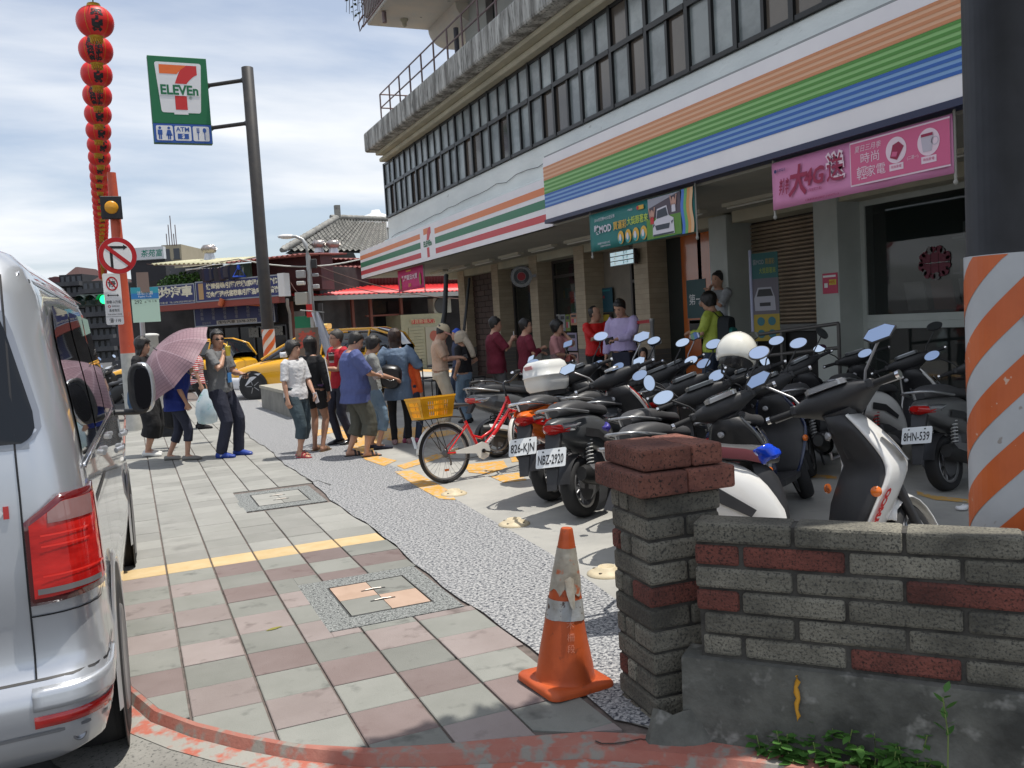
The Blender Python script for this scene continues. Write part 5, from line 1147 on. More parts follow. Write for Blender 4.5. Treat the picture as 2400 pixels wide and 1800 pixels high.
# coloured flashes on C and D
for t, s_, cols_, pts in ((C_, 1, redpt, [(1.02, .60), (1.10, .74), (1.19, .66), (1.12, .48)]), ):
 for s in (-1, 1):
  b = MB(); b.loft([[(.905, s * .112, .885), (.94, s * .10, .89)], [(.955, s * .158, .80), (.985, s * .148, .81)], [(1.0, s * .196, .70), (1.04, s * .18, .71)], [(1.015, s * .214, .62), (1.06, s * .20, .62)], [(.98, s * .219, .52), (1.0, s * .212, .52)]], 0, False, True, closed=False); b.build('red_flash', redpt, t)
  b = MB(); b.loft([[(.95, s * .102, .885), (.965, s * .095, .885)], [(1.0, s * .145, .80), (1.02, s * .137, .80)], [(1.05, s * .180, .70), (1.075, s * .17, .70)]], 0, False, True, closed=False); b.build('orange_flash', orp, t)
for s in (-1, 1):
 b = MB(); b.loft([[(-.27, s * .07, .76), (-.25, s * .085, .735)], [(-.15, s * .117, .775), (-.15, s * .121, .73)], [(.0, s * .134, .785), (.0, s * .141, .735)], [(.12, s * .138, .785), (.12, s * .148, .75)]], 0, False, True, closed=False); b.build('orange_flash', orp, D_)
 b = MB(); b.loft([[(-.25, s * .080, .68), (-.20, s * .090, .65)], [(-.15, s * .117, .69), (-.10, s * .121, .62)], [(-.05, s * .136, .67), (.0, s * .141, .58)]], 0, False, True, closed=False); b.build('red_flash', redpt, D_)
qT = at(1300, 917, 8.5); T_, _ = scooter((qT.x + .27, qT.y + .06, 0), 12, 'black scooter with a white top box behind the bicycle', gryp, steer=30, top_box=True, mirror='oval')
M_, _ = scooter((*gp(1166, 1072).xy, 0), 2, 'black scooter with a tinted screen directly behind the bicycle', blkp, steer=20, mirror='rect', screen=True, tail=gryp)
E_, _ = scooter(sc_at(1512, 868, 9.2, 25), 25, 'white faced scooter with square chrome mirrors in the middle of the row', whp, steer=28, mirror='rect', hbar=whp)
G_, _ = scooter(sc_at(1690, 905, 6.5, 26), 26, 'dark scooter carrying the white helmet on its handlebar', blkp, steer=30, mirror='tall')
F_, _ = scooter(sc_at(1615, 828, 9.6, 40), 40, 'black scooter behind the helmet with a large angular mirror', blkp, steer=34, mirror='hex', lean=-9)
N_, _ = scooter(sc_at(1790, 855, 8.0, 32), 32, 'dark blue scooter squeezed behind the helmet scooter', blup, steer=26, mirror='oval', tail=blup)
H_, _ = scooter(sc_at(1915, 838, 8.9, 42), 42, 'black scooter before the ramp rail with upright mirrors', blkp, steer=34, mirror='tall', lean=-9)
K_, _ = scooter(sc_at(2165, 838, 8.5, 12), 12, 'white scooter behind the silver one, red rear spring', whp, steer=34, mirror='oval', front=whp)
J_, _ = scooter((*gp(2222, 1150).xy, 0), 14, 'silver grey scooter with plate 8HN-539 beside the striped pole', mat('warm_grey_paint', (.20, .20, .20), .3, .5, coat=.5), plate='8HN-539', steer=30, mirror='oval', grab=silp, S=1.0)
Q_, _ = scooter(sc_at(2040, 850, 9.6, 35), 35, 'black scooter half hidden behind the white scooter near the window', blkp, steer=20, mirror='oval', details=False)
for px_, py_, dp_, h_, m_, lb_ in ((1648, 880, 7.4, 30, blkp, 'black scooter wedged between the round mirror scooter and the plate NBZ-2920 one'), (1575, 862, 8.6, 24, gryp, 'grey scooter behind the orange tailed one with its bars showing'), (1842, 885, 6.9, 30, blup, 'dark blue scooter directly behind the handlebar of the white scooter'), (1745, 862, 8.9, 36, blkp, 'black scooter in the back row behind the helmet')):
 scooter(sc_at(px_, py_, dp_, h_), h_, lb_, m_, steer=32, mirror='oval', tail=m_, details=False)
for nm in (('blue_bag', gp(1805, 1072, .82), 'shiny blue plastic bag tucked on the white scooter seat', 'bag', (.06, .05, .035), flat('bag_blue', (.01, .06, .55), .15)), ('cord_bundle', at(1420, 1003, 6.4), 'knotted dark blue cord bundle on a scooter seat', 'cord', (.035, .03, .03), flat('cord_blue', (.04, .03, .25), .4))):
 if nm[0] == 'blue_bag': loc_ = at(1797, 1062, 4.05)
 else: loc_ = nm[1]
 b = MB(); b.ell(loc_, nm[4], 14, 10); o = b.build(nm[0], nm[5]); tag(o, nm[2], nm[3])
 for v in o.data.vertices: q = v.co * 28; v.co += V((noise.noise(q), noise.noise(q + V((5, 0, 0))), noise.noise(q + V((0, 9, 0))))) * .03
# helmet
hc0 = at(1727, 828, 6.25); t = thing('helmet', hc0, 'white open face helmet hung on a scooter handlebar', 'helmet'); t.rotation_euler = (rad(8), rad(12), rad(-35))
b = MB(); rings = []
for i in range(15):
 th = pi * .66 * i / 14; ring = []
 for k in range(28):
  a = 2 * pi * k / 28; lim = 1.0 if sin(a) > -.2 else 1 - .28 * (-.2 - sin(a)) / .8; tt = th * lim
  ring.append((.125 * sin(tt) * cos(a), .145 * sin(tt) * sin(a), .135 * cos(tt)))
 rings.append(ring)
b.loft(rings, 0, False); o = b.build('shell', mat('helmet_white', (.74, .72, .64), .15, coat=.8), t); s_ = o.modifiers.new('s', 'SOLIDIFY'); s_.thickness = .02; s_.offset = -1
b = MB(); b.ell((0, .01, -.02), (.10, .115, .09), 16, 10); b.build('lining', mat('lining_black', (.015, .015, .015), .8), t)
b = MB(); b.loft([[(.128 * cos(a) * k, .150 * sin(a) * k - .005, z) for a in [rad(-150 + 120 * j / 10) for j in range(11)]] for z, k in ((.02, 1.0), (.0, 1.03), (-.05, 1.05), (-.07, 1.03))], 0, False, True, closed=False); b.build('visor_edge', blkp, t)
b = MB(); b.tube([(.1, -.02, -.06), (.08, -.06, -.15), (0, -.08, -.18), (-.08, -.06, -.14), (-.1, 0, -.05)], .009, 5); b.build('chin_strap', plk, t)

# bicycle ------------------------------------------------------
RB = gp(1050, 1132); FB_ = V((3.95, 8.87)); hd = 13
bk = thing('bicycle', (RB.x, RB.y, 0), 'red step-through bicycle with a yellow plastic basket over the rear wheel', 'bicycle', rz=rad(hd)); bk.rotation_euler = (rad(-5), 0, rad(hd))
r = .302; WB = 1.07; bred = mat('bicycle_red', (.66, .015, .018), .25, coat=.7); bwh = mat('bicycle_white', (.74, .73, .68), .3, coat=.4)
FM = Matrix.Translation((.90, 0, .6)) @ Matrix.Rotation(rad(22), 4, V((-.3, 0, .95)).normalized()) @ Matrix.Translation((-.90, 0, -.6))
def bwheel(x, M, nm):
 T = Matrix.Translation((x, 0, r)); T = M @ T if M else T
 b = MB(); b.M = T; b.tube([((r - .018) * cos(a), 0, (r - .018) * sin(a)) for a in [2 * pi * k / 56 for k in range(56)]], .0185, 8, loop=True, up=V((0, 1, 0))); b.build('tyre', rub, bk)
 b = MB(); b.M = T; b.lathe([(r - .052, -.010), (r - .036, -.012), (r - .036, .012), (r - .052, .010), (r - .052, -.010)], 56, ax=(0, 1, 0), cap=False); b.build('rim', alu, bk)
 b = MB(); b.M = T
 for k in range(28): a = 2 * pi * k / 28; s = 1 if k % 2 else -1; o_ = .35 * (1 if k % 4 < 2 else -1); b.tube([(.018 * cos(a + o_ * 2), s * .022, .018 * sin(a + o_ * 2)), ((r - .05) * cos(a), 0, (r - .05) * sin(a))], .0016, 4)
 b.build('spokes', alu, bk)['kind'] = 'stuff'
 b = MB(); b.M = T; b.cyl((0, -.045, 0), (0, .045, 0), .016, 12); b.build('hub', steel, bk)
 b = MB(); b.M = T; b.box((.0, -.006, -.17), (.05, .006, .022)); b.build('spoke_reflector', ambl, bk)
bwheel(0, None, 'r'); bwheel(WB, FM, 'f')
bb = V((.43, 0, .27)); ht, hb = V((.845, 0, .80)), V((.885, 0, .645))
b = MB(); b.tube([bb, (.285, 0, .60)], .016, 10); b.tube([ht, hb], .021, 10); b.tube([hb + V((-.01, 0, .02)), (.66, 0, .45), bb], .022, 10); b.tube([ht + V((.005, 0, -.03)), (.74, 0, .62), (.60, 0, .46), (.46, 0, .40), (.345, 0, .44)], .015, 8)
for s in (-1, 1): b.tube([bb + V((0, s * .03, 0)), (0, s * .055, r)], .009, 6); b.tube([(.30, s * .02, .56), (0, s * .055, r)], .008, 6)
b.build('frame', bred, bk)
b = MB(); b.M = FM
for s in (-1, 1): b.tube([(.89, s * .045, .62), (.93, s * .05, .50), (WB, s * .05, r)], [.014, .013, .009], 8)
b.tube([(.89, -.05, .63), (.89, .05, .63)], .016, 8); b.build('fork', bred, bk)
for x, M, a0, a1 in ((0, None, -8, 175), (WB, FM, 20, 185)):
 b = MB(); b.M = M; R_ = r + .022
 b.loft([[(x + (R_ - d * .25) * cos(a), y, r + (R_ - d * .25) * sin(a)) for y, d in ((-.026, .03), (-.012, 0), (.012, 0), (.026, .03))] for a in [rad(a0 + (a1 - a0) * i / 22) for i in range(23)]], 0, False, True, closed=False); o = b.build('mudguard', bwh, bk); s_ = o.modifiers.new('s', 'SOLIDIFY'); s_.thickness = .002
b = MB(); b.loft([[(x, y, z) for x, z in ((.10, .315), (.36, .345), (.43, .365), (.50, .335), (.52, .27), (.49, .205), (.43, .18), (.37, .21), (.345, .255), (.10, .285))] for y in (-.062, -.048)], 0, True, False); b.build('chain_case', bwh, bk, bevel=.004)
b = MB(); b.tube([bb + V((0, -.07, 0)), bb + V((.13, -.085, -.04))], .009, 8); b.tube([bb + V((0, .05, 0)), bb + V((-.13, .07, .04))], .009, 8); b.lathe([(.022, -.075), (.022, .05)], 12, c=bb, ax=(0, 1, 0)); b.build('crank', blkp, bk)
b = MB(); b.box(bb + V((.13, -.13, -.04)), (.085, .07, .022)); b.box(bb + V((-.13, .12, .04)), (.085, .07, .022)); b.build('pedal', plk, bk, bevel=.004)
b = MB(); b.tube([(0, -.03, r - .055), (.2, -.045, .215), (.42, -.05, .22)], .004, 4); b.lathe([(.02, -.06), (.035, -.05), (.035, -.03), (.045, -.025)], 16, c=(0, 0, r), ax=(0, 1, 0)); b.tube([(0, -.07, r - .02), (.02, -.07, r - .09), (.03, -.05, r - .12)], .010, 6); b.build('derailleur', steel, bk)
b = MB(); b.tube([(.285, 0, .60), (.235, 0, .74)], .013, 8); b.build('seat_post', blkp, bk)
b = MB(); b.loft([ryz(.06, .05, .75, .79), ryz(.09, .16, .745, .81), ryz(.16, .19, .745, .80), ryz(.22, .12, .75, .79), ryz(.30, .055, .75, .785), ryz(.34, .035, .745, .775)]); b.build('saddle', seatm, bk, sub=1)
b = MB(); b.M = FM; b.tube([ht + V((0, 0, -.02)), ht + V((-.02, 0, .13)), ht + V((.03, 0, .16))], .013, 8); hz = ht + V((.03, 0, .16))
b.tube([hz + V((-.22, .29, .05)), hz + V((-.10, .27, .06)), hz + V((0, .16, .04)), hz + V((.02, .05, -.01)), hz, hz + V((.02, -.05, -.01)), hz + V((0, -.16, .04)), hz + V((-.10, -.27, .06)), hz + V((-.22, -.29, .05))], .0115, 8); b.build('handlebar', blkp, bk)
for s in (-1, 1): b = MB(); b.M = FM; b.tube([hz + V((-.23, s * .292, .05)), hz + V((-.11, s * .272, .06))], .0175, 8); b.build('grip', plk, bk); b = MB(); b.M = FM; b.tube([hz + V((-.06, s * .25, .04)), hz + V((-.10, s * .30, .01)), hz + V((-.18, s * .315, .015))], .006, 5); b.build('brake_lever', alu, bk)
b = MB(); b.M = FM; b.lathe([(.026, 0), (.026, .012), (.012, .024)], 12, c=hz + V((-.02, -.13, .06))); b.build('bell', chrome, bk)
b = MB()
for y in (-.06, -.02, .02, .06): b.tube([(-.30, y, .665), (.10, y, .665)], .005, 5)
b.tube([(-.30, -.06, .665), (-.30, .06, .665)], .005, 5)
for s in (-1, 1):
 for x in (-.22, -.08): b.tube([(x, s * .06, .665), (0, s * .06, r + .02)], .0045, 5)
b.tube([(.10, -.06, .665), (.26, 0, .64), (.10, .06, .665)], .005, 5); b.build('rear_rack', blkp, bk)
b = MB(); b.box((-.335, 0, .45), (.008, .05, .12), 0, Matrix.Rotation(rad(-12), 3, 'Y')); b.build('rear_reflector', mat('reflector_white', (.6, .65, .68), .2), bk)
# yellow basket: slotted walls
bs_ = thing('yellow_basket', (0, 0, 0), 'yellow slotted plastic basket tied to the bicycle rack', 'basket'); bs_.parent = None
MBk = Matrix.Translation(bk.location) @ bk.rotation_euler.to_matrix().to_4x4()
bs_.matrix_world = MBk @ Matrix.Translation((-.10, 0, .672))
yb = mat('basket_yellow', (.80, .40, .015), .35, col2=(.74, .34, .012), vs=5)
b = MB(); L0, W0, L1, W1, Hb = .165, .12, .205, .155, .22
def wp_(u, v, side):                      # u across -1..1, v height 0..1
 L = L0 + (L1 - L0) * v; W = W0 + (W1 - W0) * v; z = Hb * v
 return {0: V((u * L, -W, z)), 1: V((u * L, W, z)), 2: V((-L, u * W, z)), 3: V((L, u * W, z))}[side]
def wq(side, u0, u1, v0, v1):
 P = [wp_(u0, v0, side), wp_(u1, v0, side), wp_(u1, v1, side), wp_(u0, v1, side)]; n = (P[1] - P[0]).cross(P[3] - P[0]).normalized() * .0025
 b.loft([[p - n for p in P], [p + n for p in P]], 0, True, False)
for side in range(4):
 wq(side, -1, 1, 0, .10); wq(side, -1, 1, .78, .93)
 N = 16 if side < 2 else 12
 for k in range(N + 1): u = -1 + 2 * k / N; wq(side, max(-1, u - .030), min(1, u + .030), .10, .78)
 for v in (.30, .36, .58): wq(side, -1, 1, v, v + .035)
 wq(side, -1, -.62, .10, .78); wq(side, .62, 1, .10, .78)
b.build('slotted_wall', yb, bs_)
b = MB(); P = rrect(-L1 - .012, L1 + .012, -W1 - .012, W1 + .012, .03); Q = rrect(-L1 + .004, L1 - .004, -W1 + .004, W1 - .004, .02)
for i in range(len(P)):
 j = (i + 1) % len(P); b.add([(P[i][0], P[i][1], Hb * .92), (P[j][0], P[j][1], Hb * .92), (P[j][0], P[j][1], Hb), (P[i][0], P[i][1], Hb), (Q[i][0], Q[i][1], Hb), (Q[j][0], Q[j][1], Hb)], [(0, 1, 2, 3), (3, 2, 5, 4)])
b.build('rim', yb, bs_)
b = MB(); b.bx(-L0, L0, -W0, W0, 0, .005); b.build('floor', yb, bs_)
# maker's name on the down tube (the side towards the queue)
vs_, fs = tmesh('LEEPA', .055, bold=.005); b = MB(); d0 = (bb - V((.66, 0, .45))); d0 = V((.80, 0, .56)) - V((.50, 0, .33)); e1 = V((.64 - .46, 0, .44 - .30)).normalized(); e2 = V((-e1.z, 0, e1.x))
b.add([V((.555, -.024 + 8 * p[1] ** 2, .365)) + e1 * p[0] + e2 * p[1] * .75 for p in vs_], fs); b.build('frame_lettering', WHITE, bk)
# ================================================================ PEOPLE
def cloth(name, c=(.3, .3, .3), c2=None, rough=.85, bump=.02, bs=9, **k):
 return mat(name, c, rough=rough, col2=c2 or tuple(x * .82 for x in c), vs=4, bump=bump, bs=bs, **k)
skin = mat('skin', (.50, .29, .20), .5, col2=(.45, .25, .17), vs=7, spec=.35, sub=.05); skin2 = mat('skin_tanned', (.36, .19, .125), .5, col2=(.31, .165, .105), vs=7, spec=.35)
hairm = mat('black_hair', (.012, .010, .009), .42, bump=.004, bs=60, stretch=(3, 3, .4)); hairb = mat('brown_hair', (.035, .018, .012), .42, bump=.005, bs=60, stretch=(3, 3, .4)); hairg = mat('greying_hair', (.05, .045, .04), .6, bump=.003, bs=80)
navy = cloth('navy_cotton', (.022, .025, .045)); blk = cloth('black_cotton', (.012, .012, .014)); jean = cloth('washed_denim', (.13, .21, .30), (.22, .31, .40), vor=False); dden = cloth('dark_denim', (.03, .045, .08))
eyem = mat('eye_dark', (.01, .008, .006), .2); lipm = mat('lips', (.30, .09, .07), .5)
def voxel(mb, vox=.011, sm_=3, fac=.5):
 me = bpy.data.meshes.new('v'); me.from_pydata([tuple(p) for p in mb.v], [], mb.f); o = bpy.data.objects.new('v', me); COL.objects.link(o)
 r_ = o.modifiers.new('r', 'REMESH'); r_.mode = 'VOXEL'; r_.voxel_size = vox
 if sm_: s_ = o.modifiers.new('s', 'SMOOTH'); s_.factor = fac; s_.iterations = sm_
 dg = bpy.context.evaluated_depsgraph_get(); m2 = bpy.data.meshes.new_from_object(o.evaluated_get(dg)); bpy.data.objects.remove(o); bpy.data.meshes.remove(me)
 out = MB(); out.add([tuple(v.co) for v in m2.vertices], [tuple(p.vertices) for p in m2.polygons], 0, True); bpy.data.meshes.remove(m2); return out
def oval(c, x, y, rx, ry, n=14): return [V(c) + x * (rx * cos(2 * pi * k / n)) + y * (ry * sin(2 * pi * k / n)) for k in range(n)]
def limb(mb, pts, rad_, n=12):
 P = [V(p) for p in pts]; rings = []
 for i, p in enumerate(P):
  d = (P[min(i + 1, len(P) - 1)] - P[max(i - 1, 0)]); x, y = frame_from(d, V((1, 0, .01)).normalized() if abs(d.normalized().x) < .9 else ZU)
  r = rad_[i]; r = r if isinstance(r, tuple) else (r, r); rings.append(oval(p, x, y, r[0], r[1], n))
 return mb.loft(rings)
def ik(S, T, a, b_, pole):
 d = T - S; L = min(d.length, (a + b_) * .995); u = d.normalized(); T2 = S + u * L
 c = (a * a - b_ * b_ + L * L) / (2 * L); h = sqrt(max(0, a * a - c * c)); p = (pole - u * pole.dot(u)).normalized(); return S + u * c + p * h, T2
def along(P, t):                        # point along a polyline by fraction
 L = [(P[i + 1] - P[i]).length for i in range(len(P) - 1)]; s = t * sum(L)
 for i, l in enumerate(L):
  if s <= l: return P[i].lerp(P[i + 1], s / l)
  s -= l
 return P[-1]
HEADP = [(-.012, .018, .045, .040), (.0, .022, .062, .050), (.025, .022, .078, .060), (.06, .014, .090, .069), (.095, .006, .096, .074), (.13, .0, .099, .077), (.165, -.006, .098, .076), (.195, -.010, .086, .067), (.218, -.012, .062, .050), (.232, -.012, .025, .02)]
def headr(z):
 for i in range(len(HEADP) - 1):
  if HEADP[i][0] <= z <= HEADP[i + 1][0]:
   f = (z - HEADP[i][0]) / (HEADP[i + 1][0] - HEADP[i][0]); return [HEADP[i][k] + f * (HEADP[i + 1][k] - HEADP[i][k]) for k in range(1, 4)]
 return list(HEADP[0][1:]) if z < 0 else list(HEADP[-1][1:])
def hand(mb, W, d, up, side, curl=.5):
 """palm and five bent fingers; W wrist, d direction, up = back of the hand"""
 d = d.normalized(); s = d.cross(up).normalized() * side; up = s.cross(d).normalized() * side
 mb.loft([oval(W + d * t, s, up, rx, ry, 10) for t, rx, ry in ((-.02, .026, .020), (.02, .034, .016), (.06, .041, .014), (.085, .040, .012))])
 for k, (o_, L, r) in enumerate(((.030, .072, .0085), (.010, .080, .009), (-.011, .075, .0085), (-.031, .060, .0075))):
  b0 = W + d * .075 + s * o_; a = curl * (1 + .12 * k); d1 = (d * cos(a * .7) - up * sin(a * .7)); d2 = d * cos(a * 1.7) - up * sin(a * 1.7); d3 = d * cos(a * 2.5) - up * sin(a * 2.5)
  mb.tube([b0, b0 + d1 * L * .42, b0 + d1 * L * .42 + d2 * L * .32, b0 + d1 * L * .42 + d2 * L * .32 + d3 * L * .26], [r, r * .98, r * .9, r * .7], 7)
 t0 = W + d * .02 + s * .028; dt = (d * .72 + s * .62 - up * .25).normalized(); dt2 = (d * .9 + s * .1 - up * .4).normalized(); mb.tube([t0, t0 + dt * .035, t0 + dt * .035 + dt2 * .03], [.012, .011, .008], 7)
def person(label, px, top, dep=None, feet=None, th=0, H=None, sk=None, hair='short', hm=None, shirt=None, hem=.84, sleeve=.5, loose=.014, legs='full', legm=None, baggy=1.0, shoe=None, shoest='shoe', fat=1.0, wom=False,
           lean=0., hy=0., hp=0., RH=None, LH=None, rcurl=.5, lcurl=.5, rpole=None, lpole=None, RF=(.04, -.10, 0), LF=(-.05, .10, 0), skirt=None, jacket=None, extra=None, pose=None, group='people queueing and waiting outside the shops', rup=None, lup=None, z0=0., shirt_name='shirt'):
 """px: image column of the feet; top: image row of the head top; th: 0 = facing right in the picture, 90 = away"""
 if feet is not None: g_ = gp(px, feet, z0)
 else: q = at(px, 800, dep); g_ = V((q.x, q.y, z0))
 depth = V((g_.x, g_.y, 0)).dot(F0)
 if H is None: H = at(px, top, depth).z - z0
 H = max(1.15, min(1.86, H)); S = H / 1.70
 t = thing('person', (g_.x, g_.y, z0), label, 'person', group=group, sc_=S); t.rotation_euler = (0, 0, rad(th - 23.2))
 sk = sk or skin; hm = hm or hairm; shoe = shoe or blk; legm = legm or blk
 SH = .165 if wom else .190; fw = fat; pel = V((0, 0, .93)); lr = rad(lean)
 def tor(p): # lean of the upper body about the pelvis
  p = V(p); dz = p.z - .93
  return V((p.x * cos(lr) + dz * sin(lr), p.y, .93 + dz * cos(lr) - p.x * sin(lr))) if p.z > .93 else V((p.x, p.y, p.z))
 sh = {s: tor((-.005, s * SH * (1 + .25 * (fw - 1)), 1.385)) for s in (-1, 1)}
 RH = V(RH) if RH is not None else tor((.06, -SH - .06, .80)) * 1.0; LH = V(LH) if LH is not None else tor((.06, SH + .06, .80))
 if RH.z < 1.0 and rpole is None: pass
 body = MB(); arms = {}
 for s, T, pole, cu, up_ in ((-1, RH, rpole, rcurl, rup), (1, LH, lpole, lcurl, lup)):
  pole = V(pole) if pole is not None else V((-.6, s * .5, -.3)); E, W = ik(sh[s], T, .285, .250, pole); arms[s] = (sh[s], E, W)
  k = .92 if wom else 1.03; k *= (1 + .35 * (fw - 1))
  limb(body, [sh[s] + V((0, -s * .03, .01)), sh[s].lerp(E, .25), sh[s].lerp(E, .6), E, E.lerp(W, .25), E.lerp(W, .6), W], [.052 * k, .050 * k, .043 * k, .037 * k, .040 * k, .032 * k, .025])
 tr_ = [(.86, .155, .115), (.93, .165, .122), (1.0, .155, .112), (1.07, .140 + .02 * (fw - 1), .104), (1.15, .146, .110), (1.24, .160, .118), (1.32, .170, .112), (1.38, .155, .090), (1.42, .105, .070), (1.455, .058, .056)]
 if wom: tr_ = [(z, w_ * (1.0 if z < 1.0 else .90), d * (.97 if z < 1 else .95)) for z, w_, d in tr_]
 def torso(mb, add=0., z0_=.86, z1_=1.46, hemz=None):
  rings = []
  for z, w_, d in tr_:
   if z < z0_ - .001 or z > z1_: continue
   f = 1 + (fw - 1) * (1.0 if z < 1.2 else .45); bl = .03 * max(0, fw - 1) * (1.5 if z < 1.2 else .4)
   c = tor((bl - .006, 0, z)); rings.append([tor(V((bl - .006, 0, z)) + V(((d * f + add) * cos(a), (w_ * f + add) * (abs(sin(a)) ** .8 * (1 if sin(a) >= 0 else -1)), 0))) for a in [2 * pi * k / 20 for k in range(20)]])
  if hemz is not None:
   f = fw; z, w_, d = tr_[0] if hemz < .9 else tr_[1]; rings.insert(0, [V(((d * f + add * 1.5) * cos(a), (w_ * f + add * 1.5) * sin(a), hemz)) for a in [2 * pi * k / 20 for k in range(20)]])
  mb.loft(rings)
 torso(body)
 feet_ = {-1: V(RF), 1: V(LF)}; hips = {s: V((0, s * .088, .90)) for s in (-1, 1)}; lg = {}
 for s in (-1, 1):
  A_ = feet_[s] + V((-.02, 0, .085)); Kn, An = ik(hips[s], A_, .435, .42, V((1, s * .1, 0))); An = A_; lg[s] = (hips[s], Kn, An); k = 1 + .4 * (fw - 1)
  limb(body, [hips[s] + V((0, 0, .03)), hips[s].lerp(Kn, .25), hips[s].lerp(Kn, .65), Kn, Kn.lerp(An, .28), Kn.lerp(An, .7), An, An + V((0, 0, -.04))], [.090 * k, .085 * k, .066 * k, .052 * k, .055 * k, .038 * k, .034, .036])
  body.loft([oval(feet_[s] + V((x, 0, z)), V((0, 1, 0)), ZU, w_, h) for x, z, w_, h in ((-.075, .035, .026, .028), (-.03, .045, .033, .042), (.05, .038, .040, .034), (.12, .022, .044, .020), (.165, .014, .030, .012))])
 HM = Matrix.Translation(tor((.012, 0, 1.455))) @ Matrix.Rotation(rad(hy), 4, 'Z') @ Matrix.Rotation(rad(hp) + lr * .4, 4, 'Y') @ Matrix.Translation((.0, 0, .012))
 nk = tor((-.012, 0, 1.41)); limb(body, [nk, tor((-.006, 0, 1.46)), HM @ V((-.012, 0, .05))], [.056 if not wom else .048, .050 if not wom else .043, .052])
 hd = MB(); hd.M = HM
 body.M = HM; body.loft([[(cx + d * cos(a), w_ * sin(a), z) for a in [2 * pi * k / 20 for k in range(20)]] for z, cx, d, w_ in HEADP])
 body.loft([[(.095, -.014, .098), (.095, .014, .098), (.118, .010, .078), (.118, -.010, .078)], [(.092, -.010, .115), (.092, .010, .115), (.106, .006, .11), (.106, -.006, .11)], [(.090, -.007, .14), (.090, .007, .14), (.097, .005, .14), (.097, -.005, .14)]])
 body.ell((.098, 0, .078), (.018, .016, .010), 10, 6); body.ell((.088, 0, .050), (.016, .026, .014), 10, 6); body.ell((.075, 0, .014), (.022, .022, .018), 10, 6)
 for s in (-1, 1): body.ell((-.008, s * .078, .10), (.020, .010, .030), 10, 6); body.ell((.062, s * .036, .085), (.030, .024, .026), 10, 6)
 body.M = None
 bd = voxel(body, .0115, 2, .45)
 for s, cu, up_ in ((-1, rcurl, rup), (1, lcurl, lup)):
  S_, E, W = arms[s]; d = (W - E).normalized(); up2 = V(up_) if up_ is not None else V((.1, -s * -.9, .3)) if d.z < -.6 else V((0, 0, 1)); hand(bd, W, d, up2 if abs(up2.normalized().dot(d)) < .95 else V((0, 1, 0)), -s, cu)
 bd.build('body', sk, t)
 # face details
 f = MB(); f.M = HM
 for s in (-1, 1): f.ell((.0905, s * .031, .112), (.006, .013, .0048), 8, 5); f.add([(.096, s * .016, .130), (.087, s * .048, .128), (.084, s * .048, .134), (.094, s * .016, .137)], [(0, 1, 2, 3)])
 f.build('eyes', eyem, t); f = MB(); f.M = HM; f.ell((.101, 0, .051), (.005, .020, .0045), 8, 5); f.build('mouth', lipm, t)
 # hair
 if hair:
  h = MB(); h.M = HM; NA = 28; rings = []; long_ = hair in ('long', 'wavy')
  def lim(a):
   c = cos(a); f_ = (c + 1) / 2                     # 1 front, 0 back
   if hair == 'short': return .178 if f_ > .80 else .178 - .10 * min(1, (.80 - f_) / .25) if f_ > .45 else .078 - .05 * (.45 - f_) / .45
   if hair == 'bob': return .165 if f_ > .85 else .165 - .125 * min(1, (.85 - f_) / .3) if f_ > .4 else .02
   if hair == 'balding': return .222 if f_ > .55 else .09 - .05 * (1 - f_)
   return .17 if f_ > .86 else .17 - .30 * min(1, (.86 - f_) / .28) if f_ > .45 else -.22
  NK = 12
  for k in range(NK + 1):
   ring = []
   for i in range(NA):
    a = 2 * pi * i / NA; z = .236 - (.236 - lim(a)) * (k / NK); cx, d, w_ = headr(max(z, .035)); pad = {'short': .012, 'balding': .006, 'bob': .026, 'long': .018, 'wavy': .024}[hair]
    if z > .2: pad *= 1.0
    nz_ = (.006 if hair in ('short', 'balding') else .014) * noise.noise(V((a * 3, z * 14, px)))
    ex = 0
    if z < .035 and long_: ex = -.02 * (1 - f_) if False else 0; d = max(d, .08); w_ = max(w_, .07)
    x = cx + (d + pad + nz_) * cos(a); y = (w_ + pad + nz_) * sin(a)
    if long_ and z < .03: x = min(x, .02) - .10 * (.03 - z) ; y *= 1 - .8 * (.03 - z)
    ring.append((x, y, z + (.012 if k == 0 else 0)))
   rings.append(ring)
  rings.insert(0, [(-.012 + .02 * cos(a_), .02 * sin(a_), .250) for a_ in [2 * pi * i / NA for i in range(NA)]])
  h.loft(rings, 0, True); hv = voxel(h, .0085, 1, .3); hv.build('hair', hm, t)
 # clothes
 if shirt:
  c = MB(); torso(c, loose, .93 if hem >= .93 else .86, 1.43, hem)
  for s in (-1, 1):
   S_, E, W = arms[s]; P = [S_, E, W]; k = (.93 if wom else 1.05) * (1 + .3 * (fw - 1)); e = loose * .75
   pts = [S_ + V((0, -s * .05, .012))] + [along([S_, E, W], sleeve * q) for q in (.12, .4, .7, 1.0)]
   rr_ = [.058 * k + e, .055 * k + e, .052 * k + e, (.050 if sleeve < .6 else .044) * k + e, (.052 if sleeve < .6 else .032) * k + e * .8]; limb(c, pts, rr_)
  cv = voxel(c, .011, 2, .4)
  for i, v in enumerate(cv.v): q = v * 9; dspl = noise.noise(V((q.x, q.y * 1.2, q.z * .55)) + V((px, 0, 0))) * .011 + noise.noise(v * 26) * .004; cv.v[i] = v + V((v.x, v.y, 0)).normalized() * dspl
  cv.build(shirt_name, shirt, t)
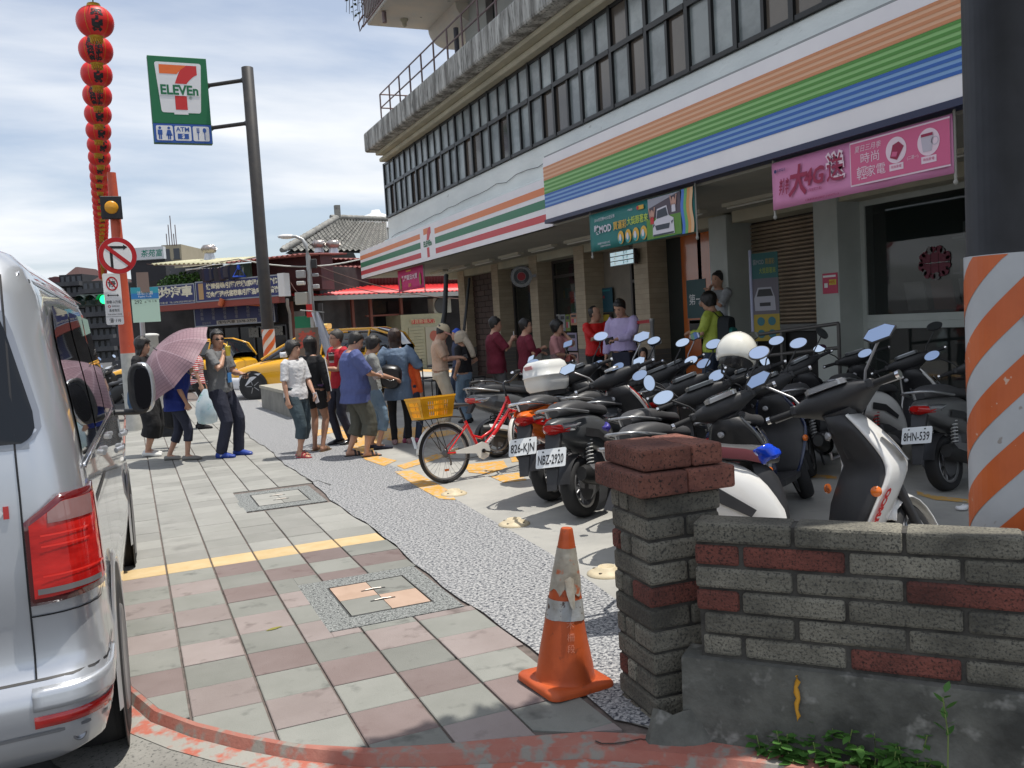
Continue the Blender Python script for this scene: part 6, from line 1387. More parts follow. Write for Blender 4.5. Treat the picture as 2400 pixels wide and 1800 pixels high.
 if legs:
  c = MB(); f = fw; rings = []
  for z, w_, d in ((.80, .165, .120), (.86, .172, .128), (.93, .168, .125), (1.0, .158, .116), (1.03, .152, .112)):
   rings.append([tor(V(((d * f) * cos(a) - .004, (w_ * f) * sin(a), z))) for a in [2 * pi * k / 18 for k in range(18)]])
  c.loft(rings); stop = {'full': 1.0, 'capri': .74, 'shorts': .30, 'half': .52}[legs]
  for s in (-1, 1):
   h_, Kn, An = lg[s]; P = [h_, Kn, An + V((0, 0, -.02))]; k = 1 + .4 * (fw - 1); pts = [along(P, stop * q) for q in (0, .25, .5, .75, 1)]
   base = {'full': [.100, .088, .070, .062, .058], 'capri': [.105, .095, .082, .075, .074], 'half': [.105, .10, .094, .09, .09], 'shorts': [.105, .100, .094, .09, .088]}[legs]
   limb(c, pts, [r * k * (1 + (baggy - 1) * (.4 + .6 * i / 4)) for i, r in enumerate(base)])
  cv = voxel(c, .011, 2, .4)
  for i, v in enumerate(cv.v): dspl = noise.noise(V((v.x * 12, v.y * 12, v.z * 9)) + V((0, px, 0))) * .009; cv.v[i] = v + V((v.x, v.y, 0)).normalized() * dspl
  cv.build('shorts' if legs == 'shorts' else 'trousers', legm, t)
 if skirt:
  c = MB(); rings = []
  for z, k in ((skirt[0], skirt[1]), ((skirt[0] + .95) / 2, (skirt[1] + .17) / 2), (.95, .168), (1.04, .14)):
   rings.append([((k * .78) * cos(a) * (1 + .05 * sin(a * 7) * (z < .8)), k * sin(a) * (1 + .05 * sin(a * 7) * (z < .8)), z) for a in [2 * pi * q / 42 for q in range(42)]])
  c.loft(rings); c.build('skirt', skirt[2], t)
 for s in (-1, 1):
  c = MB(); F_ = feet_[s]
  if shoest == 'sandal':
   c.loft([[(F_.x + x, F_.y - w_, z), (F_.x + x, F_.y + w_, z), (F_.x + x, F_.y + w_, z + .018), (F_.x + x, F_.y - w_, z + .018)] for x, w_, z in ((-.09, .03, -.006), (.0, .036, -.006), (.10, .046, -.006), (.175, .035, -.002))], 0, True, False)
   for x in (.05, .10): c.loft([[(F_.x + x - .014, F_.y + .05 * cos(a), .01 + .062 * sin(a) * (1.2 if x < .08 else .85)), (F_.x + x + .014, F_.y + .05 * cos(a), .01 + .060 * sin(a) * (1.2 if x < .08 else .85))] for a in [pi * q / 8 for q in range(9)]], 0, False, True, closed=False)
  else:
   hgt = .08 if shoest == 'shoe' else .05
   c.loft([[(F_.x + x + h * 0, F_.y + w_ * cos(a), max(-.004, zc + h * sin(a))) for a in [2 * pi * q / 14 for q in range(14)]] for x, w_, zc, h in ((-.10, .018, .03, .028), (-.085, .036, .035, .042 if hgt > .06 else .036), (-.03, .041, .04, .055 if hgt > .06 else .035), (.04, .046, .035, .045 if hgt > .06 else .032), (.11, .050, .026, .034), (.165, .042, .02, .024), (.185, .018, .016, .014))])
  c.build('shoe' if shoest != 'sandal' else 'sandal', shoe, t)
 t['_tmp'] = 0; del t['_tmp']
 return dict(t=t, HM=HM, arms=arms, tor=tor, S=S, lg=lg, M=Matrix.Translation(t.location) @ t.rotation_euler.to_matrix().to_4x4() @ Matrix.Scale(S, 4))
def glasses(P, dark=False):
 g_ = MB(); g_.M = P['HM']
 for s in (-1, 1):
  if dark: g_.loft([[(.103, s * .008, .118), (.103, s * .008, .104)], [(.101, s * .03, .124), (.101, s * .03, .099)], [(.090, s * .055, .122), (.090, s * .055, .102)]], 0, False, True, closed=False)
  g_.tube([(.104 - .012 * (1 - cos(a)) , s * (.031 + .024 * cos(a)), .112 + .013 * sin(a)) for a in [2 * pi * k / 14 for k in range(14)]], .0018, 4, loop=True); g_.tube([(.09, s * .056, .114), (.0, s * .084, .112)], .002, 4)
 g_.tube([(.105, -.008, .114), (.105, .008, .114)], .002, 4); g_.build('glasses', blkp, P['t'])
def phone(P, s, label, off=V((0, 0, 0)), d=(0, 0, 1), col=None, size=(.007, .07, .14)):
 W = P['arms'][s][2]; E = P['arms'][s][1]; c = P['M'] @ (W + (W - E).normalized() * .09 + V(off)); b = MB(); q = V(d).to_track_quat('Z', 'Y').to_matrix()
 b.box((0, 0, 0), size, 0, q); o = b.build('phone', col or blkp, bevel=.003); o.location = c; o.rotation_euler = (0, 0, P['t'].rotation_euler.z); tag(o, label, 'phone'); return o
def strap(P, pts, name, m, w_=.018):
 b = MB(); T = P['tor']; b.tube([T(p) for p in pts], w_, 6, flat=.25); return b.build(name, m, P['t'])
UM = cloth
# --- the queue, from the left
p1 = person('woman with long black hair in a black culotte skirt and white slip-on shoes', 352, 788, feet=1068, th=-5, wom=True, hair='long', shirt=blk, hem=.9, sleeve=.3, legs='capri', legm=blk, baggy=1.75, shoe=cloth('white_canvas', (.72, .72, .70)), shoest='flat', RH=(.12, -.17, .88), LH=(.20, .12, .95), hp=8); glasses(p1)
b = MB(); limb(b, [(.09, -.16, 1.0), (.10, -.18, .92), (.08, -.19, .80), (.09, -.18, .70)], [.05, .055, .05, .04]); limb(b, [(-.08, -.16, 1.02), (-.10, -.17, .9), (-.11, -.18, .78), (-.10, -.17, .70)], [.05, .06, .055, .05]); b.loft([[(.17 * cos(a), .19 * sin(a), z) for a in [2 * pi * k / 16 for k in range(16)]] for z in (.97, 1.03)]); voxel(b, .012).build('tied_denim_jacket', cloth('denim_jacket', (.055, .11, .20)), p1['t'])
b = MB(); c = p1['M'] @ V((.02, .30, .72)); c = at(395, 1000, 13.2); b.box((0, 0, 0), (.16, .34, .30)); o = b.build('shoulder_bag', cloth('bag_charcoal', (.03, .032, .038)), bevel=.05, bseg=3); o.location = c; o.rotation_euler = (0, 0, rad(60)); tag(o, 'soft black bag hanging behind the skirt woman', 'bag')
p2 = person('stooping woman in a loose royal blue top under the mauve umbrella', 424, 0, feet=1078, th=8, H=1.50, wom=True, hair='bob', shirt=cloth('royal_blue_cotton', (.012, .03, .22)), hem=.76, sleeve=.55, loose=.045, fat=1.12, legs='capri', legm=navy, baggy=.9, shoe=cloth('grey_canvas', (.26, .25, .23)), shoest='flat', lean=14, RH=(.20, -.20, .86), rcurl=.9, LH=(.22, .08, 1.30), RF=(.14, -.08, 0), LF=(-.16, .08, 0), hp=15)
b = MB(); b.box((0, 0, 0), (.14, .26, .34)); o = b.build('handbag', blk, bevel=.06, bseg=3); o.location = at(402, 978, 12.9); o.rotation_euler = (0, 0, rad(40)); tag(o, 'black handbag worn on the back of the blue top woman', 'bag')
# umbrella
uc = at(397, 842, 11.55); axu = (-F0 * .50 + (R0 * -.66 + ZU * .75) * .86).normalized(); t = thing('umbrella', (0, 0, 0), 'mauve plaid umbrella tilted over the woman in blue', 'umbrella')
ux, uy = frame_from(axu); NR = 10; Ru = .63
def upt(a, f, sag=0.0):
 ph = f * 1.02; rr0 = Ru * sin(ph) / sin(1.02); k = (a / (2 * pi / NR)) % 1; sc2 = 1 - .085 * sin(pi * k) * f ** 1.5
 return uc + axu * (.30 * (cos(ph) - cos(1.02)) / (1 - cos(1.02)) - .10 + .0) + (ux * cos(a) + uy * sin(a)) * rr0 * sc2
NA = NR * 6
um = mat('umbrella_mauve', (.26, .155, .18), .6, col2=(.30, .19, .215), vs=6)
b = MB(); b.loft([[upt(2 * pi * i / NA, f) for i in range(NA)] for f in [.02] + [j / 10 for j in range(1, 11)]], 0, False); b.build('canopy', um, t)
b = MB()
for k in range(NR): b.tube([upt(2 * pi * k / NR, f) - axu * .006 for f in [j / 10 for j in range(11)]], .004, 4)
b.build('ribs', steel, t)['kind'] = 'stuff'
for nm, m_, fr_ in (('plaid_line', flat('plaid_dark', (.20, .118, .14)), [.22 + .065 * j for j in range(12)]), ):
 b = MB()
 for f in fr_:
  b.loft([[upt(2 * pi * i / NA, f) + axu * .0022, upt(2 * pi * i / NA, f + .012) + axu * .0022] for i in range(NA + 1)], 0, False, True, closed=False)
 for k in range(NR):
  for q in range(1, 5): a = 2 * pi * (k + q / 5) / NR; b.loft([[upt(a, f) + axu * .0018, upt(a + .006 / max(.2, f), f) + axu * .0018] for f in [.25 + .075 * j for j in range(11)]], 0, False, True, closed=False)
 b.build(nm, m_, t)['kind'] = 'stuff'
b = MB()
for k in range(NR): a = 2 * pi * k / NR; b.loft([[upt(a - .010 / max(.15, f), f) + axu * .003, upt(a + .010 / max(.15, f), f) + axu * .003] for f in [j / 10 for j in range(1, 11)]], 0, False, True, closed=False)
b.build('seam', flat('seam_mauve', (.36, .25, .28)), t)['kind'] = 'stuff'
b = MB(); b.tube([uc + axu * .26, uc - axu * .45], .008, 8); b.build('shaft', steel, t)
p3 = person('man in a grey t-shirt and sunglasses sipping from a yellow cup', 530, 772, feet=1070, th=-14, hair='short', shirt=cloth('heather_grey', (.17, .175, .18), (.14, .145, .15)), hem=.86, sleeve=.42, fat=1.08, legs='full', legm=navy, baggy=1.22, shoe=mat('blue_trainer', (.015, .05, .30), .6, col3=(.6, .6, .62), s3=20, lo3=.62, hi3=.66), hy=-38, hp=2, RH=(.15, -.10, 1.36), rpole=(.1, -.8, -.8), rcurl=1.0, LH=(.30, .06, 1.10), lcurl=.7, RF=(.02, -.11, 0), LF=(.14, .12, 0)); glasses(p3, True)
strap(p3, [(-.03, -.07, 1.43), (.07, -.06, 1.36), (.125, -.02, 1.2), (.135, .0, 1.1), (.125, .03, 1.2), (.07, .07, 1.36), (-.03, .07, 1.43)], 'lanyard', navy, .012)
b = MB(); b.box(p3['tor']((.15, 0, 1.06)), (.008, .09, .13)); b.build('name_badge', flat('badge_sky', (.06, .22, .50)), p3['t'])
b = MB(); b.lathe([(.028, -.07), (.038, .05), (.04, .055), (.03, .06)], 16); b.tube([(0, 0, .05), (.0, .0, .12)], .004, 5); o = b.build('drink_cup', mat('cup_yellow', (.70, .55, .06), .3)); o.location = p3['M'] @ (p3['arms'][-1][2] + V((.05, .03, .06))); tag(o, 'yellow paper cup at the mouth of the man in sunglasses', 'cup')
phone(p3, 1, 'phone held out flat by the man in sunglasses', d=(1, 0, .25), size=(.07, .008, .14))
stripe = mat('stripe_red', (.62, .03, .06), .8)
p3b = person('woman in a red and white striped top behind the umbrella carrying a plastic bag', 474, 800, feet=1004, th=5, wom=True, hair='bob', shirt=stripe, hem=.88, sleeve=.5, legs='full', legm=blk, RH=(.10, -.22, .84)); bpy.data.objects[p3b['t'].children[-1].name]
# white stripes as thin bands of cloth
sh_o = [c for c in p3b['t'].children if c.name.startswith('shirt')][0]; sh_o.data.materials.append(flat('stripe_white', (.72, .68, .66)))
for pl_ in sh_o.data.polygons: pl_.material_index = 1 if int(pl_.center.z / .019) % 2 else 0
b = MB(); rings = [[(.15 * k * cos(a) * (1 + .1 * sin(a * 5)), .10 * k * sin(a), z) for a in [2 * pi * q / 20 for q in range(20)]] for z, k in ((-.22, .55), (-.20, .9), (-.05, 1.1), (.12, .95), (.24, .5), (.32, .15))]
b.loft(rings); o = b.build('plastic_bag', mat('plastic_film', (.70, .78, .80), .25, alpha=.75, col3=(.15, .45, .30), s3=9, lo3=.6, hi3=.64, col2=(.45, .62, .72), vs=4)); o.location = at(485, 960, 13.6); tag(o, 'thin pale plastic bag with green print carried beside the man in grey', 'bag')
p4_ = person('woman in a white short sleeved top with curly black hair and red sandals', 705, 797, feet=1070, th=-32, wom=True, hair='bob', hm=hairm, shirt=cloth('white_cotton', (.66, .66, .66), (.56, .56, .57)), hem=.84, sleeve=.5, fat=1.13, legs='capri', legm=cloth('teal_grey_cotton', (.045, .07, .085)), baggy=1.1, shoe=mat('red_sandal', (.40, .03, .05), .5), shoest='sandal', hy=12, RH=(.07, -.24, .84), LH=(.22, .14, .92), RF=(.10, -.08, 0), LF=(-.10, .10, 0))
phone(p4_, 1, 'pale phone held low by the woman in white', d=(.3, 0, -1), col=flat('phone_white', (.6, .55, .55)))
p5 = person('woman with waist length black hair in black jacket and short shorts, seen from behind', 745, 788, feet=1058, th=72, wom=True, sk=skin2, hair='long', shirt=blk, hem=.95, sleeve=.95, legs='shorts', legm=blk, shoe=cloth('tan_leather', (.20, .13, .07)), shoest='sandal', RH=(.04, -.23, .86), LH=(.2, .1, 1.0), RF=(.02, -.09, 0), LF=(.10, .09, 0))
b = MB(); a_ = p5['arms'][-1]; b.tube([a_[0] + V((0, -.068, .01)), a_[0].lerp(a_[1], .5) + V((0, -.065, 0)), a_[1] + V((0, -.06, 0)), a_[1].lerp(a_[2], .9) + V((0, -.05, 0))], .012, 5, flat=.4); b.build('sleeve_stripe', WHITE, p5['t'])
b = MB(); b.loft([[(.128 * cos(a), .170 * sin(a), z) for a in [2 * pi * k / 20 for k in range(20)]] for z in (.965, .995)]); b.build('belt', cloth('purple_belt', (.16, .08, .20), bump=0.001), p5['t'])
p6 = person('man in glasses and a red vest holding a paper coffee cup', 808, 772, feet=1040, th=222, hair='short', hm=hairg, shirt=cloth('crimson_vest', (.50, .015, .03)), hem=.84, sleeve=.25, legs='full', legm=navy, shoe=blkp, LH=(.28, -.02, 1.15), RH=(.22, -.20, 1.12), hy=-12, lcurl=1.0); glasses(p6)
b = MB(); b.lathe([(.030, -.06), (.042, .06)], 16); o = b.build('coffee_cup', mat('cup_white', (.6, .56, .52), .5)); b = MB(); b.lathe([(.044, .06), (.044, .075), (.036, .082)], 16); o2 = b.build('lid', blkp, o); b = MB(); b.lathe([(.0365, -.03), (.042, .035)], 16, cap=False); b.build('sleeve', mat('cup_brown', (.10, .045, .02), .7), o); o.location = at(777, 840, V((p6['M'] @ p6['arms'][1][2])).dot(F0) - .08); tag(o, 'paper coffee cup with black lid held by the man in red', 'cup')
p7 = person('heavy set man in a big slate blue t-shirt looking down at his phone', 842, 776, feet=1070, th=22, hair='short', shirt=cloth('slate_blue_cotton', (.085, .11, .27), (.07, .09, .23)), hem=.74, sleeve=.55, loose=.035, fat=1.36, legs='capri', legm=cloth('olive_cotton', (.075, .075, .058)), baggy=1.3, shoe=mat('black_sandal', (.02, .018, .018), .6), shoest='sandal', hp=24, hy=-12, RH=(.29, -.04, 1.10), LH=(.29, .05, 1.10), rpole=(-.2, -1, -.6), RF=(.10, -.13, 0), LF=(-.08, .13, 0), rcurl=.9)
phone(p7, -1, 'small phone in the hands of the man in slate blue', d=(1, 0, .5), col=flat('phone_white'))
p8 = person('person in a grey t-shirt and rolled up washed jeans beside the blue shirt man', 884, 786, feet=1052, th=15, hair='bob', shirt=cloth('stone_grey_cotton', (.27, .28, .27)), hem=.90, sleeve=.5, legs='capri', legm=jean, baggy=1.0, shoe=navy, shoest='flat', RH=(.30, -.12, 1.05), hp=18)
p9 = person('woman with long wavy brown hair in a long denim shirt, seen from behind', 942, 770, feet=1040, th=98, wom=True, hair='wavy', hm=hairb, shirt=cloth('chambray', (.115, .17, .25), (.15, .21, .30)), hem=.66, sleeve=.80, loose=.045, legs='full', legm=blk, baggy=.85, shoe=cloth('pale_pink_canvas', (.42, .27, .27)), shoest='flat', RH=(.16, -.24, 1.06), LH=(.1, .2, .95), RF=(.02, -.11, 0), LF=(0, .10, 0))
t = thing('backpack', p9['M'] @ V((-.19, .10, 1.02)), 'black drawstring backpack slung low on the denim shirt woman', 'backpack'); t.rotation_euler = (rad(8), 0, p9['t'].rotation_euler.z)
b = MB(); b.loft([ryz(x, w_, z0, z1, p=3, n=24) for x, w_, z0, z1 in ((-.10, .22, -.15, .11), (-.07, .30, -.17, .15), (.02, .32, -.17, .17), (.08, .28, -.15, .15))]); b.build('pack_body', mat('pack_leather', (.012, .012, .014), .35), t, sub=1)
b = MB(); b.tube([(.06, -.09, .14), (.10, -.07, .32), (.14, -.05, .40)], .010, 5); b.tube([(.06, .06, .14), (.10, .08, .30), (.16, .06, .40)], .010, 5); b.tube([(-.09, -.10, -.02), (-.12, 0, -.06), (-.09, .10, -.02)], .006, 5); b.build('pack_strap', blkp, t)
p9b = person('child in an orange and purple jacket tucked behind the denim shirt woman', 968, 840, feet=1036, th=60, H=1.32, wom=True, hair='short', shirt=cloth('orange_nylon', (.80, .14, .03), (.74, .10, .02)), hem=.85, sleeve=.95, legs='full', legm=dden, shoe=mat('pink_trainer', (.45, .10, .18), .6))
p10 = person('man in a tan cap and peach polo shirt tapping a phone', 1042, 757, feet=1004, th=-4, hair='short', sk=skin, shirt=cloth('peach_polo', (.62, .44, .32), (.56, .39, .28)), hem=.95, sleeve=.45, fat=1.05, legs='full', legm=cloth('cream_chino', (.60, .54, .42), (.52, .46, .35)), baggy=1.25, shoe=mat('black_sandal'), shoest='sandal', hp=28, hy=-6, RH=(.31, -.05, 1.13), LH=(.29, .05, 1.14), rpole=(-.3, -.6, -1), RF=(.05, -.10, 0), LF=(-.06, .10, 0))
cp = MB(); cp.M = p10['HM']; rings = []
for k in range(9): th_ = pi / 2 * k / 8; rings.append([(-.004 + (.112 * sin(th_) + .002) * cos(a), (.090 * sin(th_) + .002) * sin(a), .145 + .105 * cos(th_)) for a in [2 * pi * q / 24 for q in range(24)]])
cp.loft(rings, 0, False); cp.build('cap', cloth('cap_tan', (.55, .46, .31), bump=.002), p10['t']); cp = MB(); cp.M = p10['HM']
cp.loft([[(.095 * cos(a) + x * cos(a) ** 1.2, .088 * sin(a), .150 - x * .35) for a in [rad(-70 + 140 * q / 12) for q in range(13)]] for x in (0, .04, .085)], 0, False, True, closed=False); cp.build('cap_brim', cloth('brim_red_white', (.62, .30, .24), bump=.001), p10['t'])
b = MB(); b.loft([[(.121 * cos(a), .160 * sin(a), z) for a in [2 * pi * k / 20 for k in range(20)]] for z in (.985, 1.015)]); b.build('belt', blkp, p10['t']); phone(p10, -1, 'dark phone in the hands of the man in the tan cap', d=(1, 0, .3))
p11 = person('person in a black polo and ripped jeans with a beige towel over the head', 1096, 775, feet=990, th=150, hair='short', shirt=blk, hem=.94, sleeve=.42, legs='full', legm=jean, baggy=1.05, shoe=blk, RH=(.10, -.16, 1.05), LH=(.05, .24, .92), hp=10)
b = MB(); b.M = p11['HM']; b.loft([[(-.01 + .135 * cos(a) * k, .115 * sin(a) * k, z) for a in [2 * pi * q / 18 for q in range(18)]] for z, k in ((.02, 1.0), (.10, 1.05), (.18, .95), (.23, .6), (.25, .1))]); limb(b, [(-.10, .02, .05), (-.16, .03, -.05), (-.20, .04, -.18), (-.22, .05, -.30)], [.07, .065, .06, .05]); tw_ = voxel(b, .011); tw_.build('towel', cloth('towel_beige', (.46, .39, .30), bump=.012, bs=25), p11['t'])
p12 = person('man in a maroon shirt, leftmost of the two in maroon, holding up a phone', 1160, 743, dep=14.3, th=8, hair='short', shirt=cloth('maroon_cotton', (.16, .012, .03)), hem=.78, sleeve=.5, loose=.03, fat=1.12, legs='full', legm=cloth('grey_shorts', (.10, .10, .10)), RH=(.27, -.10, 1.32), LH=(.27, .06, 1.28), rpole=(0, -.6, -1), hp=4)
phone(p12, -1, 'silver phone raised by the leftmost maroon shirt man', d=(0, 0, 1), col=flat('phone_silver', (.5, .5, .5)))
p13 = person('man with glasses in a maroon button shirt, right of the two in maroon', 1232, 747, dep=13.9, th=14, hair='short', shirt=cloth('maroon_cotton'), hem=.80, sleeve=.85, loose=.022, legs='full', legm=blk, RH=(.24, -.10, 1.20), LH=(.24, .06, 1.12), rpole=(-.3, -.6, -1), rcurl=1.1, hy=-15); glasses(p13)
p14 = person('woman in a pink top talking on a phone with a small maroon bag', 1306, 750, dep=14.0, th=-25, wom=True, hair='bob', shirt=cloth('pink_cotton', (.52, .24, .24)), hem=.92, sleeve=.5, legs='full', legm=blk, LH=(.10, .10, 1.46), lpole=(.6, .3, -1), lcurl=1.0, RH=(.20, .02, 1.08), rpole=(-.3, -1, -.4), hy=10)
phone(p14, 1, 'dark phone at the ear of the woman in pink', d=(0, 0, 1), off=V((-.02, -.03, -.02)), col=blkp)
strap(p14, [(-.06, -.10, 1.38), (.10, -.02, 1.30), (.135, .05, 1.15), (.14, .12, 1.0)], 'bag_strap', cloth('strap_pale', (.5, .42, .38), bump=.001), .014)
b = MB(); b.loft([ryz(x, .20, -.09, .09, p=3) for x in (-.04, 0, .04)]); o = b.build('small_bag', mat('bag_maroon', (.28, .06, .045), .5), bevel=.015); o.location = p14['M'] @ V((.19, .06, 1.0)); o.rotation_euler = (0, 0, p14['t'].rotation_euler.z); tag(o, 'small maroon handbag on the hip of the woman in pink', 'bag')
p15 = person('balding man in a bright red zipped jacket with folded arms', 1396, 718, dep=15.2, th=-68, hair='balding', shirt=cloth('scarlet_nylon', (.70, .012, .012), (.60, .01, .01), rough=.6), hem=.92, sleeve=.93, loose=.022, legs='full', legm=blk, baggy=1.12, RH=(.22, .12, 1.15), LH=(.24, -.10, 1.18), rpole=(.2, -1, -.5), lpole=(.2, 1, -.5), hy=48)
b = MB(); b.tube([p15['tor'](q) for q in ((.085, -.02, 1.36), (.135, -.005, 1.25), (.14, 0, 1.05), (.15, .0, .93))], .004, 4); b.build('zip', WHITE, p15['t'])
p16 = person('man in a lilac dress shirt looking down at a small notebook', 1462, 699, dep=13.9, th=238, hair='short', shirt=cloth('lilac_shirt', (.50, .42, .66), (.44, .37, .60), rough=.7), hem=.96, sleeve=.93, loose=.024, fat=1.08, legs='full', legm=blk, LH=(.32, .02, 1.12), RH=(.10, -.25, .86), lpole=(-.2, 1, -.6), hp=26, hy=-5, lcurl=.9)
phone(p16, 1, 'dark notebook held by the man in the lilac shirt', d=(0, 1, .2), size=(.012, .10, .15))
b = MB(); b.bx(-.04, .04, -.15, .15, -.19, .16); o = b.build('tote_bag', navy, bevel=.01); o.location = p16['M'] @ V((.2, .05, .78)); o.rotation_euler = (0, 0, p16['t'].rotation_euler.z); tag(o, 'dark navy tote bag hanging from the arm of the man in lilac', 'bag')
p17 = person('woman in a lime green hooded jacket wearing a teal backpack', 1672, 683, dep=12.6, th=145, wom=True, hair='bob', z0=.1, shirt=cloth('lime_nylon', (.42, .50, .07), (.36, .44, .06), rough=.6), hem=.86, sleeve=.93, loose=.03, legs='full', legm=dden, RH=(.26, .02, 1.15), LH=(.28, .10, 1.14), hp=16)
t = thing('teal_backpack', p17['M'] @ V((-.20, .0, 1.14)), 'black backpack with a teal pocket on the lime jacket woman', 'backpack'); t.rotation_euler = (0, 0, p17['t'].rotation_euler.z)
b = MB(); b.loft([ryz(x, w_, z0, z1, p=3.5) for x, w_, z0, z1 in ((-.08, .28, -.24, .20), (.0, .32, -.25, .23), (.08, .30, -.24, .22))]); b.build('pack_body', cloth('pack_grey', (.03, .035, .04), bump=.003), t, sub=1); b = MB(); b.loft([ryz(x, w_, z0, z1, p=4) for x, w_, z0, z1 in ((-.12, .22, -.22, .04), (-.08, .25, -.23, .06))]); b.build('pack_pocket', cloth('pack_teal', (.01, .16, .17), bump=.003), t)
b = MB(); b.tube([(.06, .10, .2), (.14, .12, .29), (.28, .13, .2)], .022, 6, flat=.3); b.tube([(.06, -.10, .2), (.14, -.12, .29), (.28, -.13, .2)], .022, 6, flat=.3); b.build('pack_strap', blk, t)
p18 = person('man in a pale shirt with his hands raised to his chin beside the orange door', 1690, 641, dep=13.7, th=215, H=1.74, z0=.42, hair='short', shirt=cloth('pale_shirt', (.42, .44, .46)), hem=.9, sleeve=.5, legs='full', legm=blk, RH=(.20, -.02, 1.42), LH=(.20, .02, 1.38), rpole=(.2, -.6, -1), lpole=(.2, .6, -1))
p19 = person('dark haired person crouching behind the scooters below the queue barrier', 1507, 822, dep=13.0, th=250, H=1.16, wom=True, hair='long', shirt=blk, hem=.9, legs='full', legm=blk, z0=-.08)
p20 = person('person in a blue cap and striped top half hidden behind the man in tan', 1072, 790, dep=16.6, th=200, H=1.5, hair='short', hm=flat('cap_blue', (.02, .08, .5)), shirt=mat('striped_dark', (.03, .04, .08), .8), hem=.9, legs='full', legm=dden)
# ================================================================ VAN
vsil = mat('van_silver', (.60, .62, .65), .30, .62, coat=1.0, spec=.6); vgl = mat('van_glass', (.008, .009, .010), .02, spec=.5)
vred = mat('van_red_lens', (.42, .006, .005), .08, coat=1.0, col2=(.70, .02, .015), vs=5, stretch=(1, 1, 4)); vdk = mat('van_dark_red', (.10, .003, .004), .08, coat=1)
van = thing('van', (-1.105, 3.14, -.075), 'silver passenger van parked at the left, seen from its rear corner', 'van'); van.rotation_euler = (0, 0, rad(89.1))
ZT = [(.33, .05, .88, 4.80), (.37, .0, .925, 4.86), (.44, -.035, .945, 4.90), (.54, -.04, .955, 4.92), (.595, -.03, .955, 4.92), (.62, .012, .95, 4.91), (.68, .03, .945, 4.90), (.80, .035, .94, 4.88), (.85, .028, .938, 4.87), (.98, .035, .930, 4.84), (1.13, .045, .922, 4.72), (1.26, .055, .912, 4.35), (1.385, .075, .898, 4.10), (1.54, .115, .872, 3.85), (1.71, .16, .838, 3.60), (1.86, .195, .82, 3.35), (1.95, .23, .79, 3.20), (2.01, .28, .745, 3.10), (2.05, .36, .67, 3.0), (2.07, .50, .54, 2.9)]
def vz(z):
 z = max(ZT[0][0], min(ZT[-1][0], z))
 for i in range(len(ZT) - 1):
  if z <= ZT[i + 1][0]: f = (z - ZT[i][0]) / (ZT[i + 1][0] - ZT[i][0]); return [ZT[i][k] + f * (ZT[i + 1][k] - ZT[i][k]) for k in (1, 2, 3)]
RC = .16
def vout(z, s, off=0.0):
 """point on the van's right half outline: s metres from the rear centre, round the corner, along the side"""
 xr, hw, xf = vz(z); r = RC; a1 = hw - r; bulge = lambda y: .045 * (abs(y) / hw) ** 2
 if s < a1: return V((xr + bulge(s) - off, -s, z))
 q = s - a1; arc_ = r * pi / 2
 if q < arc_: a = q / r; return V((xr + bulge(a1) + (r - (r + off) * cos(a)), -(a1 + (r + off) * sin(a)), z))
 return V((xr + bulge(a1) + r + (q - arc_), -(hw + off), z))
b = MB(); rings = []
for z, xr, hw, xf in ZT:
 half = [vout(z, s) for s in [0, .2, .4, .55, .65] + [(hw - RC) + RC * pi / 2 * k / 7 for k in range(8)]]
 x0 = half[-1].x; side_ = [V((x0 + (xf - .5 - x0) * t, -hw, z)) for t in (.08, .3, .5, .7, .9, 1)]; fr_ = [V((xf - .5 + .5 * sin(a), -(hw - .45) - .45 * cos(a), z)) for a in [pi / 2 * k / 6 for k in range(1, 7)]]
 h_ = half + side_ + fr_; rings.append(h_ + [V((p.x, -p.y, p.z)) for p in reversed(h_[1:-1])] if False else h_ + [V((p.x, -p.y, p.z)) for p in reversed(h_)][0:-1])
b.loft(rings); o = b.build('body_shell', vsil, van)
def vpatch(name, m, zs_, s0, s1, off, ns=14, parent=None, thick=.0, smooth=True):
 b = MB(); rings = []
 for z in zs_:
  a = s0(z) if callable(s0) else s0; c = s1(z) if callable(s1) else s1; rings.append([vout(z, a + (c - a) * k / ns, off) for k in range(ns + 1)])
 b.loft(rings, 0, False, True, closed=False); o = b.build(name, m, parent or van)
 if thick: q = o.modifiers.new('s', 'SOLIDIFY'); q.thickness = thick; q.offset = -1
 return o
def fr(a, c, n): return [a + (c - a) * k / n for k in range(n + 1)]
# rear window with rounded lower corner
def wr_(z): return .822 - .12 * (z - 1.37) / .5 - (.09 * (1 - sqrt(max(0, 1 - ((1.46 - z) / .09) ** 2))) if z < 1.46 else 0) - (.14 * (1 - sqrt(max(0, 1 - ((z - 1.75) / .15) ** 2))) if z > 1.75 else 0)
vpatch('rear_window', vgl, fr(1.375, 1.40, 3) + fr(1.42, 1.84, 8) + fr(1.86, 1.898, 4), -.2, wr_, .006, 18)
vpatch('window_recess', mat('van_recess', (.30, .31, .33), .35, .8), fr(1.355, 1.385, 3) + fr(1.42, 1.84, 8) + fr(1.86, 1.915, 4), -.2, lambda z: wr_(max(1.375, min(1.898, z))) + .022, .003, 18)
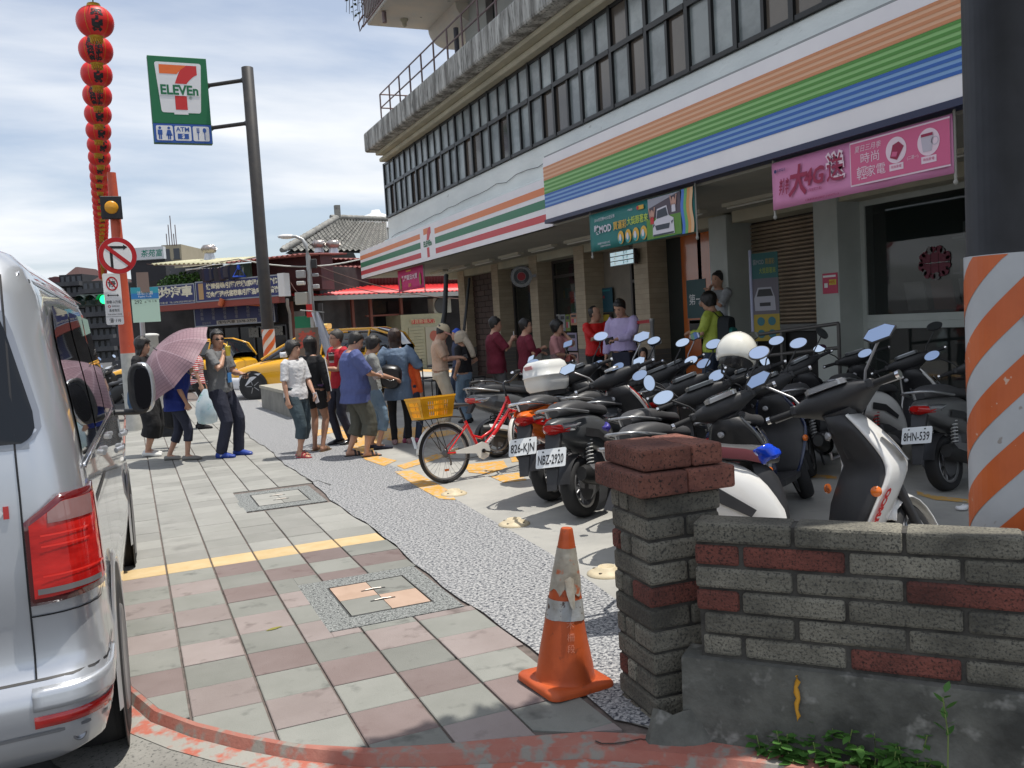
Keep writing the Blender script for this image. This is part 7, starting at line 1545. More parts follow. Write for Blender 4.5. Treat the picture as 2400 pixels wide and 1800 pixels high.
# side glass in three panes with pillars between them
for i, (a, c) in enumerate(((1.16, 2.05), (2.13, 3.05), (3.13, 3.95))):
 vpatch('side_window', vgl, fr(1.275, 1.84, 10), lambda z, a=a, i=i: a + (.16 * max(0, (z - 1.54) / .3) ** 2 if i == 0 else 0), lambda z, c=c, i=i: c - (.42 * (z - 1.2) if i == 2 else 0), .007, 10)
vpatch('window_trim', chrome, (1.245, 1.262), 1.10, 4.1, .014, 8, thick=.01); vpatch('roof_strip', chrome, (1.935, 1.945), .80, 3.6, .006, 8); vpatch('slide_rail', plk, (1.06, 1.08), 1.0, 2.3, .004, 4)
for z0, z1, s in ((.62, 1.93, .742), ): vpatch('panel_gap', BLACK, fr(z0, z1, 20), lambda z: .742 - .02 * max(0, z - 1.2), lambda z: .748 - .02 * max(0, z - 1.2), .005, 1)
for s in (1.12, 2.09, 3.09): vpatch('panel_gap', BLACK, fr(.6, 1.9, 14), s, s + .006, .004, 1)
vpatch('panel_gap', BLACK, (.615, .621), -.2, 1.3, .003, 20); vpatch('panel_gap', BLACK, (.815, .82), .748, 1.3, .005, 12)
vpatch('roof_ditch', mat('van_recess'), (1.905, 1.918), .3, 3.3, .002, 16)
# rear light unit wrapped round the corner
s_in = .750; zt = lambda s: 1.165 - (.09 if s < .80 else .09 * max(0, (.90 - s) / .10))
def tl(name, m, z0, z1f, a, c, off, th_=.012):
 b = MB(); N = 16; cols_ = []
 for k in range(N + 1):
  s = a + (c - a) * k / N; z1 = z1f(s); cols_.append([vout(z0(s) + (z1 - z0(s)) * j / 8, s, off) for j in range(9)])
 b.loft(cols_, 0, False, True, closed=False); o = b.build(name, m, van)
 if th_: q = o.modifiers.new('s', 'SOLIDIFY'); q.thickness = th_; q.offset = -1
 return o
top_ = lambda s: 1.125 + .075 * min(1, max(0, (s - s_in) / .10)) + .01 * (s - s_in)
bot_ = lambda s: .858 + .02 * max(0, (s - .8)) / .4
tl('rear_light', vdk, bot_, top_, s_in, 1.07, .014); tl('light_lens', vred, lambda s: bot_(s) + .022, lambda s: top_(s) - .022, s_in + .014, 1.055, .029, 0)
tl('reversing_lens', mat('smoked_red_lens', (.30, .16, .15), .1, coat=1), lambda s: 1.115, lambda s: top_(s) - .022, .81, .96, .032, 0)
tl('indicator_lens', mat('smoked_lens', (.16, .15, .15), .12, coat=1), lambda s: .892, lambda s: .910, .775, .97, .032, 0)
for z in (.945, 1.04, 1.075): tl('light_bar', mat('bright_red_bar', (.8, .03, .02), .15, coat=1, emit=(.6, .01, .01), es=.0), lambda s, z=z: z, lambda s, z=z: z + .006, .79, .93 if z > 1 else 1.0, .033, 0)
tl('light_side_strip', mat('van_orange_red', (.48, .06, .02), .12, coat=1), lambda s: .90, lambda s: top_(s) - .03, 1.0, 1.05, .031, 0)
vpatch('bumper_reflector', vred, fr(.478, .515, 2), .735, 1.10, .006, 14, thick=.006)
vpatch('bumper_top', vsil, fr(.535, .605, 5), .735, 1.22, .012, 14, thick=.012)
vpatch('bumper_crease', mat('van_recess'), (.452, .462), -.2, 1.3, .003, 18)
b = MB(); P_ = vout(.42, .86, .0); b.lathe([(.022, -.01), (.022, -.002), (.016, -.002), (.016, -.004), (.001, -.004)], 20, c=P_, ax=(vout(.42, .86, .1) - P_)); b.build('parking_sensor', mat('van_recess'), van)
# badge
vs_, fs = tmesh('TDI', .062, bold=.004); 
for nm, m, sel in (('badge_lettering', chrome, lambda x: x < .03), ('badge_red_letter', mat('badge_red', (.45, .02, .02), .15, coat=.5), lambda x: x >= .03)):
 keep = [f for f in fs if sel(sum(vs_[i][0] for i in f) / len(f))]; b = MB(); b.add([vout(1.16 + p[1] * .8, .655 + p[0] * 1.15, .007) for p in vs_], keep); o = b.build(nm, m, van); q = o.modifiers.new('s', 'SOLIDIFY'); q.thickness = .006
# wheels, arches, mirror, handles
for x in (.98, 3.98):
 for s in (-1, 1):
  b = MB(); b.lathe([(.20, -.10), (.29, -.115), (.325, -.105), (.338, -.08), (.340, 0), (.338, .08), (.325, .105), (.29, .115), (.20, .10)], 40, c=(x, s * .835, .340), ax=(0, 1, 0), cap=False); b.build('tyre', rub, van)
  b = MB(); b.lathe([(.225, -.09), (.225, .09)], 30, c=(x, s * .84, .340), ax=(0, 1, 0)); 
  b.build('rim', alu, van)
 b = MB(); b.loft([[(x + r * cos(a), -.958 + d, .36 + r * sin(a)) for r, d in ((.385, .012), (.40, -.004), (.42, -.006), (.445, .008))] for a in [rad(-12 + 204 * k / 24) for k in range(25)]], 0, False, True, closed=False); b.build('wheel_arch', vsil, van)
 b = MB(); b.lathe([(.388, -.004), (.388, 0)], 40, c=(x, -.9565, .355), ax=(0, 1, 0)); 
 b.build('arch_shadow_gap', BLACK, van)
 b = MB(); b.lathe([(.205, 0), (.29, .012), (.33, .004), (.336, -.03)], 40, c=(x, -.955, .340), ax=(0, -1, 0), cap=False); b.build('tyre_wall', rub, van)
 b = MB(); b.lathe([(.001, .0), (.06, .008), (.2, .004), (.215, .012), (.225, 0)], 30, c=(x, -.957, .340), ax=(0, -1, 0), cap=False); b.build('wheel_disc', alu, van)
b = MB(); b.loft([ryz(x, w_, z0, z1, p=2.6, n=20) for x, w_, z0, z1 in ((-.05, .13, -.15, .15), (-.03, .17, -.185, .185), (.04, .165, -.18, .18), (.10, .12, -.13, .12), (.13, .07, -.08, .06))]); o = b.build('mirror_housing', vsil, van, sub=1); o.location = (3.62, -1.115, 1.36)
b = MB(); b.loft([ryz(x, w_, z0, z1, p=2.6, n=20) for x, w_, z0, z1 in ((-.055, .10, -.145, .145), (-.066, .125, -.165, .16), (-.05, .15, -.18, .175))]); o2 = b.build('mirror_rim', plk, o); o2.location = (0, .022, 0); b = MB(); b.loft([ryz(-.0675, .11, -.15, .145, p=2.6), ryz(-.0685, .105, -.145, .14, p=2.6)]); b.build('mirror_face', mat('mirror_dark', (.03, .03, .035), .05, 1.0), o)
b = MB(); b.tube([(3.64, -.92, 1.20), (3.66, -1.08, 1.19)], .045, 8, flat=.5); b.build('mirror_arm', plk, van)
for x in (2.3, 3.2): b = MB(); b.tube([(x, -.955, 1.08), (x + .03, -.985, 1.085), (x + .20, -.985, 1.085), (x + .23, -.955, 1.08)], .016, 8); b.build('door_handle', vsil, van)
# ================================================================ TAXIS
tyel = mat('taxi_yellow', (.80, .40, .012), .22, coat=.8); tgl = mat('taxi_glass', (.012, .016, .02), .03, spec=1.0); bwht = mat('car_white', (.66, .67, .70), .22, coat=.8)
def taxi(loc, heading, label, two_tone=True, roof_sign=True):
 t = thing('taxi', loc, label, 'taxi', rz=rad(heading), group='yellow taxis on the cross street', sc_=1.06)
 b = MB(); secs = [(0, 1.35, .40, .86), (.06, 1.56, .30, .95), (.25, 1.66, .22, 1.0), (.9, 1.70, .20, 1.02), (2.2, 1.71, .19, 1.0), (3.1, 1.70, .20, .97), (3.55, 1.68, .21, .90), (4.0, 1.64, .24, .80), (4.32, 1.50, .30, .68), (4.45, 1.25, .36, .58)]
 b.loft([ryz(x, w_, z0, z1, p=4.2, n=28) for x, w_, z0, z1 in secs]); b.build('body', tyel, t, sub=1)
 b = MB(); secs = [(.05, 1.42, .92, 1.10), (.22, 1.44, .92, 1.38), (.6, 1.46, .92, 1.535), (1.3, 1.46, .92, 1.565), (2.0, 1.46, .92, 1.555), (2.45, 1.45, .92, 1.48), (2.95, 1.44, .90, 1.23), (3.45, 1.40, .86, .95)]
 rings = [ryz(x, w_, z0, z1, p=4.0, n=28, taper=.80) for x, w_, z0, z1 in secs]; b.loft(rings, 0, False)
 me = b; 
 for i, f in enumerate(b.f):
  c = sum((b.v[j] for j in f), V()) / len(f); 
  if c.z > 1.47 and .2 < c.x < 2.4: b.m[i] = 1
 b.build('cabin', [tgl, tyel], t)
 b = MB()
 for s in (-1, 1):
  def sidep(x, z): return (x, s * (.728 - .155 * max(0, (z - .95)) / .62), z)
  b.tube([sidep(3.42, .93), sidep(2.95, 1.20), sidep(2.44, 1.45), sidep(1.9, 1.535), sidep(.7, 1.52), sidep(.25, 1.36), sidep(.06, 1.0)], .030, 6); b.tube([sidep(1.95, .95), sidep(1.85, 1.52)], .025, 6); b.tube([sidep(.85, .95), sidep(.75, 1.5)], .025, 6)
 b.build('window_pillars', tyel, t)
 for s in (-1, 1):
  for x in (.85, 3.62):
   b = MB(); b.lathe([(.16, -.08), (.27, -.1), (.315, -.09), (.32, 0), (.315, .09), (.27, .1), (.16, .08)], 30, c=(x, s * .76, .315), ax=(0, 1, 0), cap=False); b.build('tyre', rub, t)
   b = MB(); b.lathe([(.20, .04 * s), (.20, .06 * s)], 24, c=(x, s * .78, .315), ax=(0, 1, 0)); b.build('rim', plk, t)
   b = MB()
   for k in range(5): a = 2 * pi * k / 5; b.tube([(x + .03 * cos(a), s * .855, .315 + .03 * sin(a)), (x + .17 * cos(a), s * .85, .315 + .17 * sin(a))], .011, 5)
   b.build('spokes', alu, t)
   b = MB(); b.lathe([(.355, 0), (.355, .006)], 30, c=(x, s * .846, .33), ax=(0, s, 0)); b.build('arch_gap', BLACK, t)
  b = MB(); b.loft([ryz(x, w_, -.06, .07) for x, w_ in ((-.05, .10), (0, .19), (.06, .16), (.10, .06))]); o = b.build('wing_mirror', bwht, t, sub=1); o.location = (2.75, s * .93, 1.02)
  b = MB(); b.loft([[(4.02, s * .78, .66), (4.05, s * .76, .76), (4.0, s * .80, .74)], [(4.25, s * .66, .60), (4.28, s * .62, .70), (4.22, s * .72, .69)], [(4.40, s * .50, .56), (4.40, s * .48, .64), (4.38, s * .54, .62)]]); b.build('headlight', clr, t)
  for x in (1.95, .87): b = MB(); b.bx(x, x + .012, min(s * .857, s * .852), max(s * .857, s * .852), .3, .95); b.build('door_gap', BLACK, t)
  for x in (2.15, 1.05): b = MB(); b.tube([(x, s * .86, .84), (x + .16, s * .865, .84)], .014, 6); b.build('door_handle', tyel, t)
 b = MB(); b.loft([ryz(x, w_, z0, z1, p=4.2, n=28) for x, w_, z0, z1 in ((3.96, 1.72, .20, .60), (4.2, 1.68, .21, .60), (4.38, 1.56, .24, .56), (4.52, 1.30, .30, .50))]); b.build('front_bumper', bwht if two_tone else tyel, t, sub=1)
 if two_tone:
  b = MB(); b.loft([[(3.40, s_ * .847, .62), (3.95, s_ * .835, .60), (3.98, s_ * .84, .25), (3.97, s_ * .84, .22)] for s_ in (1.0, 1.012)]); b.build('bumper_corner', bwht, t)
 if roof_sign: b = MB(); b.loft([ryz(x, .34, 1.57, 1.70, p=4) for x in (1.95, 2.0, 2.09, 2.13)]); b.build('roof_lamp', mat('lamp_cream', (.75, .55, .18), .3), t)
 p = Panel(Matrix.Translation((0, .862, 0)) @ Matrix(((-1, 0, 0, 0), (0, 0, 1, 0), (0, 1, 0, 0), (0, 0, 0, 1))), [RED]); p.text('計程車', -.45, .78, .16, 0, 1, wide=.6); p.build('door_lettering', t)
 return t
TH = 171 - 23.2; fw_ = gp(600, 936); ca, sa = cos(rad(TH)), sin(rad(TH)); taxi((fw_.x - (3.62 * ca - .76 * sa) * 1.06, fw_.y - (3.62 * sa + .76 * ca) * 1.06, -.0), TH, 'yellow taxi with a white front bumper stopped behind the queue')
q2 = at(476, 900, 26.0); taxi((q2.x + 1.4, q2.y + 1.0, -.06), TH - 4, 'yellow taxi further back with its windows showing beside the man in grey', two_tone=False, roof_sign=False)
q3 = at(300, 880, 24); 
# ================================================================ BANNERS AND SHOPFRONT DRESSING
def fpanel(X, Y0, z0, mats): return Panel(Matrix(((0, 0, -1, X), (-1, 0, 0, Y0), (0, 1, 0, z0), (0, 0, 0, 1))), mats)
def banner(name, label, X, Y0, Y1, z0, z1, m, draw, mats, sagv=.02):
 t = thing(name, (0, 0, 0), label, 'banner'); W = Y0 - Y1; H = z1 - z0; b = MB(); N = 24
 b.loft([[(X + sagv * sin(i * .9) * (1 - j / 5) * .6, Y0 - W * i / N, z0 + H * j / 5) for j in range(6)] for i in range(N + 1)], 0, False, True, closed=False); o = b.build('banner_cloth', m, t); q = o.modifiers.new('s', 'SOLIDIFY'); q.thickness = .003; q.offset = 0
 b = MB()
 for Y in (Y0, Y1): b.tube([(X + .02, Y, z0 - .06), (X + .02, Y, z1 + .06)], .012, 8); b.ell((X + .02, Y, z0 - .07), (.02, .02, .025), 10, 6)
 b.build('pole', mat('pole_white', (.30, .29, .26), .5), t)
 p = fpanel(X - sagv * .6 - .004, Y0, z0, mats); draw(p, W, H); p.build('banner_print', t); return t
pink = flat('banner_pink', (.62, .23, .42), .6); pdk = flat('pink_deep', (.62, .11, .24)); mar = flat('print_maroon', (.30, .01, .06)); plt_ = flat('print_pale_pink', (.78, .60, .68))
def d1(p, W, H):
 p.rect(W * .50, W * .995, H * .13, H * .96, 4); p.rect(W * .505, W * .995, H * .16, H * .93, 1, 2)
 p.text('辦', W * .09, H * .42, H * .36, 2, 3, bold=.015, wide=H * .30, shear=.15); p.text('大', W * .185, H * .46, H * .66, 2, 3, bold=.03, wide=H * .55, shear=.15); p.text('4G', W * .285, H * .50, H * .46, 2, 3, bold=.03, wide=H * .56, shear=.2); p.text('送', W * .415, H * .54, H * .58, 4, 3, bold=.08, wide=H * .54); p.text('送', W * .415, H * .54, H * .56, 2, 4, bold=.012, wide=H * .46)
 p.text('中華電信', W * .075, H * .80, H * .07, 3, 3); p.disc(W * .035, H * .80, H * .04, 3, 3); p.text('(限指定方案)', W * .29, H * .25, H * .07, 2, 3)
 p.text('夏日三月季', W * .60, H * .80, H * .13, 4, 3, shear=.2); p.text('時尚', W * .61, H * .60, H * .21, 4, 3, wide=H * .45); p.text('輕', W * .565, H * .33, H * .27, 4, 3); p.text('家電', W * .64, H * .34, H * .22, 4, 3, wide=H * .46)
 for k, cx in enumerate((.745, .90)):
  p.disc(W * cx, H * .62, H * .235, 4, 3); p.poly([(W * cx - H * .16, H * .26), (W * cx + H * .16, H * .26), (W * cx + H * .16, H * .38), (W * cx - H * .16, H * .38)], 4, 3); p.text('時尚家電', W * cx, H * .32, H * .06, 1, 4)
 p.poly([(W * .715, H * .50), (W * .75, H * .44), (W * .785, H * .66), (W * .76, H * .76), (W * .73, H * .72)], 2, 4); p.poly([(W * .722, H * .52), (W * .748, H * .50), (W * .755, H * .58), (W * .73, H * .60)], 1, 5)
 p.poly([(W * .875, H * .46), (W * .915, H * .46), (W * .925, H * .74), (W * .865, H * .74)], 5, 4); p.rect(W * .868, W * .922, H * .72, H * .77, 2, 5); p.ring(W * .93, H * .62, H * .06, H * .075, 5, 4)
 p.text('(二選一)', W * .825, H * .42, H * .07, 4, 3); p.text('本活動僅限新申辦或攜碼用戶,詳情請洽門市人員', W * .33, H * .06, H * .045, 2, 3)
banner('pink_banner', 'pink promotional banner under the rainbow fascia', 6.16, 7.32, 5.16, 2.56, 3.03, pink, d1, [pink, pdk, mar, NAVY, plt_, flat('print_grey', (.5, .45, .52))])
teal = flat('banner_teal', (.015, .17, .16), .6)
def d2(p, W, H):
 p.rect(W * .62, W * .90, H * .50, H * .98, 6); p.rect(W * .60, W * .90, H * .02, H * .50, 7); p.poly([(W * .62, H * .75), (W * .90, H * .98), (W * .62, H * .98)], 5, 2)
 p.poly([(W * .655, H * .08), (W * .845, H * .06), (W * .84, H * .42), (W * .80, H * .50), (W * .785, H * .74), (W * .70, H * .70), (W * .69, H * .46), (W * .66, H * .40)], 1, 3); p.poly([(W * .705, H * .66), (W * .78, H * .70), (W * .795, H * .50), (W * .695, H * .47)], 4, 4)
 p.poly([(W * .69, H * .20), (W * .80, H * .20), (W * .81, H * .32), (W * .68, H * .32)], 4, 4); p.poly([(W * .66, H * .27), (W * .68, H * .34), (W * .665, H * .37)], 4, 4); p.poly([(W * .825, H * .28), (W * .84, H * .37), (W * .82, H * .35)], 4, 4); p.rect(W * .66, W * .84, H * .07, H * .11, 4, 4)
 for cx, cy, c in ((.655, .62, 8), (.845, .80, 1)):
  p.disc(W * cx, H * cy, H * .07, 9, 4, ry=H * .09); p.rect(W * (cx - .016), W * (cx + .016), H * (cy - .25), H * (cy - .08), c, 4); p.poly([(W * (cx - .02), H * (cy - .1)), (W * (cx - .03), H * (cy + .14)), (W * (cx - .022), H * (cy + .14)), (W * (cx - .01), H * (cy - .1))], 9, 4); p.poly([(W * (cx + .02), H * (cy - .1)), (W * (cx + .03), H * (cy + .14)), (W * (cx + .022), H * (cy + .14)), (W * (cx + .01), H * (cy - .1))], 9, 4)
 for k, c in enumerate((10, 11, 12, 13)):
  x0 = W * (.905 + .023 * k)
  for j in range(10): a = .006 * W * sin(j * .8); a2 = .006 * W * sin((j + 1) * .8); p.poly([(x0 + a, H * j / 10), (x0 + a + W * .0235, H * j / 10), (x0 + a2 + W * .0235, H * (j + 1) / 10), (x0 + a2, H * (j + 1) / 10)], c, 2)
 p.text('2016世足賽MOD足彩季', W * .18, H * .80, H * .10, 1, 2, wide=W * .22); p.text('裝MOD', W * .155, H * .53, H * .26, 1, 2, bold=.03, wide=W * .19); p.text('買運彩', W * .34, H * .53, H * .23, 2, 2, bold=.015, wide=W * .14); p.text('大獎跟著來', W * .515, H * .56, H * .22, 3, 2, bold=.008, wide=W * .20)
 p.text('中華電信', W * .45, H * .85, H * .06, 1, 2); p.rect(W * .53, W * .58, H * .80, H * .90, 2, 2); p.disc(W * .525, H * .85, H * .05, 8, 3)
 for k, cx in enumerate((.345, .42, .495, .57)): p.disc(W * cx, H * .22, H * .15, 2, 2, ry=H * .17); p.disc(W * cx - H * .02, H * .16, H * .10, 0, 3); p.disc(W * cx - H * .02, H * .22, H * .06, 1, 4, ry=H * .09)
 p.text('活動期間 即日起至七月底', W * .16, H * .17, H * .06, 1, 2); p.text('詳情請洽門市或官方網站', W * .18, H * .09, H * .05, 1, 2)
banner('teal_banner', 'teal promotional banner with a white car and cheering people', 6.16, 11.22, 8.68, 2.50, 3.02, teal, d2, [flat('teal_light', (.03, .30, .32)), flat('banner_white', (.62, .60, .66)), flat('print_gold', (.65, .38, .04)), flat('print_lime', (.50, .60, .05)), flat('print_dark', (.04, .05, .07)), flat('sky_grey', (.32, .32, .38)), flat('stand_dark', (.08, .06, .08)), flat('pitch_green', (.10, .24, .03)), flat('print_red', (.5, .03, .03)), flat('print_skin', (.5, .28, .22)), flat('rb_b', (.06, .17, .55)), flat('rb_g', (.12, .38, .12)), flat('rb_o', (.60, .27, .08)), flat('rb_p', (.62, .40, .22))])
def d3(p, W, H):
 p.text('歡慶夏日大賞', W * .50, H * .56, H * .24, 1, 2, bold=.04, wide=W * .62, shear=.1); p.text('28.35', W * .5, H * .22, H * .20, 2, 2, bold=.02); p.disc(W * .12, H * .35, H * .14, 3, 1, ry=H * .3); p.disc(W * .90, H * .40, H * .13, 3, 1, ry=H * .28); p.rect(W * .38, W * .58, H * .84, H * .90, 2, 2)
banner('magenta_banner', 'small magenta banner hanging below the far end of the striped sign', 6.50, gx(932, 640, 6.5).y, gx(991, 630, 6.5).y, gx(960, 680, 6.5).z, 3.04, flat('banner_magenta', (.55, .02, .16), .6), d3, [pdk, plt_, flat('print_gold'), flat('print_olive', (.25, .22, .04))])
# coffee disc, number screen, posters
t = thing('round_hanging_sign', (0, 0, 0), 'round black and white coffee sign with a red centre', 'sign'); c = gx(1222, 648, 8.1); nd2 = (CP - c); nd2.z = 0; nd2.normalize(); MC = basis(c, V((-nd2.y, nd2.x, 0)), ZU); R_ = .20
b = MB(); b.M = MC; b.lathe([(R_ * 1.2, -.07), (R_ * 1.22, -.035), (R_ * 1.2, 0)], 36); b.box((R_ * 1.35, 0, -.035), (R_ * .6, .06, .05)); b.build('sign_case', blkp, t); p = Panel(MC, [flat('disc_white', (.36, .36, .36)), flat('disc_dark', (.05, .06, .07)), flat('disc_red', (.32, .02, .03))]); p.disc(0, 0, R_, 0, 1); p.disc(0, 0, R_ * .86, 1, 2); p.disc(0, 0, R_ * .50, 0, 3); p.disc(0, 0, R_ * .46, 2, 4)
p.text('CITY', 0, R_ * .66, R_ * .28, 0, 3); p.text('CAFE', 0, -R_ * .68, R_ * .28, 0, 3); p.build('sign_face', t)
t = thing('number_screen', (0, 0, 0), 'lit white screen with orange and teal characters beside the entrance', 'screen'); X = 8.30; a = gx(1429, 605, X); c = gx(1486, 598, X); z0, z1 = gx(1432, 626, X).z, gx(1432, 592, X).z
b = MB(); b.bx(X, X + .08, c.y, a.y, z0, z1); b.bx(X + .08, 8.5, (a.y + c.y) / 2 - .03, (a.y + c.y) / 2 + .03, z1 - .1, z1 - .05); b.build('screen_case', blkp, t); Wd, Hh = a.y - c.y, z1 - z0
lit = mat('screen_lit', (.6, .7, .72), .4, emit=(.62, .85, .95), es=.55); p = fpanel(X, a.y, z0, [lit, flat('screen_orange', (.7, .3, .02)), flat('screen_teal', (.0, .16, .16))])
for k in range(3): y = Hh * (.06 + .32 * k); p.rect(Wd * .03, Wd * .97, y, y + Hh * .25, 0); p.text(['壹一', '參三', '一第'][k], Wd * .25, y + Hh * .12, Hh * .20, 1, 2); p.text(['第一杯', '第一杯', '第 杯'][k], Wd * .66, y + Hh * .12, Hh * .26, 2, 2)
p.build('screen_face', t)
def poster(label, pxs, X, cols_, txt=None, tm=1, blocks=()):
 (xa, ya), (xb, yb) = pxs; a = gx(xa, (ya + yb) / 2, X); c = gx(xb, (ya + yb) / 2, X); xm = (xa + xb) / 2; z1, z0 = gx(xm, ya, X).z, gx(xm, yb, X).z; W, H = a.y - c.y, z1 - z0
 t = thing('poster', (0, 0, 0), label, 'poster'); b = MB(); b.bx(X, X + .006, c.y, a.y, z0, z1); b.build('sheet', cols_[0], t); p = fpanel(X, a.y, z0, cols_)
 for x0, x1, y0, y1, ci in blocks: p.rect(W * x0, W * x1, H * y0, H * y1, ci)
 if txt: 
  for s_, x, y, sz, ci in txt: p.text(s_, W * x, H * y, H * sz, ci, 2, bold=.02)
 if p.mb.v: p.build('poster_print', t)
 return t
dk1 = flat('poster_teal_dark', (.012, .07, .10)); pw_ = flat('poster_white', (.40, .40, .38)); pr_ = flat('poster_pinkred', (.52, .06, .12)); py_ = flat('poster_yellow', (.60, .50, .05)); po_ = flat('poster_orange', (.42, .12, .03))
poster('pink phone poster with a yellow burst taped to the pale column', ((1928, 640), (1963, 688)), XF - .03, [pr_, py_, WHITE, RED], [('4G', .25, .40, .2, 2), ('+0元', .65, .55, .2, 3)], 1, [(.45, .92, .42, .68, 1), (.12, .35, .30, .52, 2), (.05, .9, .80, .9, 2)])
poster('dark teal poster on the recess wall beside the entrance', ((1384, 676), (1436, 732)), XI - .01, [dk1, pw_, RED, flat('poster_sea', (.02, .20, .22))], [('夏日大優惠', .5, .62, .12, 2), ('買一送一', .5, .42, .12, 3)], 1, [(.1, .9, .86, .92, 3)])
poster('dark snack poster below the teal poster', ((1386, 734), (1434, 775)), XI - .012, [flat('poster_black', (.03, .02, .02)), po_, flat('poster_y2', (.4, .3, .03)), pr_], None, 1, [(.1, .45, .55, .9, 1), (.5, .9, .55, .9, 2), (.1, .4, .1, .45, 3), (.45, .9, .1, .45, 1)])
k_ = 0
for xa, ya, xb, yb, m_, d in ((1298, 737, 1312, 778, pw_, 'white and black'), (1313, 737, 1325, 776, flat('poster_grey', (.26, .27, .30)), 'grey'), (1326, 737, 1336, 776, flat('poster_green', (.20, .26, .06)), 'green'), (1337, 735, 1353, 762, flat('poster_peach', (.50, .26, .16)), 'peach'), (1330, 780, 1352, 822, flat('poster_lilac', (.34, .30, .42)), 'lilac'), (1335, 826, 1356, 870, flat('poster_pale_red', (.46, .30, .28)), 'pale red')):
 poster('small %s leaflet stuck on the shop window behind the pink woman' % d, ((xa, ya), (xb, yb)), XI - .01, [m_, pw_, flat('poster_ink', (.05, .05, .06)), pr_], None, 1, [(.15, .85, .70, .90, 2), (.15, .5, .2, .55, 3), (.55, .85, .2, .55, 1)])
# upright banner stand by the shutter
c0 = at(1762, 700, 12.0); t = thing('upright_banner', (c0.x, c0.y, 0), 'tall upright banner stand with a dark teal car print beside the roller shutter', 'banner stand'); zt_ = at(1762, 592, 12.0).z; zb_ = at(1762, 800, 12.0).z
u = (at(1826, 700, 11.7) - c0); u.z = 0; W = u.length; M = basis((0, 0, 0), u, ZU); b = MB(); b.tube([(0, 0, 0), (0, 0, zt_ + .03)], .022, 8); b.build('pole', mat('pole_lilac', (.34, .36, .50), .5), t)
b = MB(); b.M = M; b.bx(.02, W, zb_, zt_ - .02, -.006, 0); b.build('cloth', teal, t); p = Panel(M, [flat('pb_teal', (.01, .09, .09)), flat('pb_grey', (.10, .09, .11)), flat('pb_yellow', (.30, .22, .02)), flat('pb_white', (.30, .30, .34)), flat('pb_gold', (.35, .22, .03)), flat('pb_lime', (.28, .34, .03)), flat('pb_sea', (.02, .12, .15)), BLACK]); H = zt_ - zb_; y = lambda f: zb_ + H * f
p.rect(.02, W, y(.70), y(.98), 0); p.rect(.02, W, y(.30), y(.70), 1); p.rect(.02, W, y(0), y(.30), 2); p.text('裝MOD', W * .30, y(.88), H * .07, 3, 2, wide=W * .4); p.text('買運彩', W * .72, y(.88), H * .07, 4, 2, wide=W * .34); p.text('大獎跟著來', W * .62, y(.78), H * .07, 5, 2, wide=W * .6)
p.poly([(W * .12, y(.34)), (W * .88, y(.34)), (W * .86, y(.48)), (W * .74, y(.60)), (W * .25, y(.60)), (W * .10, y(.48))], 3, 2); p.poly([(W * .28, y(.58)), (W * .72, y(.58)), (W * .80, y(.50)), (W * .2, y(.50))], 7, 3); p.rect(W * .3, W * .7, y(.39), y(.43), 7, 3)
for i in range(2):
 for j in range(2): p.disc(W * (.32 + .4 * i), y(.08 + .14 * j), W * .14, 6, 2)
p.build('cloth_print', t)
# ramp railing, queue barrier, cables pole
rm = mat('rail_steel_dark', (.10, .095, .09), .45, .5)
t = thing('ramp_railing', (0, 0, 0), 'dull metal ramp railing in front of the roller shutter', 'railing'); P0, P1 = at(1735, 790, 11.6), at(1965, 758, 10.2)
for dz in (0, -.28): b = MB(); b.tube([P0 + ZU * dz, P1 + ZU * dz], .022, 8); b.build('rail', rm, t)
for q in (0, .45, 1): pp = P0.lerp(P1, q); b = MB(); b.tube([(pp.x, pp.y, 0), pp], .022, 8); b.build('post', rm, t)
t = thing('queue_barrier', (0, 0, 0), 'chrome queue post with a red belt beside the entrance', 'barrier'); P0, P1 = at(1528, 756, 13.2), at(1472, 762, 14.0)
for pp in (P0, P1): b = MB(); b.lathe([(.15, 0), (.15, .02), (.03, .04), (.03, pp.z), (.04, pp.z + .01), (.04, pp.z + .06)], 14, c=(pp.x, pp.y, 0)); b.build('post', alu, t)
b = MB(); b.loft([[P0 + ZU * z_, P1 + ZU * z_] for z_ in (0, .05)], 0, False, False, closed=False); b.build('belt', flat('belt_red', (.35, .02, .02)), t)
b = MB(); a = at(1046, 645, 19.5); c = at(1025, 830, 18.2); b.tube([(c.x, c.y, 0), c, a.lerp(c, .5) + R0 * .06, a], [.05, .06, .055, .05], 8); b.tube([a + R0 * .5 - ZU * .1, c + R0 * .5, V((c.x, c.y, 0)) + R0 * .5], .03, 6); tag(b.build('leaning_cable_pole', mat('cable_black')), 'dark leaning pole wrapped in cables under the canopy end', 'pole')
# tables and chairs in the shade
def chair(loc, rz, lb):
 t = thing('chair', loc, lb, 'chair', rz=rz, group='dark chairs in the shade of the arcade'); m = plk
 b = MB(); b.bx(-.22, .22, -.22, .22, .43, .46); b.build('seat', m, t, bevel=.01); b = MB(); b.bx(-.22, -.19, -.21, .21, .62, .88); b.build('backrest', m, t, bevel=.01)
 for x in (-.2, .2):
  for y in (-.2, .2): b = MB(); b.tube([(x, y, 0), (x, y, .43 if x > 0 else .86)], .014, 6); b.build('leg', m, t)
for k, (px, dp, rz) in enumerate(((985, 19.5, .5), (1012, 18.6, 3.4), (1075, 17.8, 2.8), (1100, 18.8, .3))):
 g_ = at(px, 800, dp); chair((g_.x, g_.y, 0), rz, ['dark chair farthest left beneath the canopy end', 'dark chair just left of the tan cap man', 'dark chair behind the towel covered person', 'dark chair farthest right before the brown brick panel'][k])
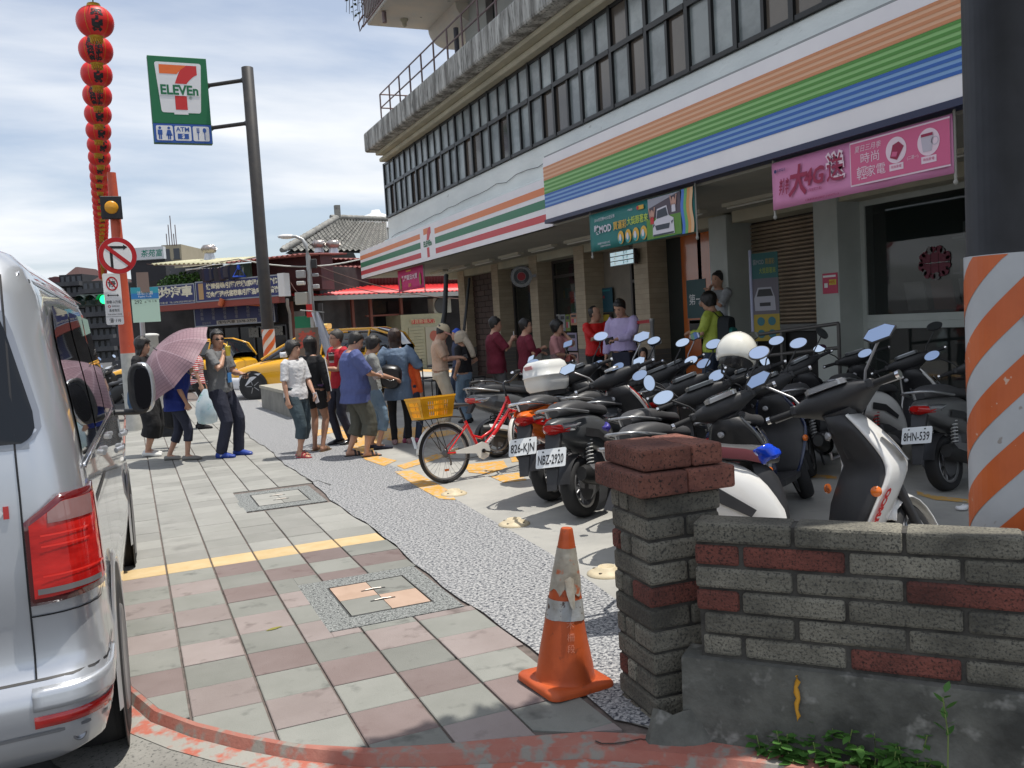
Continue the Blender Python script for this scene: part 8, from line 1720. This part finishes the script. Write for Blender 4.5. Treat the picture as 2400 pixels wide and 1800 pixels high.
g_ = at(1040, 800, 19); t = thing('table', (g_.x, g_.y, 0), 'dark cafe table under the arcade behind the queue', 'table'); b = MB(); b.lathe([(.38, .71), (.40, .72), (.40, .74), (.38, .75)], 24); b.build('table_top', plk, t); b = MB(); b.tube([(0, 0, 0), (0, 0, .71)], .03, 8); b.lathe([(.24, 0), (.2, .02), (.03, .04)], 20); b.build('pedestal', plk, t)

# ================================================================ ACROSS THE STREET
mar_ = mat('maroon_sheet', (.095, .018, .02), .6, col2=(.06, .012, .014), vs=2); redr = mat('red_sheet_roof', (.62, .03, .03), .45, col2=(.52, .025, .03), vs=2); oldr = mat('faded_red_roof', (.30, .085, .075), .7, col2=(.22, .07, .06), vs=2.5, col3=(.30, .22, .18), s3=6, lo3=.62, hi3=.75); creamr = mat('cream_sheet_roof', (.52, .50, .32), .6, col2=(.42, .40, .27), vs=3)
dkint = mat('dark_interior', (.022, .020, .020), .9, col2=(.05, .045, .045), vs=1.3); signb = flat('sign_navy', (.018, .024, .13), .4)
def corr(name, P0, P1, P2, P3, m, parent, amp=.03, per=.16):
 """corrugated sheet between edge P0-P1 and edge P3-P2"""
 P0, P1, P2, P3 = map(V, (P0, P1, P2, P3)); n = int((P1 - P0).length / per * 4); nv = (P1 - P0).cross(P3 - P0).normalized(); A, B = [], []
 for i in range(n + 1): f = i / n; o_ = nv * amp * sin(2 * pi * f * (P1 - P0).length / per); A.append(P0.lerp(P1, f) + o_); B.append(P3.lerp(P2, f) + o_)
 b = MB(); b.loft([A, B], 0, False, True, closed=False); o = b.build(name, m, parent); q = o.modifiers.new('s', 'SOLIDIFY'); q.thickness = .012; return o
# the motor workshop
L0, L1_ = at(232, 800, 31.8), at(690, 800, 28.5); L0.z = L1_.z = -.07; xd = (L1_ - L0); WL = xd.length; M = basis(L0, xd, ZU); dep = lambda px: 31.8 + (28.5 - 31.8) * (px - 232) / 458
def wx(px): return (at(px, 800, dep(px)) - L0).dot(xd.normalized())
def wz(px, py): return at(px, py, dep(px)).z - L0.z
ws = thing('workshop_building', (0, 0, 0), 'cluttered low motor workshop with navy signboards across the street', 'building'); ws.matrix_world = M
BK = 5.0
b = MB(); b.bx(0, WL, 0, 3.9, -BK, -1.6); b.build('rear_wall', dkint, ws)
b = MB(); b.bx(wx(565), WL + .6, wz(565, 690), wz(600, 600), -1.6, -.9); b.build('upper_wall', mar_, ws)
b = MB(); b.bx(wx(472), wx(565), wz(500, 688), wz(520, 618), -1.5, -.8); b.build('green_wall', mat('pale_green_wall', (.20, .30, .24), .7), ws)
b = MB(); b.bx(wx(492), wx(546), wz(510, 688), wz(520, 628), -.82, -.78); b.build('upper_window', mat('dim_window', (.03, .035, .03), .15), ws)
b = MB(); b.bx(wx(488), wx(494), wz(510, 690), wz(520, 624), -.84, -.72); b.bx(wx(546), wx(551), wz(510, 690), wz(520, 624), -.84, -.72); b.bx(wx(494), wx(546), wz(520, 630), wz(520, 624), -.83, -.73); b.build('upper_window_frame', mat('frame_grey_green', (.30, .36, .34), .5), ws)
corr('cream_roof', (wx(388), wz(400, 618), .3), (wx(563), wz(563, 616), .3), (wx(548), wz(548, 596), -1.6), (wx(395), wz(400, 604), -1.6), creamr, ws, .03, .2)
corr('red_roof', (wx(563), wz(563, 616), .35), (WL + .8, wz(690, 600), .35), (WL + .8, wz(690, 590), -2.2), (wx(548), wz(560, 598), -2.2), oldr, ws, .03, .2)
def wsign(px0, px1, yt0, yt1, yb0, yb1, name, label, draw, mats):
 t = thing(name, (0, 0, 0), label, 'signboard'); t.matrix_world = M; x0, x1 = wx(px0), wx(px1); zt, zb = (wz(px0, yt0) + wz(px1, yt1)) / 2, (wz(px0, yb0) + wz(px1, yb1)) / 2
 b = MB(); b.bx(x0, x1, zb, zt, .0, .16); b.build('board', signb, t); b = MB(); e = .035
 for q in ((x0, x1, zt - e, zt + .005), (x0, x1, zb - .005, zb + e)): b.bx(q[0], q[1], q[2], q[3], .0, .172)
 for q in (x0, x1 - e): b.bx(q, q + e, zb + e, zt - e, .0, .171)
 b.build('board_frame', mat('frame_alu', (.3, .32, .36), .4, .5), t); p = Panel(Matrix.Translation((x0, zb, .162)), mats); draw(p, x1 - x0, zt - zb); p.build('board_print', t); return t
crm = flat('sign_cream', (.70, .69, .55)); tan_ = flat('sign_tan', (.42, .28, .14))
def s1(p, W, H): p.text('茂均汽車', W * .53, H * .60, H * .56, 0, 1, bold=.05, wide=W * .84); p.text('台北市通化街175巷1號   TEL:2378-3705.0932150146', W * .51, H * .13, H * .12, 0, 1, wide=W * .94)
def s2(p, W, H): p.rect(W * .035, W * .095, H * .12, H * .90, 1); p.text('快速保養/引擎/電機/底盤/冷氣維修', W * .55, H * .70, H * .30, 0, 1, bold=.045, wide=W * .84); p.text('鈑金/烤漆/代客驗車/引擎油/噴油嘴清洗', W * .55, H * .30, H * .30, 0, 1, bold=.045, wide=W * .85)
wsign(358, 478, 675, 662, 722, 708, 'large_name_signboard', 'navy workshop signboard with large cream name characters', s1, [crm]); wsign(480, 676, 662, 641, 707, 694, 'service_signboard', 'navy signboard listing two rows of car services', s2, [crm, tan_])
b = MB(); b.bx(wx(676), wx(690), wz(683, 694), wz(683, 640), .0, .3); b.build('white_sign_end', mat('sign_end_white', (.7, .7, .7), .5), ws)
b = MB(); b.bx(wx(358), wx(672), wz(500, 722), wz(500, 708), -.1, .22); b.build('red_beam', mat('beam_red', (.22, .045, .035), .6), ws)
t = wsign(408, 600, 722, 708, 768, 757, 'column_signboard', 'dim navy signboard under the red beam with columns of characters', lambda p, W, H: ([p.text(''.join(c) , W * (.10 + .145 * k), H * y, H * .22, 0, 1) for k, cs in enumerate(('前車輪', '快速保養', '定期保養', '代客驗車', '冷氣檢修', '引擎維修', '板金烤漆')) for c, y in zip(cs[-3:], (.84, .62, .40))], p.rect(W * .28, W * .78, H * .04, H * .26, 1), p.text('茂均汽車 2378-3705', W * .53, H * .15, H * .17, 2, 2, wide=W * .47, bold=.02), p.text('電腦檢測', W * .15, H * .15, H * .15, 0, 1), p.text('零售批發', W * .89, H * .15, H * .15, 0, 1)), [flat('sign_dull', (.26, .27, .33)), flat('sign_pale', (.50, .50, .48)), BLACK])
t.location = M @ V((0, 0, -1.3)); 
b = MB(); x0, x1 = wx(420), wx(610); b.bx(x0, x1, 0, wz(500, 770), -1.55, -1.5); b.build('shopfront_glass', mat('shopfront_dark', (.015, .015, .017), .12), ws)
for k in range(6): b = MB(); x = x0 + (x1 - x0) * k / 5; b.bx(x - .03, x + .03, 0, wz(500, 770), -1.5, -1.44); b.build('shopfront_mullion', mat('mullion_dark', (.06, .06, .065), .5), ws)
for px0, px1, y0, y1 in ((522, 545, 770, 794), (550, 603, 770, 792)): b = MB(); b.bx(wx(px0), wx(px1), wz(550, y1), wz(550, y0), -1.43, -1.42); b.build('notice_sheet', mat('notice_dull', (.22, .22, .20), .7, col3=(.05, .05, .05), s3=14, lo3=.58, hi3=.6), ws)
b = MB(); b.tube([(wx(690), wz(690, 700), .2), (wx(685), wz(690, 715), .1), (wx(645), wz(650, 735), -.9), (wx(643), 0, -.9)], .05, 8); b.build('drain_pipe', mat('pipe_grey', (.26, .25, .24), .5), ws)
b = MB(); b.bx(wx(636), wx(660), 0, wz(650, 730), -1.4, -1.35); b.build('roller_edge', mat('pipe_grey'), ws)
b = MB(); b.tube([(wx(545), wz(545, 700), .25), (wx(540), wz(540, 716), .3)], .09, 8); b.tube([(wx(545), wz(545, 708), .2), (wx(600), wz(600, 716), -.6)], .04, 6); b.build('beam_bracket', mat('bracket_orange', (.45, .12, .05), .6), ws)
# plants on the ledge
t = thing('ledge_plants', (M @ V((wx(430), wz(430, 665), -.4))), 'leafy potted plants on the workshop ledge left of the green wall', 'plants'); b = MB(); leafy(b, (0, 0, 0), (1.25, .4, .42), 1500, .07, rr); b.build('foliage', leafm, t); t.rotation_euler = (0, 0, atan2(xd.y, xd.x))
b = MB(); b.bx(-1.2, 1.2, -.2, .2, -.62, -.4); b.build('trough', plk, t)
b = MB(); b.M = M; b.bx(wx(356), wx(480), wz(440, 672), wz(440, 618), -1.3, -1.2); o = b.build('back_screen', mat('screen_dull', (.10, .10, .11), .8, col3=(.35, .35, .36), s3=3, lo3=.6, hi3=.62)); o.parent = None; tag(o, 'dim grey sheeting behind the ledge plants', 'screen wall')
# washing line
b = MB(); y_ = wz(560, 622); b.tube([(wx(468), y_, .3), (wx(540), y_ - .06, .3), (wx(606), y_ + .10, .3)], .018, 5); b.tube([(wx(468), y_ - .04, .3), (wx(530), y_ + .05, .32), (wx(600), y_ + .05, .3)], .014, 5); b.build('washing_line', mat('line_white', (.6, .6, .58), .6), ws)
for k in range(11):
 px = 507 + 7.2 * k; nm = 'hanging_garment'; c_ = [(.04, .04, .05), (.05, .04, .06), (.03, .035, .08), (.06, .06, .08), (.015, .02, .05)][k % 5]
 w_ = .11 + .03 * (k % 3); h = .36 + .10 * ((k * 7) % 4) / 3; o_ = MB(); o_.loft([[(-w_ * .6, 0, 0), (w_ * .6, 0, 0), (w_ * .6, .05, 0), (-w_ * .6, .05, 0)], [(-w_, 0, -.1), (w_, 0, -.1), (w_, .07, -.1), (-w_, .07, -.1)], [(-w_ * .9, 0, -h), (w_ * .9, .01, -h), (w_ * .9, .05, -h), (-w_ * .9, .05, -h)]], 0, True, False)
 o = o_.build(nm, mat('garment_%d' % (k % 5), c_, .9)); o.matrix_world = Matrix.Translation(M @ V((wx(px), y_ - .03, .3))) @ Matrix.Rotation(atan2(xd.y, xd.x) + .5, 4, 'Z'); tag(o, '%s garment drying on the washing line' % ['leftmost charcoal', 'second plum', 'third navy', 'fourth slate', 'fifth midnight blue', 'sixth charcoal', 'seventh plum', 'eighth navy', 'ninth slate', 'tenth midnight blue', 'rightmost charcoal'][k], 'clothes', 'washing on the workshop line')
t = thing('peg_hanger', (M @ V((wx(590), y_ - .1, .3))), 'blue plastic peg hanger on the washing line by the tall pole', 'hanger'); b = MB(); b.tube([(.2 * cos(a), .1 * sin(a), -.30) for a in [2 * pi * k / 12 for k in range(12)]], .022, 5, loop=True); b.tube([(-.2, 0, -.30), (0, 0, .05), (.2, 0, -.30)], .012, 4); b.ell((0, 0, .0), (.06, .06, .09), 8, 6); b.build('frame', flat('peg_blue', (.02, .10, .65)), t)
# roof ventilators
def vent(px, py, dp, lb):
 c = at(px, py, dp); t = thing('roof_ventilator', (c.x, c.y, c.z), lb, 'ventilator', group='spinning roof ventilators', sc_=.66); k = .92
 b = MB(); b.lathe([(.34 * k, -.50), (.24 * k, -.10)], 12); b.build('base', mat('vent_base', (.55, .56, .58), .4, .6), t)
 b = MB(); b.lathe([(.30, -.10), (.36, -.02), (.39, .10), (.36, .22), (.26, .30), (.02, .33)], 20); b.build('turbine', mat('vent_steel', (.40, .36, .34), .35, .8), t)
 for j in range(14): a = 2 * pi * j / 14; b = MB(); b.tube([(.31 * cos(a), .31 * sin(a), -.09), (.41 * cos(a + .25), .41 * sin(a + .25), .10), (.27 * cos(a + .55), .27 * sin(a + .55), .30)], .022, 4, flat=.4); b.build('vane', mat('vent_vane', (.6, .56, .52), .3, .8), t)
vent(490, 588, 31, 'roof ventilator standing alone on the left of the red roof'); vent(747, 576, 33.5, 'left one of the two ventilators before the tiled roof'); vent(781, 576, 33.5, 'right one of the two ventilators before the tiled roof')
# the maroon house with the red awning
N0, N1 = at(686, 800, 29.5), at(1120, 800, 34.5); N0.z = N1.z = -.07; xe = N1 - N0; WN = xe.length; MN = basis(N0, xe, ZU); depn = lambda px: 29.5 + 5 * (px - 686) / 434
def nx(px): return (at(px, 800, depn(px)) - N0).dot(xe.normalized())
def nz_(px, py): return at(px, py, depn(px)).z - N0.z
hs = thing('maroon_house', (0, 0, 0), 'maroon sheet metal house with a bright red awning behind the taxi', 'building'); hs.matrix_world = MN
corr('upper_wall', (0, nz_(686, 690), -1.2), (WN + 3, nz_(686, 690), -1.2), (WN + 3, nz_(700, 600), -1.2), (0, nz_(700, 600), -1.2), mar_, hs, .02, .14)
corr('awning', (0, nz_(700, 694), .35), (WN + 1.5, nz_(700, 694), .35), (WN + 1.5, nz_(700, 694) + .38, -1.2), (0, nz_(700, 694) + .38, -1.2), redr, hs, .025, .2)
b = MB(); b.bx(0, WN + 1.5, nz_(700, 707), nz_(700, 696), .30, .42); b.build('gutter', mat('gutter_grey', (.30, .30, .29), .5, .3), hs)
corr('old_roof', (0, nz_(700, 600), -.9), (WN + 2, nz_(700, 600), -.9), (WN + 2, nz_(700, 590), -2.6), (0, nz_(700, 590), -2.6), oldr, hs, .03, .2); corr('lower_eave', (nx(752), nz_(780, 622), -.8), (nx(900), nz_(780, 622), -.8), (nx(900), nz_(780, 614), -1.2), (nx(752), nz_(780, 614), -1.2), oldr, hs, .03, .2)
for a, c in ((737, 766), (794, 823)):
 x0, x1, z0, z1 = nx(a), nx(c), nz_(a, 650), nz_(a, 629); b = MB(); e = .05; b.bx(x0, x1, z0, z0 + e, -1.18, -1.08); b.bx(x0, x1, z1 - e, z1, -1.18, -1.08); b.bx(x0, x0 + e, z0 + e, z1 - e, -1.18, -1.08); b.bx(x1 - e, x1, z0 + e, z1 - e, -1.18, -1.08); o = b.build('small_window', mat('pink_frame', (.42, .20, .20), .6), hs); b = MB(); b.bx(x0 + e, x1 - e, z0 + e, z1 - e, -1.17, -1.14); b.build('pane', mat('pane_maroon', (.09, .03, .035), .25), o)
for k in range(9): b = MB(); x = nx(690) + .17 * k; b.bx(x, x + .03, nz_(700, 688), nz_(700, 625), -1.15, -1.11); b.build('grille_bar', mat('bar_dark', (.05, .03, .03), .6), hs)
b = MB(); b.bx(0, WN + 2, 0, nz_(700, 700), -4.5, -2.2); b.build('inner_wall', dkint, hs)
for px in (700, 742, 838, 880, 952, 1050): b = MB(); b.bx(nx(px) - .05, nx(px) + .05, 0, nz_(700, 705), -.4, -.3); b.build('awning_post', mat('post_rust', (.16, .05, .035), .7), hs)
b = MB(); b.bx(nx(870), nx(952), nz_(870, 742), nz_(870, 738), -.45, -.35); b.build('cross_beam', mat('post_rust'), hs)
for px0, px1, y0, y1, m_, nm in ((742, 870, 731, 760, flat('panel_teal', (.02, .07, .075)), 'teal_fascia'), (820, 852, 732, 748, flat('panel_blue', (.01, .09, .30)), 'blue_box'), (880, 950, 702, 734, mat('clutter_brown', (.05, .035, .02), .9, col2=(.02, .02, .02), vs=5), 'stacked_goods'), (955, 1010, 703, 733, mat('clutter_dark', (.03, .02, .02), .9), 'dark_crates'), (742, 830, 762, 800, mat('clutter_grey', (.07, .068, .065), .8, col2=(.025, .025, .025), vs=3), 'shop_counter')):
 b = MB(); b.bx(nx(px0), nx(px1), nz_(px0, y1), nz_(px0, y0), -1.6, -1.3); b.build(nm, m_, hs)
# cream kiosk with shutter
t = thing('cream_kiosk', (0, 0, 0), 'cream kiosk with a slatted shutter and a red paper strip over its door', 'kiosk'); t.matrix_world = MN; x0, x1 = nx(944), nx(1046); zt = nz_(944, 738); ck_ = mat('kiosk_cream', (.42, .40, .27), .7, col2=(.34, .33, .22), vs=3)
b = MB(); b.bx(x0, x1, 0, zt, -1.2, -.2); b.build('kiosk_wall', ck_, t); b = MB(); b.bx(nx(1000), nx(1038), .05, nz_(944, 770), -.2, -.17); b.build('kiosk_door', mat('kiosk_door', (.40, .37, .28), .6), t)
for k in range(13): z = .1 + (nz_(944, 768) - .1) * k / 13; b = MB(); b.bx(nx(960), nx(996), z, z + .10, -.2, -.15); b.build('shutter_slat', ck_, t)
p = Panel(Matrix.Translation((0, 0, -.165)), [flat('paper_red', (.45, .02, .02)), flat('paper_gold', (.6, .5, .3)), flat('paper_red_dim', (.40, .10, .06))]); p.rect(nx(968), nx(1024), nz_(944, 761), nz_(944, 751), 0); p.text('恭賀新禧大吉', (nx(968) + nx(1024)) / 2, nz_(944, 756), .20, 1, 2); p.disc(nx(1020), nz_(944, 792), .20, 2, 2); p.build('red_paper', t)
t = thing('air_conditioner', (0, 0, 0), 'pale outdoor air conditioner unit above the kiosk near the canopy', 'air conditioner'); t.matrix_world = MN; x0, x1 = nx(1025), nx(1068); b = MB(); b.bx(x0, x1, nz_(1025, 734), nz_(1025, 698), -.6, -.2); b.build('casing', mat('ac_cream', (.34, .33, .28), .6), t, bevel=.02); b = MB(); b.lathe([(.30, -.2), (.30, -.18), (.27, -.18), (.02, -.19)], 20, c=((x0 * .6 + x1 * .4), (nz_(1025, 716)), 0)); b.build('fan_grille', mat('fan_dark', (.05, .05, .05), .5), t)
# tiled roof behind
RA, RB_, RCc = at(668, 585, 37), at(905, 590, 40), at(792, 512, 43); apx = at(790, 512, 42.5); t = thing('tiled_roof_house', (0, 0, 0), 'old house with a grey tiled hip roof rising behind the maroon house', 'building')
e0, e1, r0, r1 = at(668, 588, 36.5), at(905, 588, 40.5), at(792, 514, 42), at(905, 518, 44)
grt = mat('roof_tile_grey', (.28, .275, .25), .8, col2=(.20, .195, .18), vs=3, rnd=.18, col3=(.12, .115, .105), s3=12, lo3=.55, hi3=.7)
b = MB(); b.poly([e0 - ZU * .1, e1 - ZU * .1, r1 - ZU * .1, r0 - ZU * .1]); b.poly([e0 - ZU * .1, r0 - ZU * .1, r0 + F0 * 6 - ZU * 2, e0 + F0 * 8]); b.build('roof_deck', mat('roof_dark', (.06, .06, .055), .9), t)
b = MB(); NR_, NC = 15, 17; cnt = 0
for i in range(NR_):
 f0, f1 = i / NR_, (i + 1.15) / NR_
 for j in range(NC):
  u0, u1 = j / NC, (j + 1) / NC; q = [e0.lerp(e1, u).lerp(r0.lerp(r1, u), f) for u, f in ((u0, f0), (u1, f0), (u1, min(1, f1)), (u0, min(1, f1)))]
  n = (q[1] - q[0]).cross(q[3] - q[0]).normalized(); n = n if n.z > 0 else -n; mid = [(q[0] + q[1]) / 2 - n * .10, (q[3] + q[2]) / 2 - n * .04]
  tb = MB(); tb.loft([[q[0] + n * .10, q[0].lerp(q[1], .25) + n * .03, q[0].lerp(q[1], .5) - n * .01, q[0].lerp(q[1], .75) + n * .05, q[1] + n * .10], [q[3] + n * .06, q[3].lerp(q[2], .25), q[3].lerp(q[2], .5) - n * .05, q[3].lerp(q[2], .75) + n * .01, q[2] + n * .06]], 0, False, True, closed=False); tb.build('roof_tile', grt, t); cnt += 1
for k in range(17): f = k / 17; c = e0.lerp(r0, f); b = MB(); b.lathe([(.10, -.3), (.15, 0), (.10, .3)], 10, c=c + ZU * .1, ax=(r0 - e0)); b.build('ridge_tile', grt, t)
for k in range(9): c = r0.lerp(r1, k / 8); b = MB(); b.lathe([(.10, -.4), (.13, 0), (.10, .4)], 10, c=c + ZU * .1, ax=(r1 - r0)); b.build('ridge_tile', grt, t)
b = MB(); b.box(r0 + ZU * .35, (.25, .25, .6)); b.build('ridge_finial', grt, t)
b = MB(); b.bx(0, 14, 0, 6, -6, -.3); o = b.build('house_wall', mat('house_dark', (.07, .065, .055), .9), t); o.matrix_world = basis((e0.x, e0.y, 0) , (e1 - e0) * V((1, 1, 0)), ZU) @ Matrix.Diagonal((1, (e0.z - .35) / 6, 1, 1))
# far tower blocks
def block(px0, px1, py_top, dep_, label, m, rows_, cols__, wm, name='apartment_block', zb=0, roof=None, bands=None):
 a, c = at(px0, py_top, dep_), at(px1, py_top, dep_); W = (c - a).length; Hh = a.z; t = thing(name, (0, 0, 0), label, 'building'); t.matrix_world = basis((a.x, a.y, 0), (c - a) * V((1, 1, 0)), ZU)
 b = MB(); b.bx(0, W, zb, Hh, -12, 0); b.build('block_wall', m, t)
 fh = (Hh - zb) / rows_
 for i in range(rows_):
  if bands: b = MB(); b.bx(-.05, W + .05, zb + fh * i - .08, zb + fh * i + fh * .30, 0, .9); b.build('balcony', bands, t)
  for j in range(cols__):
   x0 = W * (j + .2) / cols__; x1 = W * (j + .8) / cols__; z0 = zb + fh * (i + .35); z1 = zb + fh * (i + .82); b = MB(); b.bx(x0, x1, z0, z1, 0, .06); b.bx(x0 - .08, x1 + .08, z0 - .12, z0, 0, .15); b.build('window', wm, t)
 if roof: b = MB(); b.loft([[(W * .3, Hh, 0), (W * .9, Hh, 0), (W * .9, Hh, -6), (W * .3, Hh, -6)], [(W * .55, Hh + roof, -1), (W * .65, Hh + roof, -1), (W * .65, Hh + roof, -5), (W * .55, Hh + roof, -5)]], 0, True, False); b.build('roof', mat('far_roof', (.07, .035, .032), .9), t)
 return t
wdk = mat('far_window', (.06, .065, .075), .3); fdk = mat('far_dark_wall', (.042, .042, .046), .9, col2=(.028, .028, .032), vs=.25); ftan = mat('far_tan_wall', (.42, .36, .25), .8, col2=(.36, .31, .21), vs=.3); fband = mat('far_balcony', (.085, .085, .088), .9, col2=(.045, .045, .05), vs=.5)
block(92, 136, 655, 95, 'dark apartment block just visible over the van roof', fdk, 9, 3, wdk, bands=fband, roof=.3); block(138, 192, 645, 90, 'dark flats with gabled roof additions left of the traffic light', fdk, 8, 4, wdk, bands=fband, roof=.8); block(193, 262, 660, 84, 'grey flats with balconies behind the traffic light', mat('far_grey_wall', (.075, .074, .072), .9, col2=(.045, .045, .045), vs=.3), 7, 5, wdk, bands=fband, roof=.6)
b = MB(); c = at(128, 655, 90); b.box(c - ZU * 1, (.9, .9, 2.4)); tag(b.build('rooftop_hut', flat('hut_maroon', (.08, .02, .025))), 'small maroon hut on top of the far dark flats', 'rooftop hut')
block(265, 330, 700, 60, 'shaded low building behind the orange pole', fdk, 3, 4, wdk, bands=fband)
block(378, 424, 575, 120, 'tan tower block with rooftop aerials beyond the tea sign', ftan, 5, 2, mat('far_window'), name='tower_block')
for k, px in enumerate((392, 398, 404, 409, 414)): a = at(px, 576, 120); b = MB(); b.tube([a, a + ZU * (1.6 + 1.2 * (k % 3))], .06, 4); tag(b.build('roof_aerial', rail), ['leftmost', 'second from left', 'middle', 'second from right', 'rightmost'][k] + ' thin aerial on the tan tower block roof', 'aerial', 'aerials on the tan tower')
t = thing('tea_signboard', (0, 0, 0), 'white rooftop signboard with green brush characters', 'signboard'); a, c = at(300, 590, 44), at(383, 590, 44); z0, z1 = at(383, 606, 44).z, at(383, 577, 44).z; MM_ = basis((a.x, a.y, z0), (c - a) * V((1, 1, 0)), ZU); W = (c - a).length; H = z1 - z0
b = MB(); b.M = MM_; b.bx(0, W, 0, H, -.3, 0); b.build('board', mat('board_white', (.66, .68, .68), .5), t); b = MB(); b.M = MM_; b.bx(0, W, -4, -.02, -1.3, -.1); b.build('support_wall', fdk, t); p = Panel(MM_, [flat('brush_green', (.02, .25, .17))]); p.text('茶苑富', W * .66, H * .45, H * .62, 0, 2, bold=.01, wide=W * .60, shear=.15); p.build('board_print', t)
t = block(862, 905, 535, 85, 'pale round topped tower with windows behind the shop corner', mat('tower_pale', (.50, .48, .42), .7), 7, 3, wdk, name='round_topped_tower'); a = at(883, 534, 87); b = MB(); b.lathe([(2.0, -.2), (1.9, .6), (1.4, 1.1), (.5, 1.4), (.4, 1.7), (.01, 1.7)], 24); o = b.build('white_tank', mat('tank_white', (.75, .76, .76), .3)); o.location = a; tag(o, 'white domed water tank on top of the pale tower', 'water tank')
t = thing('orange_scaffold', (0, 0, 0), 'thin rusty orange frame standing before the pale tower', 'frame')
for px in (856, 872, 898): a = at(px, 520, 55); b = MB(); b.tube([(a.x, a.y, 0), a], .09, 6); b.build('frame_post', flat('scaffold_orange', (.32, .10, .05)), t)
for py in (526, 545, 566): b = MB(); b.tube([at(856, py, 55), at(898, py, 55)], .07, 6); b.build('frame_rail', flat('scaffold_orange'), t)
# lamp and camera pole
c = at(737, 800, 25.0); cp_ = thing('camera_pole', (c.x, c.y, 0), 'curved street lamp pole loaded with cameras and grey boxes', 'pole'); gal = mat('pole_galvanised', (.42, .43, .43), .45, .5)
def cpz(py): return at(732, py, 25.0).z
r_ = R0
b = MB(); b.tube([(0, 0, 0), V((0, 0, cpz(700))), V((0, 0, cpz(600))), r_ * -.03 + ZU * cpz(575), r_ * -.12 + ZU * cpz(560), r_ * -.30 + ZU * (cpz(552)), r_ * -.45 + ZU * cpz(551)], [.09, .07, .065, .06, .05, .045, .04], 10); b.build('pole_shaft', gal, cp_)
b = MB(); b.ell(r_ * -.55 + ZU * cpz(551), (.26, .12, .07), 12, 6); b.build('lamp_head', flat('lamp_white', (.7, .7, .7)), cp_)
Rz = Matrix.Rotation(atan2(r_.y, r_.x), 3, 'Z')
for px, py, w_, h, d, m_, nm in ((-.32, 641, .34, .28, .25, flat('box_grey', (.40, .41, .42)), 'equipment_box'), (.20, 618, .22, .34, .15, plk, 'black_speaker'), (.22, 645, .26, .12, .15, flat('box_steel', (.25, .26, .28)), 'bracket_box'), (-.34, 662, .30, .14, .3, flat('cam_white', (.65, .65, .63)), 'camera'), (.22, 672, .24, .16, .2, flat('cam_grey', (.42, .43, .44)), 'small_camera'), (-.35, 698, .50, .46, .25, flat('panel_pale', (.42, .44, .40)), 'signal_box')):
 b = MB(); b.box(r_ * (px * .75) + ZU * cpz(py), (w_ * .7, d * .7, h * .75), 0, Rz); b.build(nm, m_, cp_, bevel=.015)
b = MB(); b.box(r_ * -.05 - F0 * .12 + ZU * cpz(728), (.16, .04, .36), 0, Rz); b.build('red_plate', RED, cp_); b = MB(); b.box(r_ * .24 + ZU * cpz(735), (.12, .1, .55), 0, Rz); b.build('side_signal', plk, cp_)
c = at(712, 755, 25.2); t = thing('green_direction_sign', (c.x, c.y, c.z), 'small green road sign beside the camera pole', 'road sign'); b = MB(); b.box((0, 0, 0), (.50, .03, .34), 0, Rz); b.build('plate', flat('road_green', (.01, .20, .10)), t); b = MB(); b.tube([F0 * .03 + ZU * -.17, F0 * .03 - ZU * c.z], .03, 6); b.build('post', gal, t)
# overhead wires
wi = mat('wire_pale', (.45, .45, .43), .6); wn = mat('wire_dark')
for (x0, y0, d0_, x1, y1, d1, sg_, m_, r2) in ((560, 607, 27, 900, 590, 30, .35, wi, .022), (735, 620, 25, 1075, 700, 30, .2, wn, .014), (735, 640, 25, 980, 690, 28, .2, wn, .012), (680, 660, 28, 735, 680, 25, .3, wn, .012), (250, 590, 60, 560, 607, 27, .5, wn, .014)):
 A_, B2 = at(x0, y0, d0_), at(x1, y1, d1); b = MB(); b.tube([A_.lerp(B2, k / 10) - ZU * sg_ * 4 * (k / 10) * (1 - k / 10) for k in range(11)], r2, 4); tag(b.build('overhead_wire', m_), {560: 'pale overhead cable sagging before the maroon house roof', 735: 'upper thin dark cable slanting down right from the camera pole' if y0 == 620 else 'lower thin dark cable slanting down right from the camera pole', 680: 'thin dark cable drooping from the white signboard end to the camera pole', 250: 'long dark cable coming from the far left rooftops'}[x0], 'wire', 'overhead wires across the street')
# parked motorcycles glimpsed past the van
for k, (px, dp, rz) in enumerate(((318, 21.0, 120), (306, 19.0, 130))):
 g_ = at(px, 880, dp); scooter((g_.x, g_.y, 0), rz, ['dark scooter glimpsed between the van mirror and the bus stop post', 'nearer dark scooter glimpsed just past the van mirror'][k], plk, mirror='oval', details=False, group='scooters by the roadside')
# distant street ground cover: low buildings closing the road end
block(-350, 95, 690, 130, 'long low row of buildings at the far end of the road', fdk, 5, 14, wdk, bands=fband)
block(905, 1500, 560, 75, 'grey block behind the shop building', mat('far_grey_wall'), 6, 12, wdk)
